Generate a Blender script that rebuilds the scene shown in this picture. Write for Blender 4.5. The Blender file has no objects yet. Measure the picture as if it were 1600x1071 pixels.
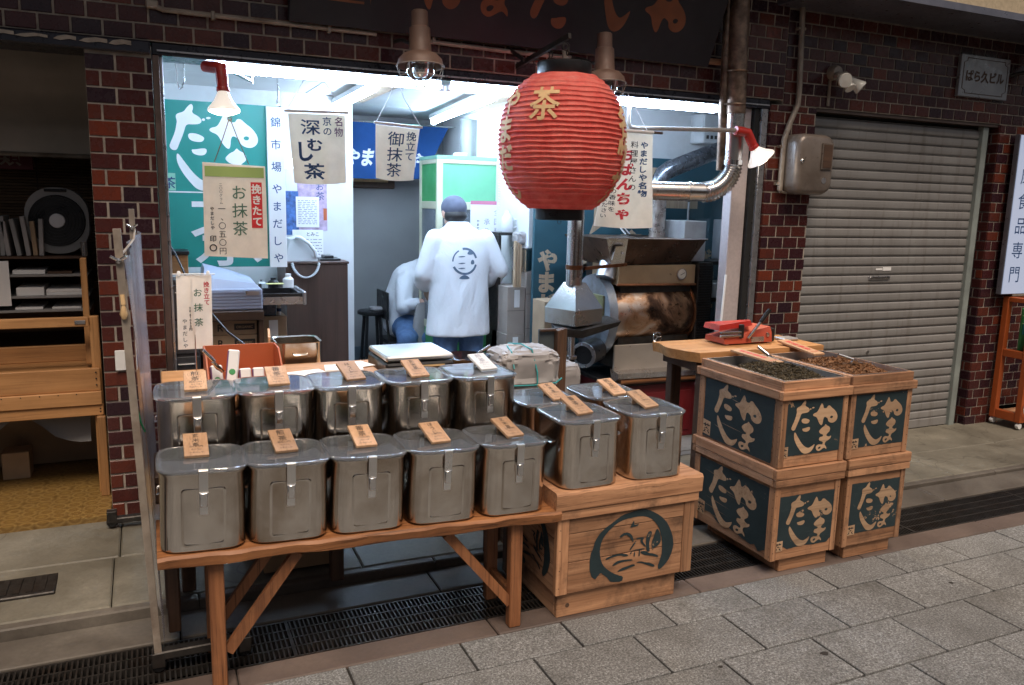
import bpy, bmesh, math, random
from mathutils import Vector, Matrix
random.seed(7)
C = bpy.context.scene.collection
R = math.radians
sc = bpy.context.scene

# ------------------------------------------------------------------ camera
cam_d = bpy.data.cameras.new('camera'); cam = bpy.data.objects.new('camera', cam_d); C.objects.link(cam)
cam_d.sensor_width = 36; cam_d.lens = 28.484; cam_d.clip_start = .05; cam_d.clip_end = 300
yaw, pit, rol = R(24.1936), R(-9.7995), R(1.3927)
fw = Vector((math.sin(yaw)*math.cos(pit), math.cos(yaw)*math.cos(pit), math.sin(pit)))
rt0 = Vector((math.cos(yaw), -math.sin(yaw), 0)); up0 = rt0.cross(fw)
rt = math.cos(rol)*rt0 + math.sin(rol)*up0; up = -math.sin(rol)*rt0 + math.cos(rol)*up0
cam.matrix_world = Matrix(((rt.x, up.x, -fw.x, 0), (rt.y, up.y, -fw.y, 0), (rt.z, up.z, -fw.z, 1.55), (0, 0, 0, 1)))
sc.camera = cam

# ------------------------------------------------------------------ world, sun, exposure
SUN_EL, SUN_AZ = 60, -15          # high and soft, from behind the camera and a little to its left
w = bpy.data.worlds.new('World'); sc.world = w; w.use_nodes = True
nt = w.node_tree; nt.nodes.clear()
out = nt.nodes.new('ShaderNodeOutputWorld'); bg = nt.nodes.new('ShaderNodeBackground'); sky = nt.nodes.new('ShaderNodeTexSky')
sky.sky_type = 'NISHITA'; sky.sun_disc = False; sky.sun_elevation = R(SUN_EL); sky.sun_rotation = R(180+SUN_AZ)
sky.air_density = 1.0; sky.dust_density = 6.0; sky.ozone_density = .6
bg.inputs['Strength'].default_value = .05
nt.links.new(sky.outputs[0], bg.inputs[0]); nt.links.new(bg.outputs[0], out.inputs[0])
sd = bpy.data.lights.new('sun', 'SUN'); sun = bpy.data.objects.new('sun', sd); C.objects.link(sun)
sd.energy = 2.9; sd.angle = R(30); sd.color = (1, .85, .71)
sdir = Vector((math.sin(R(SUN_AZ))*math.cos(R(SUN_EL)), -math.cos(R(SUN_AZ))*math.cos(R(SUN_EL)), math.sin(R(SUN_EL))))
sun.rotation_euler = sdir.to_track_quat('Z', 'Y').to_euler()
sc.view_settings.view_transform = 'Standard'; sc.view_settings.look = 'None'
sc.view_settings.exposure = .02; sc.view_settings.gamma = 1; sc.view_settings.use_curve_mapping = False
sc.cycles.use_denoising = True
sc.cycles.max_bounces = 8; sc.cycles.transparent_max_bounces = 12

# ------------------------------------------------------------------ mesh helper
class MB:
    def __init__(s): s.v = []; s.f = []
    def add(s, vs, fs):
        n = len(s.v); s.v += [tuple(p) for p in vs]; s.f += [tuple(i+n for i in f) for f in fs]; return s
    def box(s, x0, x1, y0, y1, z0, z1):
        return s.add([(x0,y0,z0),(x1,y0,z0),(x1,y1,z0),(x0,y1,z0),(x0,y0,z1),(x1,y0,z1),(x1,y1,z1),(x0,y1,z1)],
              [(0,3,2,1),(4,5,6,7),(0,1,5,4),(1,2,6,5),(2,3,7,6),(3,0,4,7)])
    def cbox(s, x0, x1, y0, y1, z0, z1, c=.003):     # box with chamfered edges
        c = min(c, (x1-x0)*.3, (y1-y0)*.3, (z1-z0)*.3)
        X, Y, Z = (x0, x1), (y0, y1), (z0, z1); sg = (1, -1); ix = {}; vs = []
        for i in (0, 1):
            for j in (0, 1):
                for k in (0, 1):
                    for a in range(3):
                        p = [X[i]+c*sg[i], Y[j]+c*sg[j], Z[k]+c*sg[k]]; p[a] = (X[i], Y[j], Z[k])[a]
                        ix[i, j, k, a] = len(vs); vs.append(p)
        fs = []
        for i in (0, 1):
            fs.append([ix[i,0,0,0], ix[i,1,0,0], ix[i,1,1,0], ix[i,0,1,0]] if i else [ix[i,0,0,0], ix[i,0,1,0], ix[i,1,1,0], ix[i,1,0,0]])
            fs.append([ix[0,i,0,1], ix[0,i,1,1], ix[1,i,1,1], ix[1,i,0,1]] if i else [ix[0,i,0,1], ix[1,i,0,1], ix[1,i,1,1], ix[0,i,1,1]])
            fs.append([ix[0,0,i,2], ix[1,0,i,2], ix[1,1,i,2], ix[0,1,i,2]] if i else [ix[0,0,i,2], ix[0,1,i,2], ix[1,1,i,2], ix[1,0,i,2]])
            for j in (0, 1):
                fs.append([ix[0,i,j,1], ix[1,i,j,1], ix[1,i,j,2], ix[0,i,j,2]])
                fs.append([ix[i,0,j,0], ix[i,1,j,0], ix[i,1,j,2], ix[i,0,j,2]])
                fs.append([ix[i,j,0,0], ix[i,j,1,0], ix[i,j,1,1], ix[i,j,0,1]])
                for k in (0, 1): fs.append([ix[i,j,k,0], ix[i,j,k,1], ix[i,j,k,2]])
        return s.add(vs, fs)
    def tube(s, pts, r, n=8, caps=True):
        pts = [Vector(p) for p in pts]; rs = r if isinstance(r, (list, tuple)) else [r]*len(pts)
        base = len(s.v); prev = None
        for i, p in enumerate(pts):
            d = (pts[min(i+1, len(pts)-1)] - pts[max(i-1, 0)]).normalized()
            if prev is None: a = d.orthogonal().normalized()
            else: a = (prev - d*prev.dot(d)); a = a.normalized() if a.length > 1e-6 else d.orthogonal().normalized()
            prev = a; b = d.cross(a)
            s.v += [tuple(p + rs[i]*(math.cos(2*math.pi*k/n)*a + math.sin(2*math.pi*k/n)*b)) for k in range(n)]
        for i in range(len(pts)-1):
            for k in range(n):
                q = base+i*n; s.f.append((q+k, q+(k+1) % n, q+n+(k+1) % n, q+n+k))
        if caps:
            s.f.append(tuple(base+k for k in reversed(range(n)))); q = base+(len(pts)-1)*n; s.f.append(tuple(q+k for k in range(n)))
        return s
    def bar(s, a, b, w, h, c=0):       # square bar from a to b: w across (horizontal), h along the other normal
        a, b = Vector(a), Vector(b); d = (b-a).normalized(); u = d.cross(Vector((0,0,1)))
        u = Vector((1,0,0)) if u.length < 1e-4 else u.normalized(); n = u.cross(d)
        vs = [p + sx*u*w/2 + sz*n*h/2 for p in (a, b) for sx, sz in ((-1,-1),(1,-1),(1,1),(-1,1))]
        return s.add(vs, [(0,3,2,1)[::-1],(4,5,6,7)[::-1],(0,1,5,4)[::-1],(1,2,6,5)[::-1],(2,3,7,6)[::-1],(3,0,4,7)[::-1]])
    def lathe(s, prof, c=(0,0,0), n=24, axis=(0,0,1), wob=None):   # prof: (radius, height) list
        ax = Vector(axis).normalized(); a = ax.orthogonal().normalized() if abs(ax.z) < .999 else Vector((1,0,0)); b = ax.cross(a); c = Vector(c)
        base = len(s.v)
        for r, h in prof:
            s.v += [tuple(c + ax*h + r*(math.cos(2*math.pi*k/n)*a + math.sin(2*math.pi*k/n)*b)) for k in range(n)]
        for i in range(len(prof)-1):
            for k in range(n):
                q = base+i*n; s.f.append((q+k, q+(k+1) % n, q+n+(k+1) % n, q+n+k))
        if prof[0][0] > 1e-5: s.f.append(tuple(base+k for k in reversed(range(n))))
        if prof[-1][0] > 1e-5: s.f.append(tuple(base+(len(prof)-1)*n+k for k in range(n)))
        return s
    def loft(s, rings, caps=True):       # rings: equal-length lists of points
        n = len(rings[0]); base = len(s.v)
        for r in rings: s.v += [tuple(p) for p in r]
        for i in range(len(rings)-1):
            for k in range(n):
                q = base+i*n; s.f.append((q+k, q+(k+1) % n, q+n+(k+1) % n, q+n+k))
        if caps:
            s.f.append(tuple(base+k for k in reversed(range(n)))); s.f.append(tuple(base+(len(rings)-1)*n+k for k in range(n)))
        return s
    def poly(s, pts, o, ax, ay, d=0, hole=None):   # a flat outline in the plane o+ax*u+ay*v, d thick towards the viewer (may be 0)
        o, ax, ay = Vector(o), Vector(ax), Vector(ay); nn = ax.cross(ay).normalized()
        from mathutils.geometry import tessellate_polygon
        loops = [[Vector((u, v, 0)) for u, v in pts]] + ([[Vector((u, v, 0)) for u, v in hole]] if hole else [])
        tri = tessellate_polygon(loops); fl = [p for l in loops for p in l]; base = len(s.v)
        for lv in ((d,) if not d else (d, 0)):
            s.v += [tuple(o + ax*p.x + ay*p.y + nn*lv) for p in fl]
        for t in tri:
            a, b, c_ = (fl[i] for i in t)
            s.f.append(tuple(base+i for i in (t if (b-a).cross(c_-a).z > 0 else t[::-1])))
        if d:
            m = len(fl); st = 0
            for l in loops:
                k = len(l)
                for i in range(k): s.f.append((base+st+i, base+st+(i+1) % k, base+m+st+(i+1) % k, base+m+st+i))
                st += k
        return s
    def text(s, t, o, size, ax=(1,0,0), ay=(0,0,1), bold=0, center=True, shear=0):
        m = glyphs(t, bold, shear); o, ax, ay = Vector(o), Vector(ax), Vector(ay)
        xs = [v[0] for v in m[0]]; cx = (min(xs)+max(xs))/2 if center and xs else 0
        return s.add([o + ax*(v[0]-cx)*size + ay*v[1]*size for v in m[0]], m[1])
    def column(s, t, o, size, pitch=None, ax=(1,0,0), ay=(0,0,1), bold=0, shear=0):   # vertical writing; o = top centre
        pitch = pitch or size*1.08; o, ay_ = Vector(o), Vector(ay)
        for i, ch in enumerate(t):
            if ch != ' ': s.text(ch, o - ay_*(pitch*i + size*.86), size, ax, ay, bold, True, shear)
        return s
    def xf(s, M): s.v = [tuple(M @ Vector(p)) for p in s.v]; return s
    def fn(s, f): s.v = [tuple(f(*p)) for p in s.v]; return s
    def mesh(s, name, smooth=0):
        me = bpy.data.meshes.new(name); me.from_pydata(s.v, [], s.f); me.update()
        bm = bmesh.new(); bm.from_mesh(me); bmesh.ops.recalc_face_normals(bm, faces=bm.faces) if smooth >= 0 else None
        bm.to_mesh(me); bm.free()
        if smooth > 0:
            me.polygons.foreach_set('use_smooth', [True]*len(me.polygons))
            me.set_sharp_from_angle(angle=R(smooth))
        return me
    def build(s, name, mat, parent=None, smooth=0, rel=True, kind=None, label=None):
        if parent is not None and rel:
            p = parent; o = Vector((0,0,0))
            while p is not None: o += p.location; p = p.parent
            s.v = [tuple(Vector(q)-o) for q in s.v]
        me = s.mesh(name, smooth); me.materials.append(mat)
        ob = bpy.data.objects.new(name, me); C.objects.link(ob); ob.parent = parent
        if kind: ob['kind'] = kind
        if label: ob['label'] = label
        return ob

_gl = {}
def glyphs(t, bold=0, shear=0):
    k = (t, bold, shear)
    if k not in _gl:
        c = bpy.data.curves.new('txt', 'FONT'); c.body = t; c.offset = bold; c.resolution_u = 3; c.shear = shear
        o = bpy.data.objects.new('txt', c); C.objects.link(o); bpy.context.view_layer.update()
        m = bpy.data.meshes.new_from_object(o)
        _gl[k] = ([tuple(v.co) for v in m.vertices], [tuple(p.vertices) for p in m.polygons])
        bpy.data.objects.remove(o); bpy.data.meshes.remove(m); bpy.data.curves.remove(c)
    return _gl[k]

def thing(name, label, cat, loc=(0,0,0), group=None, kind=None):
    o = bpy.data.objects.new(name, None); C.objects.link(o); o.location = loc; o.empty_display_size = .05
    o['label'] = label; o['category'] = cat
    if group: o['group'] = group
    if kind: o['kind'] = kind
    return o
def tag(o, label, cat, group=None, kind=None):
    o['label'] = label; o['category'] = cat
    if group: o['group'] = group
    if kind: o['kind'] = kind
    return o
def dup(root, loc, label, rot=None):
    r = root.copy(); C.objects.link(r); r.location = loc; r['label'] = label
    if rot is not None: r.rotation_euler = rot
    for ch in list(root.children):
        c = ch.copy(); C.objects.link(c); c.parent = r
        for g in list(ch.children):
            d = g.copy(); C.objects.link(d); d.parent = c
    return r
def remesh(mb, name, mat, parent, voxel=.012, smooth=6, rel=True):
    if parent is not None and rel: mb.v = [tuple(Vector(q)-parent.location) for q in mb.v]
    me = mb.mesh(name); o = bpy.data.objects.new(name, me); C.objects.link(o)
    md = o.modifiers.new('r', 'REMESH'); md.mode = 'VOXEL'; md.voxel_size = voxel
    ms = o.modifiers.new('s', 'SMOOTH'); ms.iterations = smooth; ms.factor = .5
    bpy.context.view_layer.update(); dg = bpy.context.evaluated_depsgraph_get()
    m2 = bpy.data.meshes.new_from_object(o.evaluated_get(dg)); o.modifiers.clear(); o.data = m2; bpy.data.meshes.remove(me)
    m2.materials.clear(); m2.materials.append(mat); m2.polygons.foreach_set('use_smooth', [True]*len(m2.polygons)); m2.name = name
    o.parent = parent; return o

# ------------------------------------------------------------------ materials
def base(name, rough=.5, metal=0, col=(.5,.5,.5)):
    m = bpy.data.materials.new(name); m.use_nodes = True; n = m.node_tree.nodes; b = n['Principled BSDF']
    b.inputs['Base Color'].default_value = (*col, 1); b.inputs['Roughness'].default_value = rough; b.inputs['Metallic'].default_value = metal
    return m, m.node_tree, b
def coords(t, scale=(1,1,1), rnd=True):
    tc = t.nodes.new('ShaderNodeTexCoord'); mp = t.nodes.new('ShaderNodeMapping'); mp.inputs['Scale'].default_value = scale
    if rnd:
        oi = t.nodes.new('ShaderNodeObjectInfo'); ml = t.nodes.new('ShaderNodeVectorMath'); ml.operation = 'SCALE'
        cb = t.nodes.new('ShaderNodeCombineXYZ')
        for i in range(3): cb.inputs[i].default_value = (17.3, 9.1, 23.7)[i]
        t.links.new(cb.outputs[0], ml.inputs[0]); t.links.new(oi.outputs['Random'], ml.inputs['Scale'])
        ad = t.nodes.new('ShaderNodeVectorMath'); ad.operation = 'ADD'
        t.links.new(tc.outputs['Object'], ad.inputs[0]); t.links.new(ml.outputs[0], ad.inputs[1]); t.links.new(ad.outputs[0], mp.inputs[0])
    else: t.links.new(tc.outputs['Object'], mp.inputs[0])
    return mp.outputs[0]
def noise(t, vec, scale, detail=4, rough=.55, dist=0):
    n = t.nodes.new('ShaderNodeTexNoise'); n.inputs['Scale'].default_value = scale; n.inputs['Detail'].default_value = detail
    n.inputs['Roughness'].default_value = rough; n.inputs['Distortion'].default_value = dist; t.links.new(vec, n.inputs['Vector']); return n.outputs['Fac']
def ramp(t, fac, stops, interp='LINEAR'):
    r = t.nodes.new('ShaderNodeValToRGB'); r.color_ramp.interpolation = interp; e = r.color_ramp.elements
    while len(e) < len(stops): e.new(.5)
    for i, (p, c) in enumerate(stops): e[i].position = p; e[i].color = (*c, 1) if len(c) == 3 else c
    t.links.new(fac, r.inputs[0]); return r.outputs[0]
def mix(t, fac, a, b, mode='MIX'):
    m = t.nodes.new('ShaderNodeMix'); m.data_type = 'RGBA'; m.blend_type = mode
    for sck, v in ((m.inputs[0], fac), (m.inputs[6], a), (m.inputs[7], b)):
        if hasattr(v, 'node'): t.links.new(v, sck)
        elif isinstance(v, (int, float)): sck.default_value = v
        else: sck.default_value = (*v, 1)
    return m.outputs[2]
def bump(t, b, h, strength=.2, dist=.002):
    n = t.nodes.new('ShaderNodeBump'); n.inputs['Strength'].default_value = strength; n.inputs['Distance'].default_value = dist
    t.links.new(h, n.inputs['Height']); t.links.new(n.outputs[0], b.inputs['Normal'])
def rng(t, fac, a, b_, lo=.3, hi=.7):
    n = t.nodes.new('ShaderNodeMapRange'); n.inputs[1].default_value = lo; n.inputs[2].default_value = hi; n.inputs[3].default_value = a; n.inputs[4].default_value = b_
    t.links.new(fac, n.inputs[0]); return n.outputs[0]
def plain(name, col, rough=.5, metal=0, var=.25, scale=6, bmp=.1, dirt=None, spec=None, sheen=0):
    m, t, b = base(name, rough, metal, col); v = coords(t); f = noise(t, v, scale, 5, .6)
    lo = tuple(c*(1-var) for c in col); hi = tuple(min(1, c*(1+var*.8)) for c in col)
    c = ramp(t, f, [(.3, lo), (.7, hi)])
    if dirt:
        f2 = noise(t, v, scale*.45, 6, .7); c = mix(t, rng(t, f2, 0, .8, .5, .72), c, dirt)
    t.links.new(c, b.inputs['Base Color'])
    f3 = noise(t, v, scale*4, 4, .6); t.links.new(rng(t, f3, max(.02, rough-.1), min(1, rough+.12)), b.inputs['Roughness'])
    if bmp: bump(t, b, f3, bmp)
    if spec is not None: b.inputs['Specular IOR Level'].default_value = spec
    return m
def wood(name, dark, light, axis=0, rough=.6, grain=1, dirt=(.05,.03,.02), dirtiness=.5, streak=.55):
    m, t, b = base(name, rough)
    s = [26*grain]*3; s[axis] = 1.6*grain
    v = coords(t, tuple(s)); f = noise(t, v, 1.0, 6, .62, .8)
    v2 = coords(t); f2 = noise(t, v2, 5, 5, .7); f3 = noise(t, v2, 1.7, 3, .5)
    c = ramp(t, f, [(.25, dark), (.5, tuple((a+b_)/2 for a, b_ in zip(dark, light))), (.72, light)])
    c = mix(t, rng(t, f3, 0, .35), c, tuple(x*.55 for x in dark))
    c = mix(t, rng(t, f2, 0, dirtiness, .5, .78), c, dirt)
    s2 = [95*grain]*3; s2[axis] = 2.2*grain
    f5 = noise(t, coords(t, tuple(s2)), 1.0, 3, .7, .3); c = mix(t, rng(t, f5, streak, 0, .30, .46), c, tuple(x*.33 for x in dark))
    oi = t.nodes.new('ShaderNodeObjectInfo'); hs = t.nodes.new('ShaderNodeHueSaturation')
    t.links.new(rng(t, oi.outputs['Random'], .74, 1.22, 0, 1), hs.inputs['Value']); t.links.new(c, hs.inputs['Color'])
    t.links.new(hs.outputs[0], b.inputs['Base Color']); bump(t, b, f, .5, .002)
    t.links.new(rng(t, f2, rough-.12, rough+.15), b.inputs['Roughness'])
    return m
def cloth_mat(name, col, tr):
    m, t, b = base(name, .85, 0, col); v = coords(t); f = noise(t, v, 14, 5, .6); f2 = noise(t, coords(t, (300,300,300)), 1, 2, .5)
    c = ramp(t, f, [(.3, tuple(x*.9 for x in col)), (.7, tuple(min(1, x*1.06) for x in col))]); t.links.new(c, b.inputs['Base Color']); bump(t, b, f2, .15, .001)
    o = t.nodes['Material Output']; tl = t.nodes.new('ShaderNodeBsdfTranslucent'); mx = t.nodes.new('ShaderNodeMixShader'); mx.inputs[0].default_value = tr
    t.links.new(c, tl.inputs[0]); t.links.new(b.outputs[0], mx.inputs[1]); t.links.new(tl.outputs[0], mx.inputs[2]); t.links.new(mx.outputs[0], o.inputs[0]); return m
def crease_mat(name, col):
    m, t, b = base(name, .85, 0, col); v = coords(t, (1, 1, .55)); f = noise(t, v, 9, 5, .6, .8); g_ = t.nodes.new('ShaderNodeMath'); g_.operation = 'PINGPONG'; g_.inputs[1].default_value = .12; t.links.new(f, g_.inputs[0]); bump(t, b, g_.outputs[0], .5, .03); return m
def shutter_mat():
    m, t, b = base('shutter_paint', .42, .15); g_ = t.nodes.new('ShaderNodeNewGeometry'); mp = t.nodes.new('ShaderNodeMapping'); mp.inputs['Scale'].default_value = (16, 1, .9); t.links.new(g_.outputs['Position'], mp.inputs[0])
    f = noise(t, mp.outputs[0], 1, 6, .7); f2 = noise(t, g_.outputs['Position'], 3, 5, .65); f3 = noise(t, g_.outputs['Position'], 38, 4, .7)
    c = ramp(t, f2, [(.3, (.235,.222,.21)), (.7, (.29,.28,.268))]); c = mix(t, rng(t, f, 0, .7, .52, .74), c, (.13,.105,.085)); c = mix(t, rng(t, f3, 0, .8, .68, .76), c, (.10,.055,.035))
    oi = t.nodes.new('ShaderNodeObjectInfo'); hs = t.nodes.new('ShaderNodeHueSaturation'); t.links.new(rng(t, oi.outputs['Random'], .9, 1.08, 0, 1), hs.inputs['Value']); t.links.new(c, hs.inputs['Color']); t.links.new(hs.outputs[0], b.inputs['Base Color'])
    bump(t, b, noise(t, g_.outputs['Position'], 7, 3, .5), .12, .01); return m
def paint_mat():
    m, t, b = base('stencil_paint', .55); v = coords(t); f = noise(t, v, 9, 8, .75); f2 = noise(t, v, 3, 3, .5); f3 = noise(t, coords(t, (8, 8, 120)), 1, 4, .6)
    c = ramp(t, f, [(.3, (.010,.022,.027)), (.7, (.022,.042,.048))]); ml = t.nodes.new('ShaderNodeMath'); ml.operation = 'MULTIPLY_ADD'; ml.inputs[1].default_value = .35
    t.links.new(f2, ml.inputs[0]); t.links.new(f, ml.inputs[2]); c = mix(t, rng(t, ml.outputs[0], 0, 1, .80, .815), c, (.42,.26,.15)); c = mix(t, rng(t, f3, .35, 0, .30, .40), c, (.05,.06,.06))
    t.links.new(c, b.inputs['Base Color']); bump(t, b, f, .2, .001); return m
def emit(name, col, st):
    m, t, b = base(name, .4, 0, (.8,.8,.8)); b.inputs['Emission Color'].default_value = (*col, 1); b.inputs['Emission Strength'].default_value = st; return m
def glassy(name, col, rough=.08, trans=.9, ior=1.45):
    m, t, b = base(name, rough, 0, col); b.inputs['Transmission Weight'].default_value = trans; b.inputs['IOR'].default_value = ior; return m

def brick_mat():
    m, t, b = base('brick_tile', .3)
    oi = t.nodes.new('ShaderNodeObjectInfo'); v = coords(t)
    c = ramp(t, oi.outputs['Random'], [(0, (.026,.013,.020)), (.2, (.042,.013,.017)), (.45, (.064,.017,.017)), (.7, (.086,.023,.018)), (.9, (.11,.028,.018)), (1, (.17,.036,.018))])
    f = noise(t, v, 30, 4, .6); c = mix(t, rng(t, f, 0, .4), c, (.03,.012,.012))
    t.links.new(c, b.inputs['Base Color']); t.links.new(rng(t, f, .15, .38), b.inputs['Roughness']); bump(t, b, f, .12, .001); b.inputs['Specular IOR Level'].default_value = .35
    return m
def steel_mat(name='brushed_steel', col=(.58,.55,.51), rough=.3, smear=.5, stain=(.30,.24,.18)):
    m, t, b = base(name, rough, 1, col); v = coords(t); f = noise(t, v, 3.2, 4, .62, .3); f2 = noise(t, v, 60, 3, .6)
    vs = coords(t, (60, 60, 1.5)); f3 = noise(t, vs, 1, 3, .6)
    c = mix(t, rng(t, f, 0, smear, .45, .7), col, stain)
    t.links.new(c, b.inputs['Base Color'])
    bump(t, b, noise(t, v, 5.5, 2, .5), .25, .012); ad = t.nodes.new('ShaderNodeMath'); ad.operation = 'ADD'; t.links.new(rng(t, f, rough-.05, rough+.12), ad.inputs[0]); t.links.new(rng(t, f2, -.01, .02), ad.inputs[1])
    t.links.new(ad.outputs[0], b.inputs['Roughness'])
    return m
def granite_mat():
    m, t, b = base('granite', .7); v = coords(t)
    f = noise(t, v, 130, 3, .85); f2 = noise(t, v, 60, 3, .7); f3 = noise(t, v, 2.5, 5, .7)
    c = ramp(t, f, [(.33, (.035,.035,.035)), (.45, (.14,.138,.134)), (.54, (.25,.252,.25)), (.66, (.52,.525,.52))])
    c = mix(t, rng(t, f2, 0, .5), c, (.165,.16,.152)); c = mix(t, rng(t, f3, 0, .7, .45, .72), c, (.085,.08,.072))
    oi = t.nodes.new('ShaderNodeObjectInfo'); hs = t.nodes.new('ShaderNodeHueSaturation'); t.links.new(rng(t, oi.outputs['Random'], .92, 1.06, 0, 1), hs.inputs['Value'])
    t.links.new(c, hs.inputs['Color']); t.links.new(hs.outputs[0], b.inputs['Base Color']); bump(t, b, f, .25, .001)
    t.links.new(rng(t, f3, .55, .8), b.inputs['Roughness']); return m
def concrete_mat(name, a, b_, crack=True, rough=.75):
    m, t, b = base(name, rough); v = coords(t, rnd=False)
    f = noise(t, v, 2.2, 8, .68, .4); f2 = noise(t, v, 60, 4, .7); f4 = noise(t, v, .9, 6, .6)
    c = ramp(t, f, [(.3, a), (.52, tuple((x+y)/2 for x, y in zip(a, b_))), (.7, b_)])
    c = mix(t, rng(t, f2, 0, .3), c, tuple(x*.6 for x in a)); c = mix(t, rng(t, f4, 0, .6, .5, .7), c, tuple(x*.5 for x in a))
    if crack:
        vo = t.nodes.new('ShaderNodeTexVoronoi'); vo.feature = 'DISTANCE_TO_EDGE'; vo.inputs['Scale'].default_value = .9
        nz = t.nodes.new('ShaderNodeTexNoise'); nz.inputs['Scale'].default_value = 3; t.links.new(v, nz.inputs['Vector'])
        av = t.nodes.new('ShaderNodeVectorMath'); av.operation = 'ADD'; t.links.new(v, av.inputs[0]); t.links.new(nz.outputs['Color'], av.inputs[1])
        t.links.new(av.outputs[0], vo.inputs['Vector']); c = mix(t, rng(t, vo.outputs['Distance'], .45, 0, 0, .007), c, tuple(x*.25 for x in a))
    t.links.new(c, b.inputs['Base Color']); bump(t, b, f2, .3, .002); t.links.new(rng(t, f, rough-.25, rough+.1), b.inputs['Roughness']); return m

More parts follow.
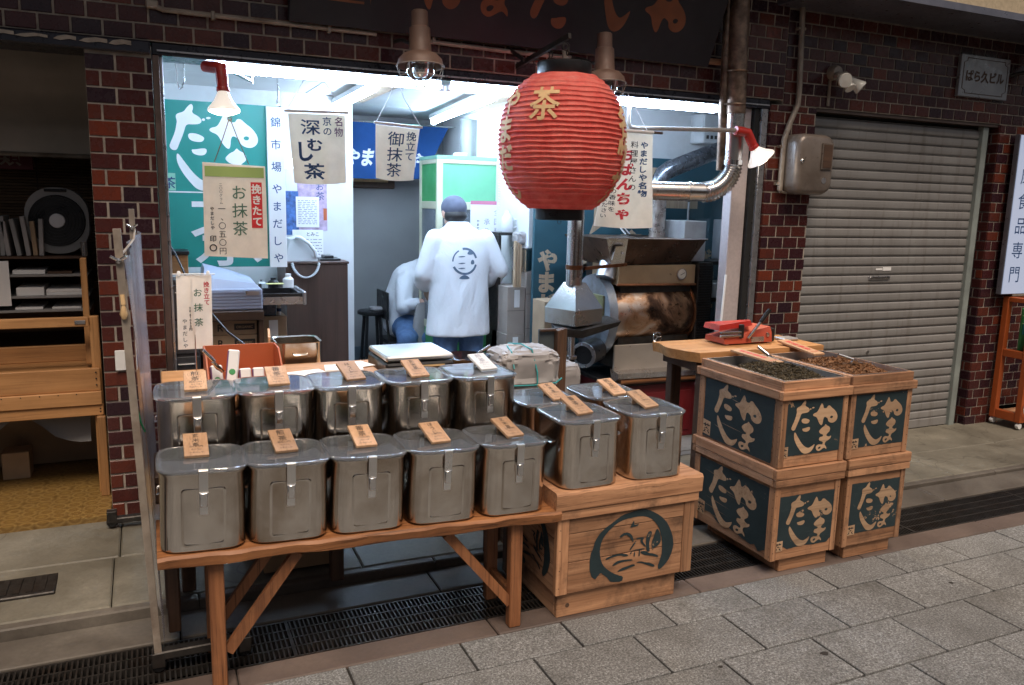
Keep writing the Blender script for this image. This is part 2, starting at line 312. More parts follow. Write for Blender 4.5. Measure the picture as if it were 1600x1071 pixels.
M = dict(
 brick=brick_mat(), mortar=plain('mortar', (.34,.29,.24), .85, var=.3, scale=20, dirt=(.14,.11,.09)),
 steel=steel_mat('brushed_steel', (.66,.61,.55), .15, .9, (.33,.255,.185)), chrome=steel_mat('bright_steel', (.72,.71,.70), .16, .2), duct=steel_mat('duct_steel', (.70,.69,.68), .2, .45, (.42,.30,.2)),
 liner=steel_mat('liner_steel', (.62,.63,.66), .38, .2),
 lid=glassy('lid_plastic', (.86,.90,.96), .05, .93, 1.46), glass=glassy('window_glass', (.9,.95,.95), .02, 1), vinyl=glassy('clear_vinyl', (.80,.84,1), .22, .78, 1.15),
 bench=wood('bench_wood', (.17,.058,.018), (.56,.24,.09), 0, .5, dirtiness=.45, streak=.9), bench_z=wood('bench_leg_wood', (.15,.05,.018), (.40,.165,.065), 2, .6, dirtiness=.5, streak=.85),
 crate_x=wood('crate_wood', (.26,.115,.052), (.66,.355,.19), 0, .68, dirtiness=.95, streak=.8), crate_y=wood('crate_wood_side', (.28,.135,.07), (.64,.38,.23), 1, .68, dirtiness=.95, streak=.8), crate_z=wood('crate_wood_post', (.26,.115,.052), (.64,.345,.185), 2, .68, dirtiness=.95, streak=.8),
 pine=wood('pine_x', (.36,.165,.055), (.64,.335,.135), 0, .55, dirtiness=.2, streak=.4), pine_z=wood('pine_z', (.36,.165,.055), (.62,.325,.13), 2, .55, dirtiness=.12),
 plaque=wood('plaque_wood', (.52,.29,.15), (.70,.44,.27), 1, .6, 1.6, dirtiness=.1), dwood=wood('dark_wood', (.05,.026,.016), (.13,.07,.04), 0, .55), dwood_z=wood('dark_wood_z', (.06,.03,.018), (.15,.08,.045), 2, .55),
 cabinet=wood('cabinet_veneer', (.085,.045,.032), (.14,.08,.058), 2, .45, .6, dirtiness=.1),
 paint=paint_mat(), letterwood=wood('letter_wood', (.42,.25,.14), (.62,.42,.26), 0, .7, dirtiness=.25),
 ink=plain('ink', (.02,.018,.018), .6, bmp=0), blueink=plain('blue_ink', (.012,.05,.16), .6, bmp=0), redink=plain('red_ink', (.55,.03,.05), .6, bmp=0), greenink=plain('green_ink', (.02,.11,.05), .6, bmp=0), faintink=plain('faint_ink', (.32,.30,.36), .6, bmp=0), purpleink=plain('purple_ink', (.13,.05,.14), .6, bmp=0), teaink=plain('grey_green_ink', (.09,.18,.12), .6, bmp=0),
 granite=granite_mat(), concrete=concrete_mat('concrete_apron', (.10,.088,.065), (.27,.245,.19)), kerb=concrete_mat('kerb_stone', (.075,.062,.05), (.19,.165,.135), False), border=concrete_mat('border_stone', (.085,.06,.05), (.19,.14,.115), False), floor=concrete_mat('shop_floor', (.11,.11,.11), (.24,.24,.235)),
 iron=plain('grate_iron', (.055,.05,.046), .5, .7, var=.4, scale=20, dirt=(.05,.03,.02)), dark=plain('dark_recess', (.012,.012,.012), .8), black=plain('black_plastic', (.012,.012,.013), .35, bmp=.05),
 shutter=shutter_mat(), shutrail=plain('rail_paint', (.26,.29,.27), .5, .1, var=.2),
 alu=plain('bronze_aluminium', (.14,.10,.085), .38, .6, var=.25), alul=plain('light_aluminium', (.45,.44,.45), .3, .8, var=.15), lintel=plain('painted_lintel', (.025,.025,.035), .3, .3, var=.4),
 white=plain('white_paint', (.78,.78,.77), .5, var=.05, bmp=.03), wall=plain('white_wall', (.66,.66,.65), .7, var=.08, scale=3, dirt=(.5,.49,.46)), grey=plain('grey_wall', (.27,.265,.26), .7, var=.12, scale=3), ceil=plain('ceiling_board', (.62,.62,.61), .7, var=.08, scale=3),
 paper=plain('paper', (.80,.79,.77), .7, var=.05, bmp=.03), cream=cloth_mat('cream_cloth', (.86,.80,.71), .5), creamp=cloth_mat('cream_paper', (.88,.80,.70), .35), kraft=plain('kraft_board', (.36,.25,.155), .8, var=.15, scale=8, bmp=.1), kraftb=plain('kraft_bag', (.36,.335,.325), .6, var=.2, scale=6, bmp=.3),
 blue=cloth_mat('indigo_cloth', (.012,.075,.26), .3), green=plain('sign_green', (.015,.24,.20), .45, var=.06, bmp=.02), teal=plain('sign_teal', (.022,.075,.098), .5, var=.2, scale=4, bmp=.05), booth=plain('booth_green', (.06,.33,.11), .45, var=.15, scale=5, bmp=.05), boothlt=plain('booth_mint', (.26,.55,.40), .45, var=.1), boothfr=plain('booth_frame', (.60,.58,.42), .5, var=.1), beigew=wood('beige_panel_wood', (.36,.25,.16), (.52,.39,.27), 2, .6, dirtiness=.1),
 lime=plain('lime_strip', (.30,.42,.13), .7, var=.05, bmp=0), pink=plain('pink_strip', (.55,.17,.27), .7, var=.05, bmp=0), red=plain('red_enamel', (.42,.022,.014), .35, var=.2, scale=12, dirt=(.12,.02,.015)), orange=plain('orange_box', (.42,.10,.035), .5, var=.12), cabor=plain('orange_cabinet', (.40,.085,.018), .45, var=.15, scale=4), maroon=plain('maroon_panel', (.14,.012,.015), .4, var=.25),
 rust=plain('rusty_pipe', (.24,.165,.12), .42, .7, var=.6, scale=22, bmp=.5, dirt=(.08,.045,.03)), browncoat=plain('brown_enamel', (.16,.095,.07), .55, .1, var=.25, scale=14, dirt=(.12,.06,.04)), conduit=plain('conduit_paint', (.32,.27,.22), .5, .2, var=.25, scale=14, dirt=(.15,.09,.06)), meter=plain('meter_case', (.20,.165,.14), .35, .3, var=.2, scale=8, dirt=(.11,.08,.06)),
 tube=emit('fluorescent', (.54,.73,1.0), 104), bulb=emit('spot_bulb', (1,.87,.7), 12), signlit=emit('lit_sign_face', (.55,.68,1), .16),
 skin=plain('skin', (.56,.34,.25), .5, var=.12, scale=20, bmp=.05), jacket=crease_mat('white_cotton', (.80,.80,.82)), jeans=plain('denim', (.10,.18,.34), .85, var=.25, scale=25, bmp=.2), cap=plain('cap_cloth', (.10,.108,.15), .85, var=.2, scale=20), hair=plain('hair', (.015,.012,.011), .5), shoe=plain('shoe', (.03,.03,.03), .5),
 regblue=plain('register_case', (.36,.42,.56), .4, var=.06, bmp=.02), phonew=plain('phone_case', (.70,.70,.71), .35, var=.04, bmp=.02), gold=plain('gold_letter', (.66,.44,.22), .7, var=.15, scale=30), signboard=plain('signboard_dark', (.020,.018,.024), .55, var=.3, scale=6), signlet=plain('signboard_letter', (.22,.075,.032), .6, var=.2, scale=10),
 plate=plain('name_plate', (.36,.36,.37), .35, .6, var=.12), stucco=plain('stucco', (.42,.34,.23), .9, var=.18, scale=40, bmp=.8), flash=plain('flashing', (.22,.22,.26), .35, .7, var=.2), blk_tea=plain('dark_tea', (.075,.055,.028), .8, var=.6, scale=60), brown_tea=plain('roasted_tea', (.24,.115,.05), .8, var=.5, scale=60),
 bamboo=wood('bamboo_screen', (.12,.07,.035), (.24,.15,.08), 0, .6), green_tape=plain('teal_strap', (.04,.32,.33), .5, bmp=0), tealdk=plain('tea_inside', (.05,.06,.02), .9, var=.6, scale=60), copper=plain('copper', (.34,.15,.075), .35, .9, var=.4, scale=8, dirt=(.12,.06,.035)), burnt=None, dial=plain('dial_face', (.62,.58,.52), .4, bmp=0), leaf=plain('leaf', (.05,.10,.03), .5, var=.4))
def burnt_mat():
    m, t, b = base('scorched_copper', .3, .9); v = coords(t); f = noise(t, v, 3.2, 6, .6, .9); f2 = noise(t, v, 25, 4, .6)
    c = ramp(t, f, [(.40, (.64,.53,.45)), (.50, (.50,.29,.17)), (.56, (.13,.07,.045)), (.64, (.022,.016,.014))])
    t.links.new(c, b.inputs['Base Color']); t.links.new(rng(t, f2, .22, .5), b.inputs['Roughness']); bump(t, b, f2, .1, .002); return m
M['burnt'] = burnt_mat()
def lantern_mat():
    m, t, b = base('lantern_paper', .65); v = coords(t); f = noise(t, v, 14, 5, .65)
    c = ramp(t, f, [(.3, (.66,.085,.068)), (.7, (.84,.21,.165))]); t.links.new(c, b.inputs['Base Color'])
    f4 = noise(t, v, 5, 6, .7); c = mix(t, rng(t, f4, 0, .5, .5, .75), c, (.78,.33,.27)); t.links.new(c, b.inputs['Base Color'])
    bump(t, b, noise(t, v, 70, 5, .65), .5, .003); o = t.nodes['Material Output']; tl = t.nodes.new('ShaderNodeBsdfTranslucent'); mx = t.nodes.new('ShaderNodeMixShader'); mx.inputs[0].default_value = .28
    t.links.new(c, tl.inputs[0]); t.links.new(b.outputs[0], mx.inputs[1]); t.links.new(tl.outputs[0], mx.inputs[2]); t.links.new(mx.outputs[0], o.inputs[0]); return m
M['lantern'] = lantern_mat()
def vinylfloor():
    m, t, b = base('patterned_vinyl', .45); v = coords(t, rnd=False); vo = t.nodes.new('ShaderNodeTexVoronoi'); vo.inputs['Scale'].default_value = 16; vo.inputs['Randomness'].default_value = .35
    t.links.new(v, vo.inputs['Vector']); f = noise(t, v, 30, 4, .6)
    c = ramp(t, vo.outputs['Distance'], [(.2, (.25,.15,.04)), (.4, (.16,.085,.02)), (.5, (.29,.18,.055)), (.7, (.13,.07,.016))]); c = mix(t, rng(t, f, 0, .5), c, (.16,.09,.03))
    t.links.new(c, b.inputs['Base Color']); return m
M['vinylfloor'] = vinylfloor()

M['copperdk'] = plain('sooty_copper', (.13,.075,.05), .32, .85, var=.4, scale=5, dirt=(.03,.02,.015)); M['red2'] = plain('sealer_red', (.42,.07,.035), .4, var=.15); M['ventdk'] = plain('dark_duct', (.16,.17,.19), .25, .85, var=.3, scale=5)
M['paneg'] = glassy('booth_glass', (.55,.60,.65), .15, .75); M['boothlt2'] = plain('booth_upper', (.16,.46,.27), .45, var=.1); M['kraftg'] = plain('grey_kraft', (.33,.28,.24), .8, var=.12); M['frost'] = plain('frosted_bulb', (.70,.68,.62), .15, var=.03); M['redtitle'] = plain('red_print', (.60,.03,.035), .6, var=.03, bmp=0)
M['grout'] = plain('grout', (.035,.030,.026), .9, var=.4, scale=30)
M['clasp'] = steel_mat('clasp_steel', (.86,.85,.83), .3, .2)
m_, t_, b_ = base('lit_sign_panel', .3, 0, (.30,.31,.33)); b_.inputs['Emission Color'].default_value = (.58,.70,1,1); b_.inputs['Emission Strength'].default_value = .42; M['signlit'] = m_
# ------------------------------------------------------------------ ground
g = MB().box(-40, 40, -30, 2.6, -.3, -.012).build('ground', M['grout']); g['kind'] = 'structure'
pv = thing('pavement', 'grey speckled granite paving of the arcade street', 'pavement', (0,0,0), kind='structure')
PX, PYD = .4035, .2565
slabm = {}
def slab_mesh(wd, dp):
    k = (round(wd, 3), round(dp, 3))
    if k not in slabm:
        m = MB().cbox(-wd/2, wd/2, -dp/2, dp/2, -.03, 0, .0022).mesh('paving_slab'); m.materials.append(M['granite']); slabm[k] = m
    return slabm[k]
def paving_slab(x, y, wd, dp):
    o = bpy.data.objects.new('paving_slab', slab_mesh(wd-.0085, dp-.0085)); C.objects.link(o); o.parent = pv
    o.location = (x, y, random.uniform(-.0012, .0012)); o.rotation_euler = (random.uniform(-.002,.002), random.uniform(-.002,.002), 0)
for i in range(14): paving_slab(.5405+PX*(i-4)+PX/2, (2.311+2.497)/2, PX, .186)
for r in range(8):
    off = .742 if r % 2 == 0 else .5405
    for i in range(16): paving_slab(off+PX*(i-5)+PX/2, 2.311-PYD*(r+.5), PX, PYD)
for (x_, y_, r_) in ((2.12, 1.95, .016), (.95, 2.18, .012), (3.05, 2.17, .011), (1.72, 2.02, .009)):
    MB().poly([(r_*(1+.25*math.sin(3*a)+.15*math.sin(5*a+x_))*math.cos(a), r_*.8*math.sin(a)) for a in [2*math.pi*k/16 for k in range(16)]], (x_, y_, .0016), (1,0,0), (0,1,0)).build('gum_spot', M['grout'], pv, smooth=-1)
bt = thing('border_strip', 'reddish stone strip along the drain', 'kerb', kind='structure')
for i in range(9): MB().cbox(-1.6+i*.9, -1.6+i*.9+.895, 2.50, 2.618, -.05, random.uniform(-.001, .002), .004).build('border_stone', M['border'], bt)
bt2 = thing('border_strip', 'stone strip between the drain grate and the kerb', 'kerb', kind='structure')
for i in range(9): MB().cbox(-1.9+i*.97, -1.9+i*.97+.965, 2.882, 3.075, -.05, .004+random.uniform(-.001, .002), .004).build('border_stone', M['kerb'], bt2)
tr = MB().box(-2, 7.5, 2.62, 2.88, -.3, -.2).build('trench', M['dark']); tr['kind'] = 'structure'
dg = thing('drain_grate', 'long iron drain grate running in front of the shop', 'drain grate', (2.5, 2.75, 0))
fr = MB()
for y in (2.625, 2.69, 2.75, 2.81, 2.872): fr.box(-1.6, 7, y-.004, y+.004, -.03, -.002)
for i in range(9): fr.box(-1.6+i*.995, -1.6+i*.995+.012, 2.622, 2.878, -.03, -.001)
fr.build('grate_rail', M['iron'], dg)
br = MB()
for i in range(480):
    x = -1.59+i*.0165; br.box(x, x+.006, 2.623, 2.876, -.025, -.003)
br.build('grate_bar', M['iron'], dg, kind='stuff')
def az(x, y):
    t = min(1, max(0, (x+.3)/5.2)); k = (y-3.08)/.85
    return (.045+.055*k)*(1-t) + (.022-.010*k)*t
ap = thing('apron', 'worn concrete apron between kerb and shopfronts', 'pavement', kind='structure')
kb = thing('kerb', 'low stone kerb edging the concrete apron', 'kerb', kind='structure')
xs = [-1.6, -.9, -.19, .75, 1.7, 2.6, 3.5, 4.3, 5.2, 6.1, 7.2]
def apron_piece(x0, x1, y0, y1, mat, name, par, g_=.004):
    b = MB(); n = 4; x0 += g_/2; x1 -= g_/2; y0 += g_/2; y1 -= g_/2; c = .006
    us = [0, c/(x1-x0), .3, .7, 1-c/(x1-x0), 1]; vs_ = [0, c/(y1-y0), .5, 1-c/(y1-y0), 1]
    vt = []
    for i, u in enumerate(us):
        for j, v in enumerate(vs_):
            x = x0+(x1-x0)*u; y = y0+(y1-y0)*v; e = i in (0, len(us)-1) or j in (0, len(vs_)-1)
            vt.append((x, y, az(x, y)-(.005 if e else 0)))
    nv = len(vs_); fs = [(i*nv+j, (i+1)*nv+j, (i+1)*nv+j+1, i*nv+j+1) for i in range(len(us)-1) for j in range(nv-1)]
    ring = [i*nv for i in range(len(us))] + [(len(us)-1)*nv+j for j in range(1, nv)] + [i*nv+nv-1 for i in range(len(us)-2, -1, -1)] + [j for j in range(nv-2, 0, -1)]
    k = len(vt); vt += [(vt[i][0], vt[i][1], -.1) for i in ring]
    for q in range(len(ring)): fs.append((ring[q], k+q, k+(q+1) % len(ring), ring[(q+1) % len(ring)]))
    b.add(vt, fs).build(name, mat, par)
for i in range(len(xs)-1):
    apron_piece(xs[i], xs[i+1], 3.125, 3.52, M['concrete'], 'concrete_slab', ap)
    apron_piece(xs[i]+.02*(-1)**i, xs[i+1]-.02*(-1)**i if i < 9 else xs[i+1], 3.52, 3.99 if 3.3 < xs[i+1] else 3.95, M['concrete'], 'concrete_slab', ap)
    apron_piece(xs[i]+.3, xs[i+1]+.3 if i < 9 else 7.2, 3.078, 3.125, M['kerb'], 'kerb_stone', kb)
hc = thing('hatch_cover', 'rusty iron utility cover in the concrete at far left', 'manhole cover', (-.5, 3.4, az(-.5, 3.4)))
MB().cbox(-.66, -.385, 3.28, 3.45, .045, .070, .004).build('frame', M['iron'], hc)
p = MB()
for i in range(6): p.box(-.65+i*.042, -.65+i*.042+.02, 3.30, 3.43, .068, .0745)
p.build('tread', M['iron'], hc)
sf = MB().box(-.15, 3.95, 3.99, 7.1, -.05, .055).box(-.15, 3.3, 3.93, 3.99, -.05, .05).build('shop_floor', M['floor']); sf['kind'] = 'structure'
lf = MB().box(-2.2, -.215, 3.88, 5.4, .0, .122).build('vinyl_floor', M['vinylfloor']); lf['kind'] = 'structure'
ops = thing('opposite_shops', 'row of shopfronts across the arcade street', 'shopfront', (0, -4.2, 0), kind='structure')
MB().box(-14, 20, -4.4, -4.2, 2.3, 3.4).build('fascia', plain('opposite_fascia', (.10,.065,.045), .6, var=.5, scale=1.5), ops)
x_ = -14
for k_ in range(24):
    w_ = .9+.9*random.random(); m_ = (M['dark'], M['shutter'], M['wall'], M['cabinet'], M['creamp'], M['dark'], M['crate_x'])[k_ % 7]
    MB().box(x_, x_+w_, -4.4-.25*(k_ % 2), -4.2-.25*(k_ % 2), 0, 2.3).build('shopfront', m_, ops); x_ += w_

# ------------------------------------------------------------------ brick walls and pillars
FY = 3.93
bkm = {}
def brick_mesh(wd, ht):
    k = (round(wd, 3), round(ht, 3))
    if k not in bkm:
        c = .002; b = MB(); x, z = wd/2, ht/2      # front face, chamfers and sides only
        vs = [(-x+c,-.012,-z+c),(x-c,-.012,-z+c),(x-c,-.012,z-c),(-x+c,-.012,z-c),(-x,-.010,-z),(x,-.010,-z),(x,-.010,z),(-x,-.010,z),(-x,0,-z),(x,0,-z),(x,0,z),(-x,0,z)]
        fs = [(0,1,2,3)]+[(i+4, (i+1)%4+4, (i+1)%4, i) for i in range(4)]+[(i+8, (i+1)%4+8, (i+1)%4+4, i+4) for i in range(4)]
        m = b.add(vs, fs).mesh('brick', -1); m.materials.append(M['brick']); bkm[k] = m
    return bkm[k]
BW, BH, BJ = .1075, .0595, .010
def lay(par, u0, u1, z0, z1, place, start=0, skip=None, zoff=0):
    z = z0; row = start
    while z < z1-.012:
        h = min(BH, z1-z); u = u0 - (0 if row % 2 == 0 else (BW+BJ)/2)
        while u < u1-.008:
            a = max(u, u0); b_ = min(u+BW, u1)
            if b_-a > .012 and not (skip and skip((a+b_)/2, z+h/2)):
                o = bpy.data.objects.new('brick', brick_mesh(b_-a, h)); C.objects.link(o); o.parent = par
                place(o, (a+b_)/2, z+h/2)
            u += BW+BJ
        z += BH+BJ*.82; row += 1
def front(y):
    def f(o, u, z): o.location = (u, y+.007+random.uniform(-.0008,.0008), z); o.rotation_euler = (random.uniform(-.01,.01), 0, random.uniform(-.012,.012))
    return f
def side(x, sgn=-1):       # faces -X
    def f(o, u, z): o.location = (x+.007+random.uniform(-.0008,.0008), u, z); o.rotation_euler = (0, 0, R(-90)+random.uniform(-.012,.012))
    return f
wl = thing('brick_wall', 'dark red tiled brick wall above the lit tea shop', 'wall', kind='structure')
MB().box(-1.8, 3.5, FY+.0, FY+.16, 2.19, 2.84).build('mortar', M['mortar'], wl)
lay(wl, -.95, 3.497, 2.195, 2.83, front(FY), 0, lambda x, z: .78 < x < 2.85 and z > 2.40)
wr = thing('brick_wall', 'dark red tiled brick wall above the closed roller shutter', 'wall', kind='structure')
MB().box(3.5, 7.2, FY, FY+.16, 2.165, 2.714).build('mortar', M['mortar'], wr)
lay(wr, 3.503, 6.5, 2.17, 2.71, front(FY), 1)
bl = thing('brick_pillar', 'brick pillar at the left of the tea shop opening', 'pillar', (-.08, FY, .09))
MB().box(-.207, .048, FY, FY+.2, .09, 2.17).build('mortar', M['mortar'], bl, rel=False).location = (.08, -FY, -.09)
def place_rel(f, ox, oy, oz):
    def h(o, u, z): f(o, u, z); o.location = (o.location.x-ox, o.location.y-oy, o.location.z-oz)
    return h
lay(bl, -.206, .047, .095, 2.13, place_rel(front(FY), -.08, FY, .09), 1)
bm_ = thing('brick_pillar', 'brick pillar between the tea shop and the grey shutter', 'pillar', (3.58, FY, .02))
MB().box(3.412, 3.765, FY, FY+.3, .02, 2.163).build('mortar', M['mortar'], bm_)
lay(bm_, 3.411, 3.766, .03, 2.16, place_rel(front(FY), 3.58, FY, .02), 0)
lay(bm_, FY+.002, FY+.13, .03, 2.16, place_rel(side(3.412), 3.58, FY, .02), 1)
brp = thing('brick_pillar', 'brick pillar at the right of the grey shutter', 'pillar', (5.62, FY, 0))
MB().box(5.445, 5.80, FY, FY+.3, 0, 2.163).build('mortar', M['mortar'], brp)
lay(brp, 5.444, 5.801, .01, 2.16, place_rel(front(FY), 5.62, FY, 0), 0)
lay(brp, FY+.002, FY+.075, .01, 2.16, place_rel(side(5.445), 5.62, FY, 0), 1)
rw = thing('brick_wall', 'shaded brick wall behind the orange display cart', 'wall', kind='structure')
MB().box(5.80, 7.2, FY+.35, FY+.4, 0, 2.163).build('mortar', M['mortar'], rw)
lay(rw, 5.81, 6.6, .01, .9, front(FY+.35), 0)
# eave, stucco, added shade canopy, lintels
ev = MB().box(-2, 3.4, FY-.02, FY+.3, 2.845, 2.90).box(3.4, 9.2, 3.50, FY+.3, 2.715, 2.755).build('eave_flashing', M['flash']); tag(ev, 'grey metal flashing above the brick wall', 'flashing', kind='structure')  # right run is set forward to shade the wall and shutter below
st = MB().box(-2, 3.39, FY-.03, FY+.3, 2.90, 3.9).box(3.4, 9.2, 3.53, FY+.3, 2.756, 3.9).box(-3, 3.39, 3.1, FY-.03, 3.05, 3.2).build('stucco_wall_and_shade_canopy', M['stucco']); tag(st, 'rough beige stucco wall above the flashing at top right, with added unseen shade canopy', 'wall', kind='structure')  # last box is an unseen canopy, added to shade the upper facade
lt = thing('lintel', 'dark painted steel lintel over the shop opening', 'lintel', kind='structure')
MB().cbox(.05, 3.41, FY+.004, FY+.2, 2.135, 2.187, .004).build('lintel_beam', M['lintel'], lt)
MB().box(.07, 3.40, FY-.006, FY+.003, 2.150, 2.157).build('lintel_edge', M['alul'], lt)
lb = thing('lintel', 'chipped concrete lintel over the shop at far left', 'lintel', kind='structure')
MB().cbox(-1.8, .045, FY-.025, FY+.2, 2.132, 2.186, .006).build('lintel_beam', M['lintel'], lb)
# chipped course: broken tile faces showing pale backing
ch = MB(); xx = -.95
while xx < -.02:
    l = random.uniform(.07, .16); t0 = random.uniform(.010, .018)
    ch.poly([(0,0),(l*.3,-.004),(l*.7,.003),(l,0),(l,t0),(l*.6,t0+.004),(l*.2,t0-.003)], (xx, FY-.0265, 2.160), (1,0,0), (0,0,1), .004); xx += l+random.uniform(.0, .03)
ch.build('chipped_edge', M['mortar'], lb)
ls = thing('lintel', 'thin dark strip above the roller shutter', 'lintel', kind='structure')
MB().box(3.77, 5.445, FY+.01, FY+.16, 2.145, 2.163).build('lintel_beam', M['alu'], ls)
MB().box(5.80, 7.2, FY+.01, FY+.34, 2.10, 2.163).build('lintel_beam', M['dark'], ls)
# opening frames
fl = thing('door_frame', 'slim bronze aluminium jamb beside the left brick pillar', 'frame', (.07, FY, .05))
MB().cbox(.050, .078, FY-.008, FY+.11, .05, 2.133, .002).build('jamb', M['alu'], fl)
MB().cbox(.080, .092, FY+.03, FY+.10, .05, 2.133, .002).build('track', M['alul'], fl)
frr = thing('door_frame', 'pale grey jamb and bronze track beside the middle brick pillar', 'frame', (3.3, FY, .05))
MB().cbox(3.200, 3.312, FY+.045, FY+.12, .05, 2.133, .003).build('jamb', plain('pinkish_jamb', (.50,.43,.42), .55, var=.1, scale=60), frr)
MB().cbox(3.314, 3.352, FY+.02, FY+.12, .05, 2.133, .002).build('track', M['dark'], frr)
MB().cbox(3.354, 3.398, FY+.0, FY+.12, .05, 2.133, .003).build('track', M['alul'], frr)

# ------------------------------------------------------------------ roller shutter
sh = thing('roller_shutter', 'closed grey roller shutter between two brick pillars', 'shutter', (4.55, 4.0, 0))
SP = .0621; prof = [(.002,0),(-.006,.004),(-.0095,.012),(-.0105,.030),(-.0095,.048),(-.006,.0535),(.003,.0555),(.004,.0575),(-.001,.0600),(-.001,SP)]
sv = []
n_ = len(prof)
slm = MB().add([(x, y, z) for x in (-.772, .772) for y, z in prof], [(i, n_+i, n_+i+1, i+1) for i in range(n_-1)]).mesh('slat', -1); slm.materials.append(M['shutter'])
for i in range(33):
    o = bpy.data.objects.new('slat', slm); C.objects.link(o); o.parent = sh; o.location = (0, random.uniform(-.001,.001), .075+i*SP)
MB().cbox(3.78, 5.325, 3.985, 4.008, .012, .074, .004).build('bottom_rail', M['shutter'], sh)
MB().box(3.77, 5.44, 4.012, 4.02, 0, 2.15).build('backing', M['dark'], sh)
MB().cbox(5.322, 5.375, 3.96, 4.01, .005, 2.145, .004).build('guide_rail', M['shutrail'], sh)
MB().box(3.766, 3.780, 3.96, 4.01, .02, 2.145).build('guide_rail', M['shutrail'], sh)
hd = MB().cbox(4.40, 4.60, 3.984, 3.992, 1.095, 1.122, .004).build('handle', M['alul'], sh)
MB().cbox(4.415, 4.585, 3.978, 3.986, 1.100, 1.117, .002).build('recess', M['chrome'], hd)
MB().box(4.46, 4.52, 3.9855, 3.989, 1.160, 1.172).box(4.525, 4.60, 3.9855, 3.989, 1.156, 1.180).build('sticker', M['paper'], sh)
MB().lathe([(0,0),(.012,0),(.012,.006),(0,.006)], (4.46, 3.990, .60), 12, (0,-1,0)).build('lock', M['chrome'], sh)
for x, z in ((4.80, .435), (4.32, .43)): MB().cbox(x-.03, x+.03, 3.984, 3.990, z-.007, z+.007, .003).build('vent_plate', M['chrome'], sh)
# neighbours: floor marks
cr = MB().box(5.9, 7.2, 3.46, 3.50, .02, .0235).build('floor_slot', M['dark'], ap)

# ------------------------------------------------------------------ shop shell
ce = thing('ceiling', 'white panelled ceiling of the tea shop', 'ceiling', kind='structure')
for i in range(4):
    for j in range(3): MB().cbox(.0+i*.99, .985+i*.99, 4.03+j*1.0, 5.025+j*1.0, 2.225, 2.25, .004).build('ceiling_panel', M['ceil'], ce)
MB().box(-.1, 4.0, 4.0, 7.1, 2.252, 2.3).build('ceiling_deck', M['ceil'], ce)
sw = MB().box(-.1, -.02, 4.06, 7.1, 0, 2.26).box(3.92, 4.0, 4.12, 7.1, 0, 2.26).box(2.36, 3.92, 5.02, 5.1, 0, 2.26).box(2.36, 2.44, 5.1, 7.1, 0, 2.26).box(-.02, 1.30, 5.62, 5.7, 0, 2.26).build('shop_wall', M['wall']); sw['kind'] = 'structure'
MB().box(1.22, 1.30, 5.7, 6.8, 0, 2.26).build('side_wall', M['grey'])['kind'] = 'structure'
MB().box(1.30, 2.36, 6.8, 6.9, 0, 2.26).build('back_wall', M['grey'])['kind'] = 'structure'
MB().box(-1.9, -.1, 5.35, 5.4, 0, 2.6).box(-1.9, -1.85, 3.95, 5.35, 0, 2.6).box(-1.9, -.1, 3.99, 5.4, 2.45, 2.5).build('neighbour_wall', M['dwood'])['kind'] = 'structure'
MB().box(-.215, -.1, 4.13, 5.35, 0, 2.45).build('party_wall', M['grey'])['kind'] = 'structure'
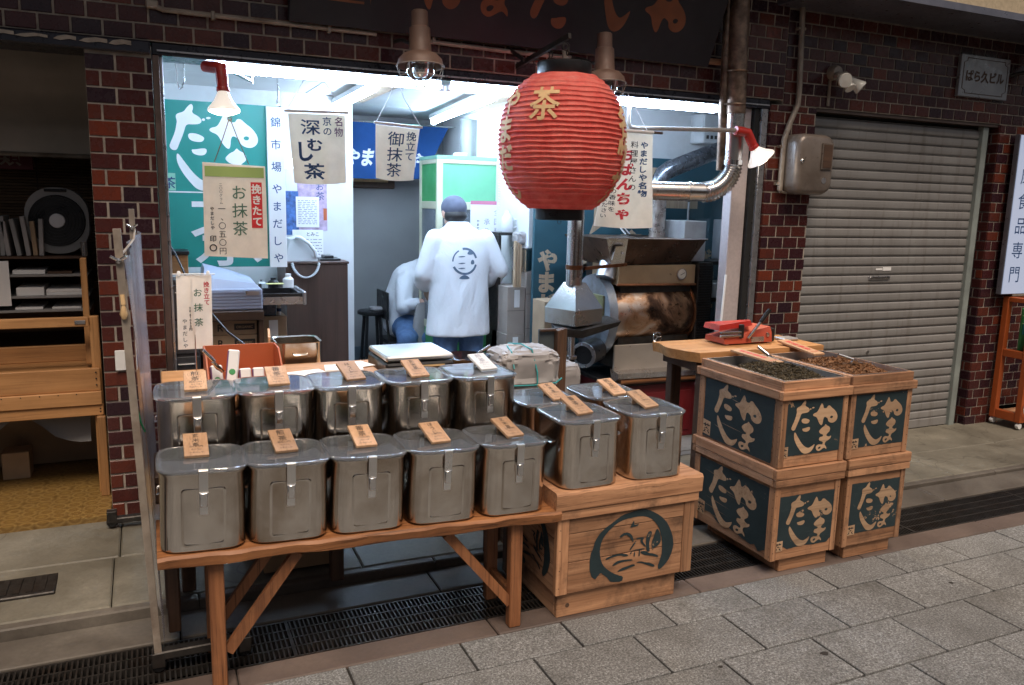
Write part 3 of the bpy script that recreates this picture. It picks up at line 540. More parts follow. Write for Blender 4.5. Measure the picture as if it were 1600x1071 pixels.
LOGO = [
  ( [(0.62, 0.92), (0.647, 0.866), (0.656, 0.812), (0.71, 0.812), (0.722, 0.853), (0.757, 0.857), (0.793, 0.812), (0.85, 0.759), (0.892, 0.692), (0.907, 0.621), (0.889, 0.562), (0.844, 0.527), (0.793, 0.531), (0.749, 0.567), (0.74, 0.616), (0.725, 0.634), (0.683, 0.661), (0.665, 0.616), (0.662, 0.549), (0.65, 0.5), (0.62, 0.518), (0.587, 0.576), (0.566, 0.638), (0.542, 0.67), (0.503, 0.687), (0.482, 0.71), (0.497, 0.737), (0.551, 0.754), (0.575, 0.804), (0.599, 0.871)] , [(0.772, 0.638), (0.796, 0.665), (0.829, 0.652), (0.82, 0.616), (0.79, 0.612)] ),
  ( [(0.713, 0.522), (0.737, 0.487), (0.775, 0.469), (0.799, 0.424), (0.79, 0.371), (0.749, 0.335), (0.737, 0.299), (0.79, 0.272), (0.826, 0.295), (0.823, 0.25), (0.787, 0.214), (0.743, 0.192), (0.728, 0.161), (0.728, 0.125), (0.757, 0.094), (0.766, 0.036), (0.74, 0.067), (0.716, 0.08), (0.674, 0.045), (0.638, 0.022), (0.596, 0.045), (0.578, 0.094), (0.587, 0.138), (0.626, 0.156), (0.68, 0.143), (0.695, 0.161), (0.692, 0.192), (0.644, 0.214), (0.62, 0.237), (0.632, 0.29), (0.683, 0.29), (0.689, 0.326), (0.65, 0.339), (0.614, 0.379), (0.614, 0.406), (0.656, 0.46), (0.695, 0.482)] , [(0.617, 0.089), (0.638, 0.112), (0.668, 0.107), (0.656, 0.071), (0.626, 0.063)] ),
  ( [(0.347, 0.996), (0.359, 0.951), (0.341, 0.893), (0.401, 0.857), (0.428, 0.812), (0.407, 0.772), (0.35, 0.763), (0.293, 0.763), (0.275, 0.687), (0.251, 0.603), (0.228, 0.536), (0.207, 0.464), (0.168, 0.464), (0.144, 0.504), (0.162, 0.562), (0.186, 0.629), (0.204, 0.696), (0.213, 0.763), (0.219, 0.786), (0.207, 0.848), (0.225, 0.879), (0.275, 0.897), (0.299, 0.942), (0.326, 0.982)] , None ),
  ( [(0.419, 0.821), (0.44, 0.844), (0.455, 0.826), (0.443, 0.804)] , None ),
  ( [(0.455, 0.844), (0.482, 0.862), (0.506, 0.848), (0.479, 0.826)] , None ),
  ( [(0.302, 0.629), (0.314, 0.665), (0.371, 0.665), (0.425, 0.638), (0.443, 0.612), (0.422, 0.571), (0.371, 0.567), (0.32, 0.585)] , None ),
  ( [(0.326, 0.482), (0.356, 0.482), (0.407, 0.496), (0.452, 0.5), (0.458, 0.46), (0.434, 0.42), (0.383, 0.415), (0.338, 0.437)] , None ),
  ( [(0.204, 0.429), (0.222, 0.424), (0.249, 0.371), (0.29, 0.295), (0.332, 0.219), (0.389, 0.147), (0.452, 0.107), (0.494, 0.125), (0.53, 0.152), (0.56, 0.174), (0.548, 0.116), (0.515, 0.049), (0.464, 0.013), (0.407, 0.009), (0.353, 0.036), (0.302, 0.112), (0.254, 0.196), (0.219, 0.281), (0.201, 0.353)] , None ),
]
RING = [(0.294, 0.131), (0.292, 0.109), (0.239, 0.115), (0.226, 0.134), (0.206, 0.152), (0.192, 0.164), (0.179, 0.15), (0.169, 0.138), (0.151, 0.155), (0.144, 0.178), (0.142, 0.207), (0.144, 0.244), (0.155, 0.267), (0.162, 0.297), (0.181, 0.324), (0.207, 0.343), (0.243, 0.363), (0.277, 0.383), (0.325, 0.392), (0.367, 0.396), (0.395, 0.39), (0.44, 0.366), (0.478, 0.335), (0.503, 0.296), (0.519, 0.251), (0.523, 0.221), (0.511, 0.177), (0.487, 0.149), (0.463, 0.13), (0.451, 0.142), (0.463, 0.172), (0.469, 0.204), (0.467, 0.253), (0.451, 0.307), (0.42, 0.344), (0.383, 0.365), (0.34, 0.368), (0.291, 0.365), (0.251, 0.352), (0.221, 0.329), (0.202, 0.31), (0.189, 0.287), (0.184, 0.259), (0.187, 0.224), (0.201, 0.194), (0.219, 0.172), (0.248, 0.151), (0.273, 0.138)]
SCENE = [
   [(0.208, 0.215), (0.233, 0.226), (0.271, 0.228), (0.299, 0.223), (0.317, 0.214), (0.3, 0.212), (0.272, 0.221), (0.237, 0.218), (0.217, 0.211)] ,
   [(0.241, 0.185), (0.259, 0.198), (0.287, 0.2), (0.322, 0.197), (0.338, 0.191), (0.319, 0.19), (0.287, 0.192), (0.266, 0.187), (0.249, 0.182)] ,
   [(0.265, 0.154), (0.282, 0.166), (0.309, 0.17), (0.337, 0.175), (0.35, 0.167), (0.324, 0.163), (0.303, 0.157), (0.275, 0.154)] ,
   [(0.348, 0.178), (0.369, 0.182), (0.395, 0.171), (0.416, 0.168), (0.439, 0.152), (0.436, 0.146), (0.41, 0.157), (0.388, 0.167), (0.366, 0.176)] ,
   [(0.366, 0.224), (0.392, 0.22), (0.407, 0.209), (0.432, 0.203), (0.455, 0.188), (0.448, 0.186), (0.422, 0.195), (0.393, 0.203), (0.371, 0.212)] ,
   [(0.397, 0.219), (0.392, 0.245), (0.39, 0.271), (0.398, 0.296), (0.408, 0.301), (0.418, 0.294), (0.41, 0.271), (0.406, 0.253), (0.409, 0.226), (0.412, 0.216), (0.403, 0.216)] ,
   [(0.422, 0.22), (0.422, 0.229), (0.417, 0.241), (0.42, 0.26), (0.425, 0.269), (0.437, 0.306), (0.446, 0.301), (0.458, 0.277), (0.462, 0.251), (0.449, 0.233), (0.429, 0.228), (0.428, 0.219)] ,
   [(0.345, 0.28), (0.377, 0.28), (0.382, 0.274), (0.373, 0.264), (0.394, 0.239), (0.387, 0.238), (0.363, 0.264), (0.37, 0.274), (0.349, 0.275)] ,
   [(0.342, 0.271), (0.348, 0.267), (0.322, 0.234), (0.316, 0.237)] ,
   [(0.327, 0.233), (0.387, 0.233), (0.387, 0.23), (0.331, 0.229)] ,
   [(0.32, 0.221), (0.325, 0.23), (0.329, 0.227), (0.325, 0.216)] ,
   [(0.337, 0.206), (0.339, 0.225), (0.343, 0.224), (0.343, 0.203)] ,
   [(0.359, 0.204), (0.361, 0.231), (0.366, 0.23), (0.366, 0.201)] ,
   [(0.267, 0.3), (0.294, 0.313), (0.323, 0.301), (0.335, 0.273), (0.331, 0.264), (0.317, 0.289), (0.295, 0.303), (0.275, 0.292)] ,
   [(0.314, 0.33), (0.324, 0.343), (0.329, 0.354), (0.334, 0.348), (0.331, 0.337), (0.349, 0.336), (0.354, 0.342), (0.351, 0.33), (0.332, 0.329), (0.32, 0.327)] ,
]
def smooth_poly(pts, it=2):
    for _ in range(it):
        q = []
        for i in range(len(pts)):
            a, b = pts[i], pts[(i+1) % len(pts)]
            q += [(a[0]*.75+b[0]*.25, a[1]*.75+b[1]*.25), (a[0]*.25+b[0]*.75, a[1]*.25+b[1]*.75)]
        pts = q
    return pts
def ragged(pts, amt):
    out = []
    for i in range(len(pts)):
        a, b = pts[i], pts[(i+1) % len(pts)]; n = max(1, int(math.hypot(b[0]-a[0], b[1]-a[1])/.012))
        for k in range(n):
            t = k/n; out.append((a[0]+(b[0]-a[0])*t+random.uniform(-amt, amt), a[1]+(b[1]-a[1])*t+random.uniform(-amt, amt)))
    return out
def logo_mb(o, ax, ay, w_, h_, d=.0004):
    b = MB(); ax = Vector(ax)*w_; ay = Vector(ay)*h_
    for out_, ho in LOGO: b.poly(smooth_poly(out_, 2), Vector(o)+ax.cross(ay).normalized()*d, ax, ay, 0, smooth_poly(ho, 2) if ho else None)
    return b

# ------------------------------------------------------------------ bench
TL = lambda x: -(x-.65)*.0255
bn = thing('bench', 'long worn wooden trestle bench carrying the front row of steel tea cans', 'bench', (.65, 2.65, 0))
def tilt(x, y, z): return (x, y, z+TL(x))
bm2 = MB()      # worn plank with a wavy front edge
nx = 40; rings = []
for i in range(nx+1):
    x = -.022+1.352*i/nx; wv = .0035*math.sin(x*23)+.0025*math.sin(x*51+1); wb = .003*math.sin(x*17+2)
    zt, zb = .4665+wv*.3, .421+wb
    rings.append([(x, 2.484+wv, zb+.006), (x, 2.479+wv*.8, zt-.012), (x, 2.486+wv*.5, zt-.002), (x, 2.80, zt), (x, 2.803, zb+.004), (x, 2.494, zb)])
bm2.loft(rings).fn(tilt).build('seat', M['bench'], bn, 25)
for nm, x in (('leg', .143), ('leg', 1.172)):
    for y in (2.538, 2.765):
        MB().cbox(x-.023, x+.023, y-.020, y+.020, .0, .422+TL(x), .004).build('leg', M['bench_z'], bn)
for y in (2.538, 2.765):
    for x0, z0, x1, z1 in ((.17, .115, .395, .410), (1.155, .095, .905, .405)):
        MB().bar((x0, y, z0), (x1, y, z1+TL(x1)), .022, .034).build('brace', M['bench_z'], bn)
for x in (.143, 1.172): MB().cbox(x-.012, x+.012, 2.559, 2.744, .10, .135, .003).build('stretcher', M['bench_z'], bn)
MB().cbox(-.01, 1.31, 2.62, 2.645, .385, .420, .003).fn(tilt).build('rail', M['bench'], bn)

# ------------------------------------------------------------------ steel tea cans
def rr(hx, hy, r, n=7):
    out = []
    for cx, cy, a0 in ((hx-r, hy-r, 0), (-hx+r, hy-r, 90), (-hx+r, -hy+r, 180), (hx-r, -hy+r, 270)):
        for k in range(n): a = R(a0+90*k/(n-1)); out.append((cx+r*math.cos(a), cy+r*math.sin(a)))
    return out
def bulge(x, y, hx=.119, hy=.127, k=.0065):
    fx = max(0, 1-(x/hx)**2); fy = max(0, 1-(y/hy)**2); return x+math.copysign(k*fy, x), y+math.copysign(k*fx, y)
def ring(hx, hy, r, z):
    out = []; p = rr(hx, hy, r)
    for i in range(len(p)):
        a, b_ = p[i], p[(i+1) % len(p)]; n = 8 if i % 7 == 6 else 1
        for q in range(n): out.append((*bulge(a[0]+(b_[0]-a[0])*q/n, a[1]+(b_[1]-a[1])*q/n), z))
    return out
can = thing('tea_can', 'steel tea can', 'canister', (0,0,0), 'square steel tea cans')
H = .248
bd = MB(); hx, hy, cr_ = .119, .127, .046
bd.loft([ring(hx-.006, hy-.006, cr_-.004, .0), ring(hx, hy, cr_, .006), ring(hx, hy, cr_, H-.010), ring(hx+.003, hy+.003, cr_+.002, H-.006), ring(hx+.003, hy+.003, cr_+.002, H),
         ring(hx-.002, hy-.002, cr_-.002, H), ring(hx-.003, hy-.003, cr_-.002, .01)])
bd.build('body', M['steel'], can, 40)
pn = MB()     # pressed panel with a raised border on the front
def rrz(hx, hz, r, y, zc, dx=0): return [(dx+x, y, zc+z) for x, z in rr(hx, hz, r, 5)]
pn.loft([rrz(.064, .092, .014, -hy, .112), rrz(.0615, .0895, .012, -hy-.0011, .112), rrz(.0585, .0865, .010, -hy-.0011, .112), rrz(.056, .084, .008, -hy-.0003, .112)], caps=False)
hf0 = hy; pn.fn(lambda x, y, z: (x, y-.0065*(1-(x/hx)**2), z))
pn.build('pressed_panel', M['steel'], can, 50)
for s in (-1, 1):
    MB().tube([(s*(hx+.001), -.035, .165), (s*(hx+.012), -.033, .160), (s*(hx+.012), .033, .160), (s*(hx+.001), .035, .165)], .003, 6).build('side_handle', M['chrome'], can, 40)
MB().loft([ring(hx+.0045, hy+.0045, cr_+.003, H+.001), ring(hx+.008, hy+.008, cr_+.005, H+.003), ring(hx+.008, hy+.008, cr_+.005, H+.008), ring(hx+.004, hy+.004, cr_+.002, H+.0105), ring(hx-.012, hy-.012, cr_-.01, H+.0105)]).build('lid', M['lid'], can, 40)
MB().loft([ring(hx-.005, hy-.005, cr_-.005, .02), ring(hx-.005, hy-.005, cr_-.005, H-.075)]).build('tea_fill', M['tealdk'], can, 40)
hy += .0065; la = MB().cbox(-.0135, .0135, -hy-.0115, -hy-.009, H-.055, H+.012, .001).cbox(-.0135, .0135, -hy-.011, -hy+.004, H+.0110, H+.0128, .0008).build('latch', M['clasp'], can)
MB().tube([(-.013, -hy-.009, H-.058), (.013, -hy-.009, H-.058)], .0028, 8).cbox(-.0105, .0105, -hy-.016, -hy-.010, H-.100, H-.058, .0015).build('lever', M['chrome'], la, 40)
MB().cbox(-.0125, .0125, -hy-.006, -hy-.0008, H-.128, H-.06, .001).build('latch_plate', M['clasp'], la)

pq = thing('price_plaque', 'plaque', 'price tag', (0,0,0), 'small wooden price tags lying on the lids')
pq_tilt = R(20)
MB().cbox(-.0365, .0365, -.060, .060, 0, .0105, .0012).xf(Matrix.Rotation(pq_tilt, 4, 'X')).build('tablet', M['plaque'], pq)
def plaque_text(big, small, mat):
    b = MB(); a = (1, 0, 0); u = (0, 1, 0)
    b.column(big, (0, .054, .0112), .030 if len(big) < 3 else .022, None, a, u, .003)
    b.text(small, (0, -.018, .0112), .0105, a, u, .006).text('百グラム', (0, -.032, .0112), .0075, a, u).text('やまだしや', (0, -.049, .0112), .0085, a, u)
    me = b.xf(Matrix.Rotation(pq_tilt, 4, 'X')).mesh('lettering', -1); me.materials.append(mat); return me
TX = [plaque_text('煎茶', '四五〇円', M['ink']), plaque_text('玄米茶', '三〇〇円', M['ink']), plaque_text('ほうじ', '二五〇円', M['ink']), plaque_text('番茶', '二〇〇円', M['ink'])]
letq = bpy.data.objects.new('lettering', TX[0]); C.objects.link(letq); letq.parent = pq
MB().cbox(-.02, .02, .030, .036, -.0205, .0105, .001).build('prop', M['plaque'], pq)
pqz = .0206
fr_ = ['at the left end of the bench', 'second from the left on the bench', 'in the middle of the bench', 'fourth from the left on the bench', 'at the right end of the bench']
bk_ = ['leftmost of the row behind the bench', 'second in the row behind the bench', 'in the middle of the row behind the bench', 'fourth in the row behind the bench, before the scale', 'rightmost in the row behind the bench']
cr4 = ['front left on the farmhouse crate', 'front right on the farmhouse crate', 'back left on the crate, half hidden', 'back right on the farmhouse crate']
cans = []; tags = []
def put_can(i, x, y, z, lab, dx, dy, rz, tilty=0):
    o = can if i == 0 else dup(can, (0,0,0), '')
    o.location = (x, y, z); o.rotation_euler = (0, tilty, random.uniform(-.03, .03)); o['label'] = 'steel tea can ' + lab
    t = pq if i == 0 else dup(pq, (0,0,0), '')
    t.location = (x+dx, y+dy, z+H+.0112+pqz); t.rotation_euler = (0, tilty, rz)
    t['label'] = 'wooden price tag on the can ' + lab
    cans.append(o); tags.append(t)
    for c in t.children:
        if c.name.startswith('lettering'): c.data = TX[(i*3+1) % 4]
ins = [(-.008, .05, .0), (.005, .03, .1), (.01, .02, .06), (.0, .0, .14), (.015, .0, .22)]
for i, x in enumerate((.114, .367, .624, .886, 1.150)):
    put_can(i, x, 2.622, .4675+TL(x), fr_[i], *ins[i], R(1.46))
ins = [(-.0, .0, -.02), (.015, .0, .0), (.025, .0, .16), (.0, -.02, .1), (.03, .02, .16)]
for i, x in enumerate((.123, .380, .634, .899, 1.160)):
    put_can(5+i, x, 2.915, .637, bk_[i], *ins[i])
for i, (x, y) in enumerate(((1.462, 2.625), (1.758, 2.628), (1.437, 2.905), (1.745, 2.915))):
    put_can(10+i, x, y, .5135, cr4[i], (-.01, -.01, .03, .0)[i], (0, 0, -.05, -.06)[i], (.2, .22, .18, .18)[i])
# the fifth back tag is white plastic
wt = tags[9]; wt['label'] = 'white plastic price tag on the rightmost can behind the bench'
for c in wt.children:
    if not c.name.startswith('lettering'):
        c.data = c.data.copy(); c.data.materials.clear(); c.data.materials.append(M['white'])
    else:
        c.data = c.data.copy(); c.data.materials.clear(); c.data.materials.append(M['faintink'])

# stand under the second row
ds = thing('display_stand', 'dark wooden stand under the second row of cans', 'stand', (.64, 3.2, 0))
MB().cbox(-.02, 1.32, 2.785, 3.07, .61, .637, .004).build('shelf', M['dwood'], ds)
for x in (.02, .62, 1.28): MB().cbox(x-.025, x+.025, 3.0, 3.05, .06, .61, .004).build('leg', M['dwood_z'], ds)
for x in (.02, 1.28): MB().cbox(x-.02, x+.02, 2.81, 2.85, .065, .61, .004).build('leg', M['dwood_z'], ds)
MB().cbox(-.02, 1.32, 2.79, 2.81, .54, .609, .003).build('apron_board', M['dwood'], ds)
ct = thing('counter', 'wooden counter table behind the tea cans', 'counter', (.64, 3.4, 0))
MB().cbox(.02, 1.40, 3.085, 3.72, .770, .800, .004).build('counter_top', M['pine'], ct)
MB().cbox(.05, 1.38, 3.10, 3.12, .64, .769, .003).build('front_board', M['dwood'], ct)
for x in (.08, 1.34):
    for y in (3.15, 3.66): MB().cbox(x-.025, x+.025, y-.025, y+.025, .055, .769, .004).build('leg', M['dwood_z'], ct)
cb = thing('cardboard_box', 'flat cardboard carton on the floor under the bench', 'box', (.52, 3.3, .055))
MB().cbox(.36, .68, 3.17, 3.45, .06, .21, .002).build('carton', M['kraft'], cb)
MB().box(.36, .68, 3.168, 3.1695, .13, .134).build('tape', M['paper'], cb)

# ------------------------------------------------------------------ crates
def planks(par, axis, fixed, a0, a1, z0, z1, n, th, mat, name='plank'):
    zs = [z0]; 
    for i in range(n-1): zs.append(z0+(z1-z0)*(i+1+random.uniform(-.12,.12))/n)
    zs.append(z1)
    for i in range(n):
        d = random.uniform(-.0008, .0008)
        b = MB()
        if axis == 'x': b.cbox(a0, a1, fixed+d, fixed+th+d, zs[i]+.0010, zs[i+1]-.0010, .002)
        else: b.cbox(fixed+d, fixed+th+d, a0, a1, zs[i]+.0010, zs[i+1]-.0010, .002)
        b.build(name, mat, par)
def joints(par, xs_, y, z0, z1, mat):       # row of nail heads down a corner
    b = MB(); n = 6
    for x in xs_:
        for i in range(n): b.lathe([(.0026,0),(.0018,.0008)], (x+random.uniform(-.002,.002), y, z0+(z1-z0)*(i+.5)/n), 6, (0,-1,0))
    b.build('nail', mat, par)
def crate(x0, x1, y0, y1, z0, z1, label, side_logo=True, worn=False, lidz=None, rimtop=True, pane=None, spane=None, seal=True):
    c = thing('tea_crate', label, 'crate', ((x0+x1)/2, (y0+y1)/2, z0), 'stencilled wooden tea crates')
    th = .014
    planks(c, 'x', y0+.004, x0+.030, x1-.030, z0, z1, 2, th, M['crate_x'])
    planks(c, 'x', y1-th-.004, x0+.030, x1-.030, z0, z1, 2, th, M['crate_x'])
    planks(c, 'y', x0+.004, y0+.040, y1-.040, z0, z1, 3, th, M['crate_y']); planks(c, 'y', x1-th-.004, y0+.040, y1-.040, z0, z1, 3, th, M['crate_y'])
    for x in (x0, x1-.0295):
        for y in (y0, y1-.0395): MB().cbox(x, x+.0295, y, y+.0395, z0, z1, .002).build('corner_post', M['crate_z'], c)
    MB().box(x0+.02, x1-.02, y0+.02, y1-.02, z0+.002, z0+.012).build('bottom', M['crate_x'], c)
    joints(c, (x0+.009, x1-.010), y0-.0002, z0+.012, z1-.012, M['dwood'])
    nb_ = MB()
    for y in (y0+.010, y1-.012):
        for i in range(9): nb_.lathe([(.0026,0),(.0018,.0008)], (x0-.0002, y+random.uniform(-.003,.003), z0+.02+(z1-z0-.04)*i/8), 6, (-1,0,0))
    nb_.build('nail', M['dwood'], c)
    # stencilled fields
    px0, px1, pz0, pz1 = pane
    o = (px0, y0+.003-.0012, pz0); w_, h_ = px1-px0, pz1-pz0
    edge = [(0,0),(1,0),(1,1),(0,1)]
    if worn: edge = [(0,.06),(.14,.05),(.2,.0),(.45,.02),(.6,.0),(.86,.0),(.9,.06),(.97,.10),(1,.24),(1,1),(0,1)]
    pf = MB().poly(ragged([(u*w_, v*h_) for u, v in edge], .0010), o, (1,0,0), (0,0,1), 0).build('stencil_field', M['paint'], c, smooth=-1)
    logo_mb((0, -.0006, 0), (1,0,0), (0,0,1), w_, h_).xf(Matrix.Translation(Vector(o))).build('lettering', M['letterwood'], pf, smooth=-1)
    if seal:
        MB().poly([(-.008,-.006),(.042,-.004),(.042,.042),(-.006,.040)], (o[0], o[1]-.0007, o[2]), (1,0,0), (0,0,1)).build('seal_patch', M['letterwood'], pf, smooth=-1)
        MB().text('茶', (o[0]+.018, o[1]-.0012, o[2]+.002), .036, (1,0,0), (0,0,1), .03).build('seal', M['ink'], pf, smooth=-1)
    if spane:
        py0, py1, qz0, qz1 = spane; w_, h_ = py1-py0, qz1-qz0
        o = (x0+.003-.0012, py1, qz0)
        edge = [(0,0),(1,0),(1,1),(0,1)]
        if worn: edge = [(0,.12),(.1,.1),(.2,.13),(.34,.02),(.42,.06),(.58,.03),(.7,.0),(.8,-.02),(.85,.02),(.9,-.06),(.97,.0),(1,.02),(1,1),(0,1)]
        pf = MB().poly(ragged([(u*w_, v*h_) for u, v in edge], .0012), o, (0,-1,0), (0,0,1), 0).build('stencil_field', M['paint'], c, smooth=-1)
        logo_mb((0,0,0), (0,-1,0), (0,0,1), w_*.90, h_*1.0, .0006).xf(Matrix.Translation(Vector(o)+Vector((0,-w_*.03,-.0)))).build('lettering', M['letterwood'], pf, smooth=-1)
        MB().poly([(0,.012),(.055,.008),(.055,.075),(0,.08)], (o[0]-.0007, o[1], o[2]), (0,-1,0), (0,0,1)).build('seal_patch', M['letterwood'], pf, smooth=-1)
        MB().text('茶', (o[0]-.0012, o[1]-.028, o[2]+.02), .05, (0,-1,0), (0,0,1), .03).build('seal', M['ink'], pf, smooth=-1)
        sc_ = MB()       # long scratches down to bare wood
        for k in range(3 if not worn else 7):
            u = random.uniform(.0, .5)*w_; v = random.uniform(.05, .9)*h_; l = random.uniform(.1, .45)*w_
            sc_.poly([(u,v),(u+l*.5,v-.005),(u+l,v-.011),(u+l*.5,v-.0068)], (o[0]-.0010, o[1], o[2]), (0,-1,0), (0,0,1))
        sc_.build('scratch', M['letterwood'], pf, smooth=-1)
    if lidz:
        z2, z3 = lidz; e = .013; zm = z2+(z3-z2)*.42
        for (za, zb, ee) in ((z2, zm-.001, e-.002), (zm+.001, z3, e)):
            MB().cbox(x0-ee, x1+ee, y0-ee, y0+.012, za, zb, .003).build('lid_board', M['crate_x'], c)
            MB().cbox(x0-ee, x1+ee, y1-.012, y1+ee, za, zb, .003).build('lid_board', M['crate_x'], c)
            MB().cbox(x0-ee+.0003, x0+.012, y0+.0123, y1-.0123, za, zb, .003).build('lid_board', M['crate_y'], c)
            MB().cbox(x1-.012, x1+ee-.0003, y0+.0123, y1-.0123, za, zb, .003).build('lid_board', M['crate_y'], c)
        MB().box(x0+.012, x1-.012, y0+.012, y1-.012, z3-.012, z3-.001).build('lid_top', M['crate_x'], c)
    return c
def plinth(x0, x1, y0, y1, z1, label):
    t = thing('plinth', label, 'plinth', ((x0+x1)/2, (y0+y1)/2, 0), 'low wooden plinths under the crates')
    MB().cbox(x0, x1, y0, y0+.024, 0, z1, .003).build('board', M['crate_x'], t); MB().cbox(x0, x1, y1-.024, y1, 0, z1, .003).build('board', M['crate_x'], t)
    MB().cbox(x0, x0+.024, y0+.0245, y1-.0245, 0, z1, .003).build('board', M['crate_y'], t); MB().cbox(x1-.024, x1, y0+.0245, y1-.0245, 0, z1, .003).build('board', M['crate_y'], t)
    b = MB()
    for k in range(7): b.box(x0+.01+k*(x1-x0)/7, x0+.01+k*(x1-x0)/7+.012, y0-.002, y0-.0003, z1-.006, z1-.001)
    b.build('splinter', M['dwood'], t)
plinth(2.425, 2.695, 2.525, 3.02, .066, 'low wooden plinth under the left pair of stacked crates')
plinth(2.800, 3.080, 2.525, 3.02, .066, 'low wooden plinth under the right pair of stacked crates')
YB = 3.055
crate(2.352, 2.715, 2.50, YB, .067, .398, 'worn lower left crate with flaking dark lettering field on two sides', worn=True, lidz=(.400, .478), pane=(2.372, 2.712, .112, .352), spane=(2.535, 3.015, .10, .385))
crate(2.757, 3.110, 2.50, YB, .067, .398, 'lower right crate of the stack, front nearly clean, beside the shutter', lidz=(.400, .478), pane=(2.785, 3.095, .125, .360))
def top_crate(x0, x1, lab, pane, spane):
    c = crate(x0, x1, 2.50, YB, .480, .772, lab, pane=pane, spane=spane)
    e = .013; cx, cy = 0, 0
    z2, z3 = .774, .812
    MB().cbox(x0-e, x1+e, 2.5-e, 2.512, z2, z3, .003).build('rim_board', M['crate_x'], c); MB().cbox(x0-e, x1+e, YB-.012, YB+e, z2, z3, .003).build('rim_board', M['crate_x'], c)
    MB().cbox(x0-e+.0003, x0+.012, 2.5123, YB-.0123, z2, z3, .003).build('rim_board', M['crate_y'], c); MB().cbox(x1-.012, x1+e-.0003, 2.5123, YB-.0123, z2, z3, .003).build('rim_board', M['crate_y'], c)
    z3, z4 = .812, .850
    MB().cbox(x0+.001, x1-.001, 2.501, 2.517, z3, z4, .002).build('collar_board', M['crate_x'], c); MB().cbox(x0+.001, x1-.001, YB-.017, YB-.001, z3, z4, .002).build('collar_board', M['crate_x'], c)
    MB().cbox(x0+.001, x0+.017, 2.5175, YB-.0175, z3, z4, .002).build('collar_board', M['crate_y'], c); MB().cbox(x1-.017, x1-.001, 2.5175, YB-.0175, z3, z4, .002).build('collar_board', M['crate_y'], c)
    b = MB(); a0, a1, b0, b1 = x0+.018, x1-.018, 2.518, YB-.018; t = .0025
    b.box(a0, a1, b0, b0+t, .70, .8525).box(a0, a1, b1-t, b1, .70, .8525).box(a0, a0+t, b0+t, b1-t, .70, .8525).box(a1-t, a1, b0+t, b1-t, .70, .8525).box(a0+t, a1-t, b0+t, b1-t, .70, .704)
    b.build('metal_liner', M['liner'], c)
    return a0+t, a1-t, b0+t, b1-t
la_ = top_crate(2.352, 2.715, 'upper left crate with a tin liner full of dark tea, lettering on front and side', (2.358, 2.692, .530, .768), (2.548, 3.012, .490, .768))
lb_ = top_crate(2.732, 3.098, 'upper right crate with a tin liner full of brown roasted tea', (2.755, 3.078, .528, .765), None)
def tea_heap(lim, name, label, mat, cat, peak, seed):
    x0, x1, y0, y1 = lim; rn = random.Random(seed); b = MB(); n, m = 24, 34; vs = []
    def hz(u, v): return .775 + peak*max(0, 1-((u-.60)/.62)**2-((v-.44)/.66)**2) + .004*math.sin(u*37+v*19)
    for i in range(n+1):
        for j in range(m+1): vs.append((x0+(x1-x0)*i/n, y0+(y1-y0)*j/m, hz(i/n, j/m)+rn.uniform(-.003, .003)))
    b.add(vs, [(i*(m+1)+j, (i+1)*(m+1)+j, (i+1)*(m+1)+j+1, i*(m+1)+j+1) for i in range(n) for j in range(m)])
    for _ in range(5200):
        u, v = rn.random(), rn.random(); u = .03+.94*u; v = .03+.94*v
        p = Vector((x0+(x1-x0)*u, y0+(y1-y0)*v, hz(u, v)+rn.uniform(.0, .005))); d = Vector((rn.gauss(0,1), rn.gauss(0,1), rn.gauss(0,.5))).normalized(); e = d.orthogonal(); e.rotate(Matrix.Rotation(rn.uniform(0, 6.3), 3, d))
        l, w_ = rn.uniform(.004, .010), rn.uniform(.0012, .003); q = [p-d*l-e*w_, p+d*l*.6-e*w_*.5, p+d*l+e*w_, p-d*l*.5+e*w_]
        for k in q: k.x = min(max(k.x, x0+.001), x1-.001); k.y = min(max(k.y, y0+.001), y1-.001)
        b.add(q, [(0,1,2,3)])
    o = b.build(name, mat, smooth=-1); tag(o, label, cat, kind='stuff'); return hz
tea_heap(la_, 'tea_leaves', 'heap of dark green tea leaves in the left tin liner', M['blk_tea'], 'tea', .085, 3)
tea_heap(lb_, 'tea_leaves', 'heap of reddish brown roasted tea in the right tin liner', M['brown_tea'], 'tea', .085, 5)
def crate_tag(x0, y0, z0, x1, y1, z1, label):
    a, b_ = Vector((x0, y0, z0)), Vector((x1, y1, z1)); d = (b_-a); L = d.length
    t = thing('price_plaque', label, 'price tag', a, 'wooden price tags on the tea crates'); t.rotation_euler = d.to_track_quat('Y', 'Z').to_euler()
    MB().cbox(-.035, .035, 0, L, 0, .011, .0015).build('tablet', M['plaque'], t, rel=False)
    b = MB(); b.column('荒茶番茶', (0, L-.03, .0116), .036, None, (1,0,0), (0,1,0), .02); b.text('三〇〇円', (0, .03, .0116), .014, (1,0,0), (0,1,0), .01)
    b.build('lettering', M['redink'], t, rel=False, smooth=-1)
crate_tag(2.60, 2.81, .852, 2.55, 3.06, .872, 'wooden price tag stuck in the dark tea of the left crate')
crate_tag(2.95, 2.92, .853, 2.93, 3.16, .884, 'wooden price tag stuck in the roasted tea of the right crate')
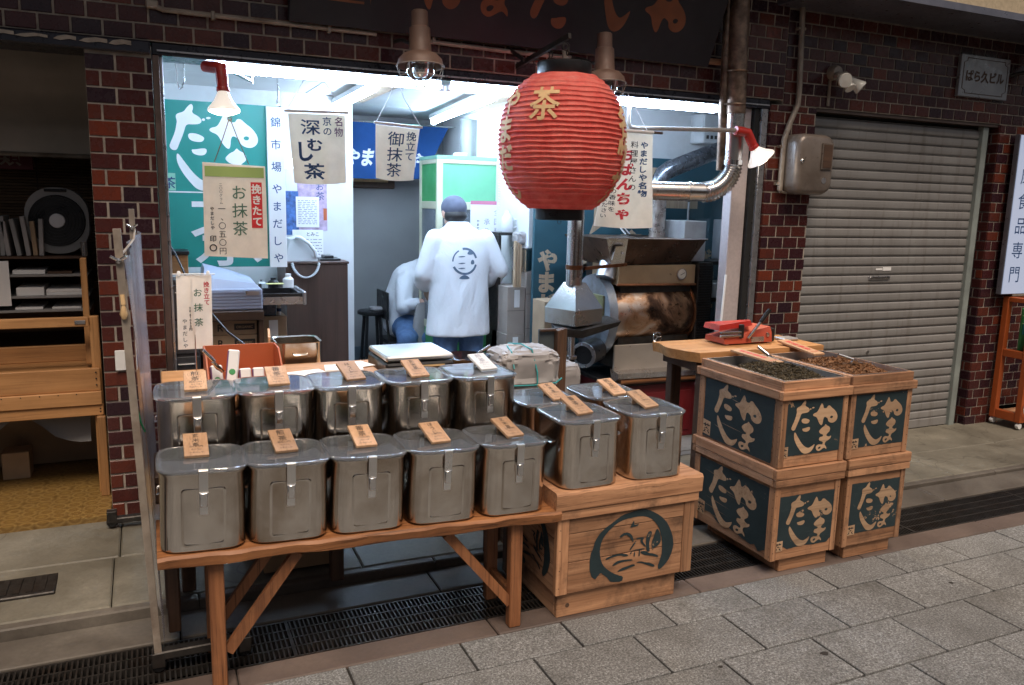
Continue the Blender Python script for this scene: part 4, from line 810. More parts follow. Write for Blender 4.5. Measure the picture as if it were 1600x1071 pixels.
def scoop(p, q, label, r=.016):
    p, q = Vector(p), Vector(q); t = thing('scoop', label, 'scoop', p); d = (q-p)
    MB().tube([d*.45, d], r*.55, 10).build('handle', M['chrome'], t, 40, rel=False)
    dn = d.normalized(); a = dn.cross(Vector((0,0,1))).normalized(); u = a.cross(dn); rings = []
    b = MB(); vs = []; n = 9
    for i in range(6):
        s_ = i/5; c_ = d*.48*(1-s_); rr_ = r*(1+.35*math.sin(s_*2.2))*(1 if s_ < .8 else .8)
        vs += [tuple(c_ + a*rr_*math.cos(math.pi*(1+k/(n-1))) + u*rr_*math.sin(math.pi*(1+k/(n-1)))) for k in range(n)]
    b.add(vs, [(i*n+k, i*n+k+1, (i+1)*n+k+1, (i+1)*n+k) for i in range(5) for k in range(n-1)]).build('blade', M['chrome'], t, 40, rel=False)
scoop((2.70, 2.93, .835), (2.655, 3.02, .895), 'metal scoop standing in the dark tea')
scoop((2.97, 2.66, .862), (2.86, 2.72, .900), 'metal scoop lying in the brown roasted tea')

# the low wide crate with the farmhouse ring
plinth(1.345, 1.880, 2.522, 2.93, .098, 'wooden base plinth under the crate with the farmhouse ring')
fc = thing('tea_crate', 'wide wooden crate with a brushed ring around a farmhouse on its front', 'crate', (1.635, 2.8, .1), 'stencilled wooden tea crates')
X0, X1, Y0, Y1 = 1.327, 1.940, 2.50, 3.075
planks(fc, 'x', Y0+.004, X0+.05, X1-.05, .1, .440, 3, .016, M['crate_x']); planks(fc, 'x', Y1-.02, X0+.05, X1-.05, .1, .440, 3, .016, M['crate_x'])
planks(fc, 'y', X0+.004, Y0+.03, Y1-.03, .1, .440, 3, .016, M['crate_y']); planks(fc, 'y', X1-.02, Y0+.03, Y1-.03, .1, .440, 3, .016, M['crate_y'])
for x in (X0, X1-.0495):
    for y in (Y0, Y1-.0295): MB().cbox(x, x+.0495, y, y+.0295, .1, .440, .003).build('corner_post', M['crate_z'], fc)
for z0, z1, e in ((.402, .440, .010),):
    MB().cbox(X0-e, X1+e, Y0-e, Y0-.0005, z0, z1, .003).build('rim_board', M['crate_x'], fc)
    MB().cbox(X0-e, X0-.0005, Y0, Y1, z0, z1, .003).build('rim_board', M['crate_y'], fc)
ld = MB(); rings = []
for i in range(33):
    x = X0-.018+(X1-X0+.036)*i/32; wv = .002*math.sin(x*31)+.0015*math.sin(x*71)
    rings.append([(x, Y0-.016, .442), (x, Y0-.019+wv, .502+wv*.5), (x, Y0-.012+wv, .5125), (x, Y1, .5125), (x, Y1+.012, .50), (x, Y1+.012, .442)])
ld.loft(rings).build('lid', M['crate_x'], fc, 30)
nl = MB()
for z in (.13, .2, .28, .36): nl.lathe([(.0022,0),(.0015,.001)], (X0+.012, Y0, z), 6, (0,-1,0))
nl.build('nail', M['iron'], fc)
rg = MB().poly(ragged(smooth_poly(RING, 1), .0007), (X0, Y0+.0024, 0), (1,0,0), (0,0,1)).build('painted_ring', M['paint'], fc, smooth=-1)
b = MB()
for e in SCENE: b.poly(ragged(smooth_poly(e, 1), .0005), (X0, Y0+.0020, 0), (1,0,0), (0,0,1))
b.build('painted_farmhouse', M['paint'], rg, smooth=-1)
MB().poly(ragged(smooth_poly([(u*.95, v) for u, v in RING], 1), .0007), (X0+.0022, Y1-.02, 0), (0,-1,0), (0,0,1)).build('painted_ring', M['paint'], fc, smooth=-1)
b = MB()
for e in SCENE[:8]: b.poly([(u*.95, v) for u, v in e], (X0+.0018, Y1-.02, 0), (0,-1,0), (0,0,1))
b.build('painted_farmhouse', M['paint'], fc, smooth=-1)
MB().lathe([(.009,0),(.008,.0008),(0,.0008)], (1.39, 2.5215, .045), 10, (0,-1,0)).build('knot', M['dwood'], fc)
# ------------------------------------------------------------------ sign board leaning out over the street
sb = thing('sign_board', 'big dark shop sign with brown brush characters leaning out above the opening', 'sign', (1.75, 3.88, 2.32))
SBr = Matrix.Translation((0, 3.885, 2.325)) @ Matrix.Rotation(R(24), 4, 'X')
MB().cbox(.615, 2.90, -.012, .03, 0, .66, .004).xf(SBr).build('board', M['signboard'], sb)
lt_ = MB()
def brush(n, x, z, w_, h_):      # n: indices into LOGO, fitted to a box
    pts = [p for i in n for p in LOGO[i][0]]; a0, a1 = min(p[0] for p in pts), max(p[0] for p in pts); b0, b1 = min(p[1] for p in pts), max(p[1] for p in pts)
    f = lambda p: ((p[0]-a0)/(a1-a0)*w_, (p[1]-b0)/(b1-b0)*h_)
    global lt_
    for i in n: lt_.poly(smooth_poly([f(p) for p in LOGO[i][0]], 2), (x, -.0135, z), (1,0,0), (0,0,1), 0, smooth_poly([f(p) for p in LOGO[i][1]], 2) if LOGO[i][1] else None)
    lt_.xf(SBr).build('lettering', M['signlet'], sb, smooth=-1); lt_ = MB()
brush([0], 2.40, .145, .27, .215); brush([7], 2.13, .125, .19, .29); brush([2,3,4,5,6], 1.76, .105, .24, .42); brush([1], 1.50, .118, .20, .33); brush([0], 1.16, .118, .24, .24)
lt_.text('園', (.86, -.0135, .135), .26, bold=.02)
lt_.xf(SBr).build('lettering', M['signlet'], sb, smooth=-1)
for x in (.9, 2.0, 2.7): MB().bar((x, 3.905, 2.34), (x, 3.935, 2.34), .03, .02).build('bracket', M['iron'], sb)
wb = MB().bar((2.80, 3.915, 2.355), (3.02, 3.90, 2.36), .022, .03).build('wood_batten', M['crate_x']); tag(wb, 'short weathered wooden batten at the lower right corner of the big sign', 'batten')

cd_ = thing('wall_conduit', 'thin beige conduit running along the brick above the opening', 'pipe', (1.0, 3.905, 2.31))
MB().tube([(.05, 3.91, 2.335), (.10, 3.905, 2.317), (1.02, 3.905, 2.312)], .011, 8).build('pipe', M['conduit'], cd_, 40)
MB().tube([(1.18, 3.905, 2.305), (1.74, 3.905, 2.296), (2.05, 3.905, 2.30)], .011, 8).build('pipe', M['conduit'], cd_, 40)
for x in (.30, .8, 1.3, 1.9): MB().cbox(x-.008, x+.008, 3.892, 3.93, 2.296, 2.332, .002).build('clip', M['conduit'], cd_)
MB().cbox(.035, .085, 3.895, 3.93, 2.318, 2.352, .006).build('cap', M['conduit'], cd_)

# ------------------------------------------------------------------ caged lamps
def caged(x, lab, tiltx=0):
    t = thing('caged_lamp', lab, 'lamp', (x, 3.6, 2.10), 'brown caged lamps under the big sign'); t.rotation_euler = (R(-4), tiltx, 0)
    MB().lathe([(.030,.275),(.036,.27),(.038,.205),(.046,.20),(.050,.10),(.053,.095),(.047,.088)], n=20).build('housing', M['browncoat'], t, 30, rel=False)
    MB().lathe([(.045,.098),(.075,.088),(.096,.066),(.103,.040),(.104,.034),(.098,.034),(.090,.06),(.05,.085)], n=28).build('shade', M['browncoat'], t, 35, rel=False)
    MB().lathe([(.060,.05),(.066,.028),(.060,.002),(.040,-.018),(0,-.026)], n=20).build('glass_globe', M['glass'], t, 60, rel=False)
    MB().lathe([(.0,.07),(.02,.068),(.03,.03),(.022,.004),(0,-.003)], n=14).build('lamp_bulb', M['chrome'], t, 60, rel=False)
    c = MB()
    for k in range(8):
        a = 2*math.pi*k/8; c.tube([(math.cos(a)*r_, math.sin(a)*r_, z) for r_, z in ((.106,.036),(.104,.012),(.088,-.02),(.05,-.046),(.0,-.052))], .0018, 5)
    for r_, z in ((.106,.036),(.094,-.012),(.05,-.046)): c.tube([(math.cos(k*math.pi/12)*r_, math.sin(k*math.pi/12)*r_, z) for k in range(25)], .0022, 5, False)
    c.build('wire_cage', M['conduit'], t, 40, rel=False)
    MB().tube([(0, .035, .15), (0, .12, .16), (-.02, .22, .20), (-.03, .30, .21)], .009, 8).build('arm', M['iron'], t, 40, rel=False)
caged(1.140, 'brown caged lamp hanging in front of the bright tubes, left of the red lantern')
caged(2.082, 'brown caged lamp just behind the top of the red lantern')

# ------------------------------------------------------------------ red lantern on its bracket
bk = thing('lantern_bracket', 'dark iron bracket with rings that carries the red lantern', 'bracket', (1.76, FY, 2.23))
MB().bar((1.755, FY, 2.232), (1.797, 3.44, 2.305), .016, .024).build('arm', M['iron'], bk)
MB().bar((1.70, FY, 2.32), (1.735, 3.80, 2.245), .012, .016).build('brace', M['iron'], bk)
def oring(b, c, r, ax, w_=.0035, n=14):
    ax = Vector(ax).normalized(); a = ax.orthogonal().normalized(); q = ax.cross(a); c = Vector(c)
    return b.tube([c+r*(math.cos(2*math.pi*k/n)*a+math.sin(2*math.pi*k/n)*q) for k in range(n+1)], w_, 6, False)
for q in (((1.783, 3.60, 2.243), .017, (1,0,0)), ((1.795, 3.47, 2.262), .017, (0,1,0)), ((1.80, 3.46, 2.235), .012, (1,0,0)), ((1.765, 3.72, 2.225), .014, (0,1,.3))): oring(MB(), *q).build('ring', M['iron'], bk, 40)
LC = Vector((1.806, 3.5, 1.829)); ln = thing('paper_lantern', 'large round red paper lantern with a yellow tea character', 'lantern', LC)
def lrad(z):         # half width at height z
    t = z/.325
    return .304*math.sqrt(max(0, 1-(abs(t)**2.35)*.86)) if abs(t) < 1 else .304*math.sqrt(.14)
prof = []; NR = 27
for i in range(NR*6+1):
    z = -.303+.606*i/(NR*6); ph = (i % 6)/6; prof.append((lrad(z)-.0075*math.sin(math.pi*ph)**.8, z))
lm = MB().lathe(prof, n=72)
def seams(x, y, z):
    a = math.atan2(y, x); k = a/(2*math.pi)*8; f = abs(k-round(k)); s_ = 1-.006*math.exp(-(f*40)**2)+.0025*math.sin(a*23+z*60); return (x*s_, y*s_, z+.0015*math.sin(a*9+z*35))
lm.fn(seams).build('paper_shade', M['lantern'], ln, 80, rel=False)
def wrap(b, yaw_):
    bm = bmesh.new(); vs = [bm.verts.new(p) for p in b.v]; bm.verts.index_update()
    for f in b.f:
        try: bm.faces.new([vs[i] for i in f])
        except ValueError: pass
    bmesh.ops.triangulate(bm, faces=bm.faces)
    for _ in range(4):
        bmesh.ops.subdivide_edges(bm, edges=[e for e in bm.edges if e.calc_length() > .022], cuts=1); bmesh.ops.triangulate(bm, faces=bm.faces)
    o = MB(); bm.verts.index_update(); pts = []
    for v in bm.verts:
        a = yaw_ + v.co.x/.302; zz = min(max(v.co.z, -.30), .30); r_ = lrad(zz)+.0014
        pts.append((r_*math.cos(a), r_*math.sin(a), zz))
    o.add(pts, [tuple(v.index for v in f.verts) for f in bm.faces]); bm.free(); return o
toward = math.atan2(-3.5, -1.8)
f1 = MB().text('茶', (0, 0, .095), .155, bold=.016); wrap(f1, toward-.30).build('lettering', M['gold'], ln, 60, rel=False)
f1 = MB().column('やまだし', (0, 0, .235), .13, .125, bold=.03); wrap(f1, toward-1.02).build('lettering', M['gold'], ln, 60, rel=False)
f1 = MB().column('名物茶', (0, 0, .17), .155, .15, bold=.03); wrap(f1, toward+1.22).build('lettering', M['gold'], ln, 60, rel=False)
MB().lathe([(.122,.286),(.127,.292),(.127,.362),(.122,.366),(.117,.36),(.117,.30)], n=40).build('top_ring', M['black'], ln, 40, rel=False)
MB().lathe([(.116,-.292),(.116,-.352),(.110,-.356),(.104,-.35),(.104,-.296)][::-1], n=40).build('bottom_ring', M['black'], ln, 40, rel=False)
MB().tube([(-.125,0,.35),(0,0,.352),(.125,0,.35)], .006, 8).bar((0,0,.35),(0,0,.425), .022, .012).build('hanger', M['conduit'], ln, rel=False)
oring(MB(), (0,0,.435), .014, (0,1,0)).build('hanging_ring', M['iron'], ln, 40, rel=False)
oring(MB(), (0,0,-.365), .010, (0,1,0), .0015).build('tassel_ring', M['iron'], ln, 40, rel=False)

# ------------------------------------------------------------------ red clip lamps
def spot_lamp(name, lab, base_, el, nk, tip, r_tip, energy, aim):
    base_, el, nk, tip = map(Vector, (base_, el, nk, tip)); t = thing('spot_lamp', lab, 'lamp', base_, 'red arm spot lamps'); b0 = base_
    d = (tip-nk).normalized(); L = (tip-nk).length
    MB().tube([base_, base_*.4+el*.6, el, el*.5+nk*.5, nk], [.024,.026,.027,.026,.025], 14).build('arm', M['red'], t, 50)
    MB().lathe([(.027,-.012),(.029,-.008),(.029,.004),(.025,.008)], nk, 18, d).build('collar', M['red'], t, 40)
    MB().lathe([(.018,0),(.022,.006),(r_tip*.62,L*.55),(r_tip,L*.9),(r_tip*1.02,L),(r_tip*.98,L+.002)], nk, 24, d).build('bulb_reflector', M['bulbglass'], t, 60)
    MB().lathe([(r_tip*.97,L+.001),(r_tip*.6,L+.012),(0,L+.016)], nk, 24, d).build('bulb_face', M['bulb'], t, 60)
    l = bpy.data.lights.new('spot_light', 'SPOT'); l.energy = energy; l.spot_size = R(100); l.spot_blend = .8; l.color = (1, .78, .55); l.shadow_soft_size = .04
    o = bpy.data.objects.new('spot_light', l); C.objects.link(o); o.parent = t; o.location = tip+d*.03-base_; o.rotation_euler = (Vector(aim)-tip).to_track_quat('-Z', 'Y').to_euler()
m_, t_, b_ = base('reflector_bulb', .12, 0, (.9,.88,.86)); b_.inputs['Emission Color'].default_value = (1,.88,.75,1); b_.inputs['Emission Strength'].default_value = .55; M['bulbglass'] = m_
spot_lamp('l', 'red spot lamp at upper left, glowing above the hanging matcha price sheet', (.262, 3.97, 2.11), (.325, 3.90, 2.10), (.330, 3.885, 2.005), (.330, 3.875, 1.915), .068, 30, (.5, 2.75, .7))
spot_lamp('r', 'red spot lamp on a pipe arm beside the silver flue at right', (2.995, 3.72, 1.973), (3.075, 3.715, 1.964), (3.118, 3.705, 1.886), (3.168, 3.695, 1.823), .080, 48, (2.75, 2.6, .75))
pa = MB().tube([(2.55, 4.12, 2.20), (2.55, 4.12, 2.02), (2.565, 4.118, 1.995), (2.60, 4.11, 1.99), (3.0, 3.72, 1.973)], .012, 10).build('conduit_arm', M['conduit'], None, 40); tag(pa, 'bent pale pipe from the ceiling carrying the right red spot lamp', 'pipe')

# ------------------------------------------------------------------ flue: rusty pipe, silver elbow, duct
fl_ = thing('flue_pipe', 'roaster flue: rusty upper pipe, shiny lower pipe and ribbed elbow into the shop', 'flue', (3.04, 3.80, 1.6))
MB().tube([(3.02, 3.80, 2.86), (3.05, 3.80, 2.07)], .056, 20).build('rusty_pipe', M['rust'], fl_, 40)
MB().tube([(2.975, 3.835, 2.86), (2.998, 3.835, 1.76)], .024, 12).build('side_pipe', M['rust'], fl_, 40)
MB().tube([(3.05, 3.80, 2.08), (3.052, 3.80, 1.80)], .053, 20).build('silver_pipe', M['duct'], fl_, 40)
MB().tube([(3.0515, 3.80, 1.815), (3.052, 3.80, 1.79)], .058, 20).build('joint_band', M['duct'], fl_, 40)
pts = []; rs = []; RR = .155
for k in range(61):
    a = math.pi/2*k/60; c = Vector((3.052-RR+RR*math.cos(a), 3.80+.04*(1-math.cos(a)), 1.79-RR*math.sin(a))); pts.append(c); rs.append(.055+.005*math.cos(k*2*math.pi/4))
MB().tube(pts, rs, 20).build('ribbed_elbow', M['duct'], fl_, 25)
p0 = pts[-1]
MB().tube([p0+Vector((.01,0,0)), p0+Vector((-.09,.02,0))], .0535, 20).tube([p0+Vector((-.085,.019,0)), p0+Vector((-.10,.022,0))], .058, 20).build('joint_band', M['duct'], fl_, 40)
MB().tube([p0+Vector((-.09,.02,0)), p0+Vector((-.34,.09,.0)), p0+Vector((-.44,.14,0)), p0+Vector((-.50,.25,0)), p0+Vector((-.52,.62,0))], .053, 20).build('duct', M['duct'], fl_, 40)
for z in (2.30, 2.12): oring(MB(), (3.04, 3.80, z), .058, (0,0,1), .006, 20).bar((3.06, 3.85, z), (3.06, FY, z), .02, .012).build('pipe_clamp', M['rust'], fl_, 40)

# ------------------------------------------------------------------ hanging banners
def cloth(name, lab, cat, corners, mat, nx=16, ny=24, amp=.008, seed=0, parent=None, group=None, thick=.0012):
    (x0, z0), (x1, z1), (x2, z2), (x3, z3), y = corners      # tl tr bl br
    t = thing(name, lab, cat, ((x0+x1)/2, y, (z0+z1)/2), group)
    def P(u, v):
        xa, za = x0+(x1-x0)*u, z0+(z1-z0)*u; xb, zb = x2+(x3-x2)*u, z2+(z3-z2)*u
        yy = y + amp*v*(math.sin(u*6.5+seed)+.6*math.sin(u*11+v*3+seed*2)) - .01*v*v
        return (xa+(xb-xa)*v, yy, za+(zb-za)*v - .008*v*math.sin(u*math.pi))
    b = MB()
    for s_ in (0, thick):
        vs = [(p[0], p[1]+s_, p[2]) for p in (P(i/nx, j/ny) for i in range(nx+1) for j in range(ny+1))]
        b.add(vs, [(i*(ny+1)+j, (i+1)*(ny+1)+j, (i+1)*(ny+1)+j+1, i*(ny+1)+j+1) for i in range(nx) for j in range(ny)])
    o = b.build('cloth', mat, t, 60)
    def onto(mb, mat, par=None, nm='lettering'):      # letters given in u (right), v (down) of the cloth
        mb.v = [(p[0], p[1]-.0016, p[2]) for p in (P(q[0], -q[2]) for q in mb.v)]
        return mb.build(nm, mat, par or t, smooth=-1)
    return t, onto, P
def col(b, s, u, v, w_, h_, pitch, bold=.01, shear=0):     # characters w_ x h_ in cloth units, centred on u, from v down
    for i, chh in enumerate(s):
        if chh == ' ': continue
        gv, gf = glyphs(chh, bold, shear); xs_ = [p[0] for p in gv]; c = (min(xs_)+max(xs_))/2
        b.add([(u+(p[0]-c)*w_, 0, -(v+pitch*i+(.86-p[1])*h_)) for p in gv], gf)
    return b
def rod(t, p, q, r_, mat=None, nm='rod'): return MB().tube([p, q], r_, 10).build(nm, mat or M['white'], t, 40)
t, on, P = cloth('hanging_banner', 'cream cloth banner with blue fukamushi tea characters, left of two', 'banner', ((.622,1.938),(.892,1.945),(.645,1.617),(.893,1.625), 4.0), M['cream'], amp=.014, seed=1, group='cream cloth banners hanging in the opening')
rod(t, (.605, 3.995, 1.947), (.905, 3.995, 1.955), .007)
MB().tube([(.617, 3.995, 1.95), (.70, 4.02, 2.09), (.735, 4.03, 2.12)], .002, 5).tube([(.892, 3.995, 1.955), (.80, 4.02, 2.09), (.775, 4.03, 2.12)], .002, 5).build('cord', M['white'], t)
b = MB(); col(b, '深', .37, .08, .36, .23, .25, .012); col(b, 'む', .43, .345, .30, .19, .22, .03); col(b, 'し', .26, .39, .34, .30, .22, .035); col(b, '茶', .39, .70, .38, .25, .22, .018); on(b, M['blueink'])
b = MB(); col(b, '名物', .87, .035, .17, .14, .15, .012); on(b, M['purpleink']); b = MB(); col(b, '京の', .665, .04, .17, .13, .14, .012); on(b, M['blueink'])
t, on, P = cloth('hanging_banner', 'cream cloth banner with blue o-matcha characters, right of two', 'banner', ((1.040,1.912),(1.264,1.900),(1.034,1.652),(1.226,1.648), 4.0), M['cream'], amp=.010, seed=4, group='cream cloth banners hanging in the opening')
rod(t, (1.030, 3.995, 1.920), (1.276, 3.995, 1.908), .006)
MB().tube([(1.04, 3.995, 1.92), (1.115, 4.02, 2.05), (1.14, 4.03, 2.12)], .002, 5).tube([(1.268, 3.995, 1.91), (1.185, 4.02, 2.05), (1.165, 4.03, 2.12)], .002, 5).build('cord', M['white'], t)
b = MB(); col(b, '御抹茶', .47, .10, .40, .27, .285, .006); on(b, M['blueink']); b = MB(); col(b, '挽立て', .83, .07, .24, .18, .19, .012); on(b, M['blueink'])
t, on, P = cloth('hanging_banner', 'white cloth banner with crimson bancha characters behind the red lantern', 'banner', ((2.206,1.927),(2.456,1.925),(2.123,1.441),(2.481,1.434), 3.72), M['cream'], amp=.010, seed=2)
MB().tube([(2.30, 3.716, 1.935), (2.30, 3.93, 2.15)], .002, 5).tube([(2.42, 3.716, 1.935), (2.42, 3.93, 2.15)], .002, 5).build('cord', M['white'], t); rod(t, (2.18, 3.716, 1.931), (2.456, 3.716, 1.931), .009); rod(t, (2.456, 3.716, 1.931), (2.512, 3.716, 1.931), .0075, M['dwood'], 'rod_end')
b = MB(); col(b, 'やまだしや名物', .80, .09, .19, .075, .084, .035); on(b, M['blueink'])
b = MB(); col(b, '料理屋さんの', .57, .09, .19, .075, .088, .008); on(b, M['ink'])
b = MB(); col(b, 'おばんちゃ', .42, .17, .30, .135, .152, .045, .12); on(b, M['redink'])
b = MB(); col(b, 'この香味を', .23, .53, .12, .055, .063, .008); col(b, '味わってください', .12, .46, .11, .05, .057, .008); on(b, M['ink'])

# price sheet hung from the left lamp
ps = thing('price_sheet', 'cream paper sheet with lime strip and red matcha title hung under the left lamp', 'sign', (.36, 3.9, 1.69))
b = MB(); n = 14; vs = []
for j in range(n+1):
    v = j/n; y = 3.885-.012*math.sin(v*math.pi); x0_, x1_ = .232-.006*v, .498+.002*v
    for s_ in (0, .0015): vs += [(x0_, y+s_, 1.693-.412*v), (x1_, y+s_, 1.684-.416*v)]
fs = []
for j in range(n): k = j*4; fs += [(k,k+1,k+5,k+4), (k+2,k+6,k+7,k+3), (k,k+4,k+6,k+2), (k+1,k+3,k+7,k+5)]
b.add(vs, fs).build('sheet', M['creamp'], ps, 60)
def sh_y(z): v = (1.69-z)/.414; return 3.885-.012*math.sin(min(1,max(0,v))*math.pi)-.002
def bend(mb, d=0): mb.v = [(p[0], sh_y(p[2])-d, p[2]) for p in mb.v]; return mb
def quad(x0_, x1_, z0_, z1_, m=8):
    b = MB(); b.add([(x, 0, z0_+(z1_-z0_)*j/m) for j in range(m+1) for x in (x0_, x1_)], [(2*j, 2*j+1, 2*j+3, 2*j+2) for j in range(m)]); return b
bend(quad(.240, .491, 1.632, 1.677)).build('lime_strip', M['lime'], ps, smooth=-1)
bend(quad(.432, .480, 1.408, 1.612)).build('red_title', M['redtitle'] if 'redtitle' in M else M['red'], ps, smooth=-1)
bend(MB().column('挽きたて', (.456, 0, 1.603), .044, .048, bold=.03), .001).build('lettering', M['white'], ps, smooth=-1)
bend(MB().column('お抹茶', (.382, 0, 1.598), .068, .080, bold=.005)).build('lettering', M['teaink'], ps, smooth=-1)
for q in (MB().column('一、〇五〇円', (.305, 0, 1.508), .034, .0375), MB().column('二〇〇グラム', (.304, 0, 1.605), .014, .016), MB().column('やまだしや', (.264, 0, 1.500), .018, .021, bold=.02), MB().text('印', (.264, 0, 1.348), .03, bold=.02)): bend(q).build('lettering', M['ink'], ps, smooth=-1)
bend(oring(MB(), (.264, 0, 1.318), .014, (0,1,0), .0025)).build('stamp_ring', M['ink'], ps)
MB().tube([(.282, 3.884, 1.695), (.322, 3.89, 1.80), (.352, 3.90, 1.885)], .0022, 5).tube([(.428, 3.884, 1.69), (.385, 3.89, 1.80), (.356, 3.90, 1.885)], .0022, 5).build('cord', M['bamboo'], ps)
oring(MB(), (.354, 3.90, 1.885), .008, (0,1,0), .002).build('hook', M['iron'], ps)

# small nobori on a stand
nb = thing('small_banner', 'small cream vertical banner on a thin pole, red and green lettering', 'banner', (.15, 3.5, .80))
b = MB(); vs = []; n = 12
for j in range(n+1):
    v = j/n
    for i in range(7): u = i/6; vs.append((.093+(.226-.093)*u-.004*v, 3.5-.006*math.sin(v*4+u*2), 1.231-.303*v))
b.add(vs, [(j*7+i, j*7+i+1, j*7+7+i+1, j*7+7+i) for j in range(n) for i in range(6)]).build('cloth', M['creamp'], nb, 60)
def nbend(mb): mb.v = [(p[0], 3.5-.006*math.sin((1.231-p[2])/.303*4+(p[0]-.093)/.133*2)-.0015, p[2]) for p in mb.v]; return mb
nbend(MB().column('挽き立て', (.205, 0, 1.205), .024, .0245, bold=.02)).build('lettering', M['redink'], nb, smooth=-1)
for i_, c_ in enumerate('お抹茶'): nbend(MB().column(c_, (.172, 0, 1.178-.061*i_), .036, .061, bold=.007)).build('lettering', M['greenink'], nb, smooth=-1)
nbend(MB().column('やまだしや', (.118, 0, 1.055), .020, .0255, bold=.005)).build('lettering', M['ink'], nb, smooth=-1); nbend(MB().column('20g1050円', (.140, 0, 1.105), .013, .0125, bold=.03)).build('lettering', M['ink'], nb, smooth=-1)
rod(nb, (.080, 3.5, 1.236), (.240, 3.5, 1.234), .0022); rod(nb, (.155, 3.508, 1.236), (.155, 3.508, .80), .003, M['chrome'], 'pole')
for x in (.104, .214): MB().lathe([(.007,0),(.007,.016),(.004,.02),(0,.02)], (x, 3.5, 1.228), 10).build('clip', M['paper'], nb, 40)
MB().lathe([(.04,0),(.04,.006),(.006,.01),(.006,.03)], (.155, 3.508, .801), 20).build('base', M['white'], nb, 40)

# ------------------------------------------------------------------ wheeled vinyl screen at the left
vs_ = thing('vinyl_screen', 'wheeled screen of clear vinyl on perforated steel posts at the left of the bench', 'screen', (-.05, 3.2, 0))
def post(x, y, z1, xt):
    b = MB(); b.bar((x, y, .07), (xt, y, z1), .034, .022); o = b.build('post', M['conduit'], vs_)
    h = MB(); n = 15
    for i in range(n): z = .12+(z1-.2)*i/n; h.lathe([(.004,0),(.004,.0004),(0,.0004)], (x+(xt-x)*(z-.07)/(z1-.07), y-.0112, z), 8, (0,-1,0))
    h.build('post_hole', M['dark'], o); return o
post(-.035, 2.695, 1.445, -.085); post(-.058, 3.80, 1.485, -.060)
MB().cbox(-.05, .22, 2.675, 2.715, .045, .075, .004).build('foot', M['iron'], vs_); MB().cbox(-.21, .04, 3.78, 3.82, .115, .14, .004).build('foot', M['iron'], vs_)
for (x, y, z) in ((-.035, 2.695, .022), (.235, 2.695, .022), (-.205, 3.80, .122)):
    w2 = MB().lathe([(.0,-.014),(.020,-.014),(.024,-.008),(.024,.008),(.020,.014),(0,.014)], (x, y, z+.004 if z < .1 else z-.002), 16, (0,1,0)).build('caster', M['black'], vs_, 40)
    MB().cbox(x-.02, x+.02, y-.021, y-.016, z, z+.05, .002).cbox(x-.02, x+.02, y+.016, y+.021, z, z+.05, .002).box(x-.02, x+.02, y-.0165, y+.0165, z+.045, z+.049).build('caster_fork', M['iron'], w2)
b = MB(); n, m = 20, 30; vv = []
for s_ in (0, .0012):
    vv = []
    for i in range(n+1):
        for j in range(m+1):
            u, v = i/n, j/m; y = 2.70+1.10*u; z = (1.36+.035*u)-(1.27-.10*u)*v; x = -.083+.05*v+.028*u*(1-v) + .012*math.sin(u*9+v*2)+.006*math.sin(u*23+v*5)
            vv.append((x+s_+.012, y, z))
    b.add(vv, [(i*(m+1)+j, (i+1)*(m+1)+j, (i+1)*(m+1)+j+1, i*(m+1)+j+1) for i in range(n) for j in range(m)])
b.build('vinyl_sheet', M['vinyl'], vs_, 60)
MB().tube([(-.075, 2.70, 1.37), (-.05, 3.25, 1.385), (-.05, 3.80, 1.40)], .004, 6).build('top_rod', M['conduit'], vs_)
tg = MB().box(-.058, -.0565, 3.02, 3.10, .95, 1.36).build('paper_strip', M['paper'], vs_)
MB().column('名物御抹茶挽き立て', (-.0592, 3.06, 1.33), .028, .037, (0,-1,0)).build('lettering', M['pink'], tg, smooth=-1)
for z in (1.33, 1.38):
    for q in ((-.085, 2.68, 1.335), (-.06, 3.785, 1.40)): pass
for (x, y, z) in ((-.084, 2.676, 1.352), (-.060, 3.782, 1.408)):
    MB().tube([(x-.022, y-.012, z+.014), (x, y-.006, z), (x+.022, y-.012, z+.014)], .005, 6).lathe([(.008,0),(.008,.01),(0,.012)], (x, y, z), 10, (0,-1,0)).build('wing_nut', M['chrome'], vs_, 40)
MB().cbox(-.155, -.125, 3.915, 3.922, .77, .86, .003).build('wall_tag', M['paper'], vs_) if False else None
wt_ = MB().cbox(-.160, -.118, 3.909, 3.9165, .775, .865, .003).build('wall_tag', M['paper']); tag(wt_, 'small white tag on the left brick pillar behind the vinyl screen', 'tag')
ky = thing('tassel', 'orange and green charm tied to the front post of the vinyl screen', 'charm', (-.08, 2.675, 1.22))
MB().tube([(-.08, 2.678, 1.25), (-.078, 2.672, 1.22)], .007, 8).lathe([(.004,.0),(.012,-.03),(.006,-.045)], (-.078, 2.672, 1.222), 8).build('charm', M['gold'], ky, 40)
MB().tube([(-.062, 2.69, .97), (-.058, 2.70, .90), (-.05, 2.73, .84), (-.04, 2.76, .80)], .003, 6).build('green_cord', plain('green_cord', (.03,.4,.15), .6), ky, 40)

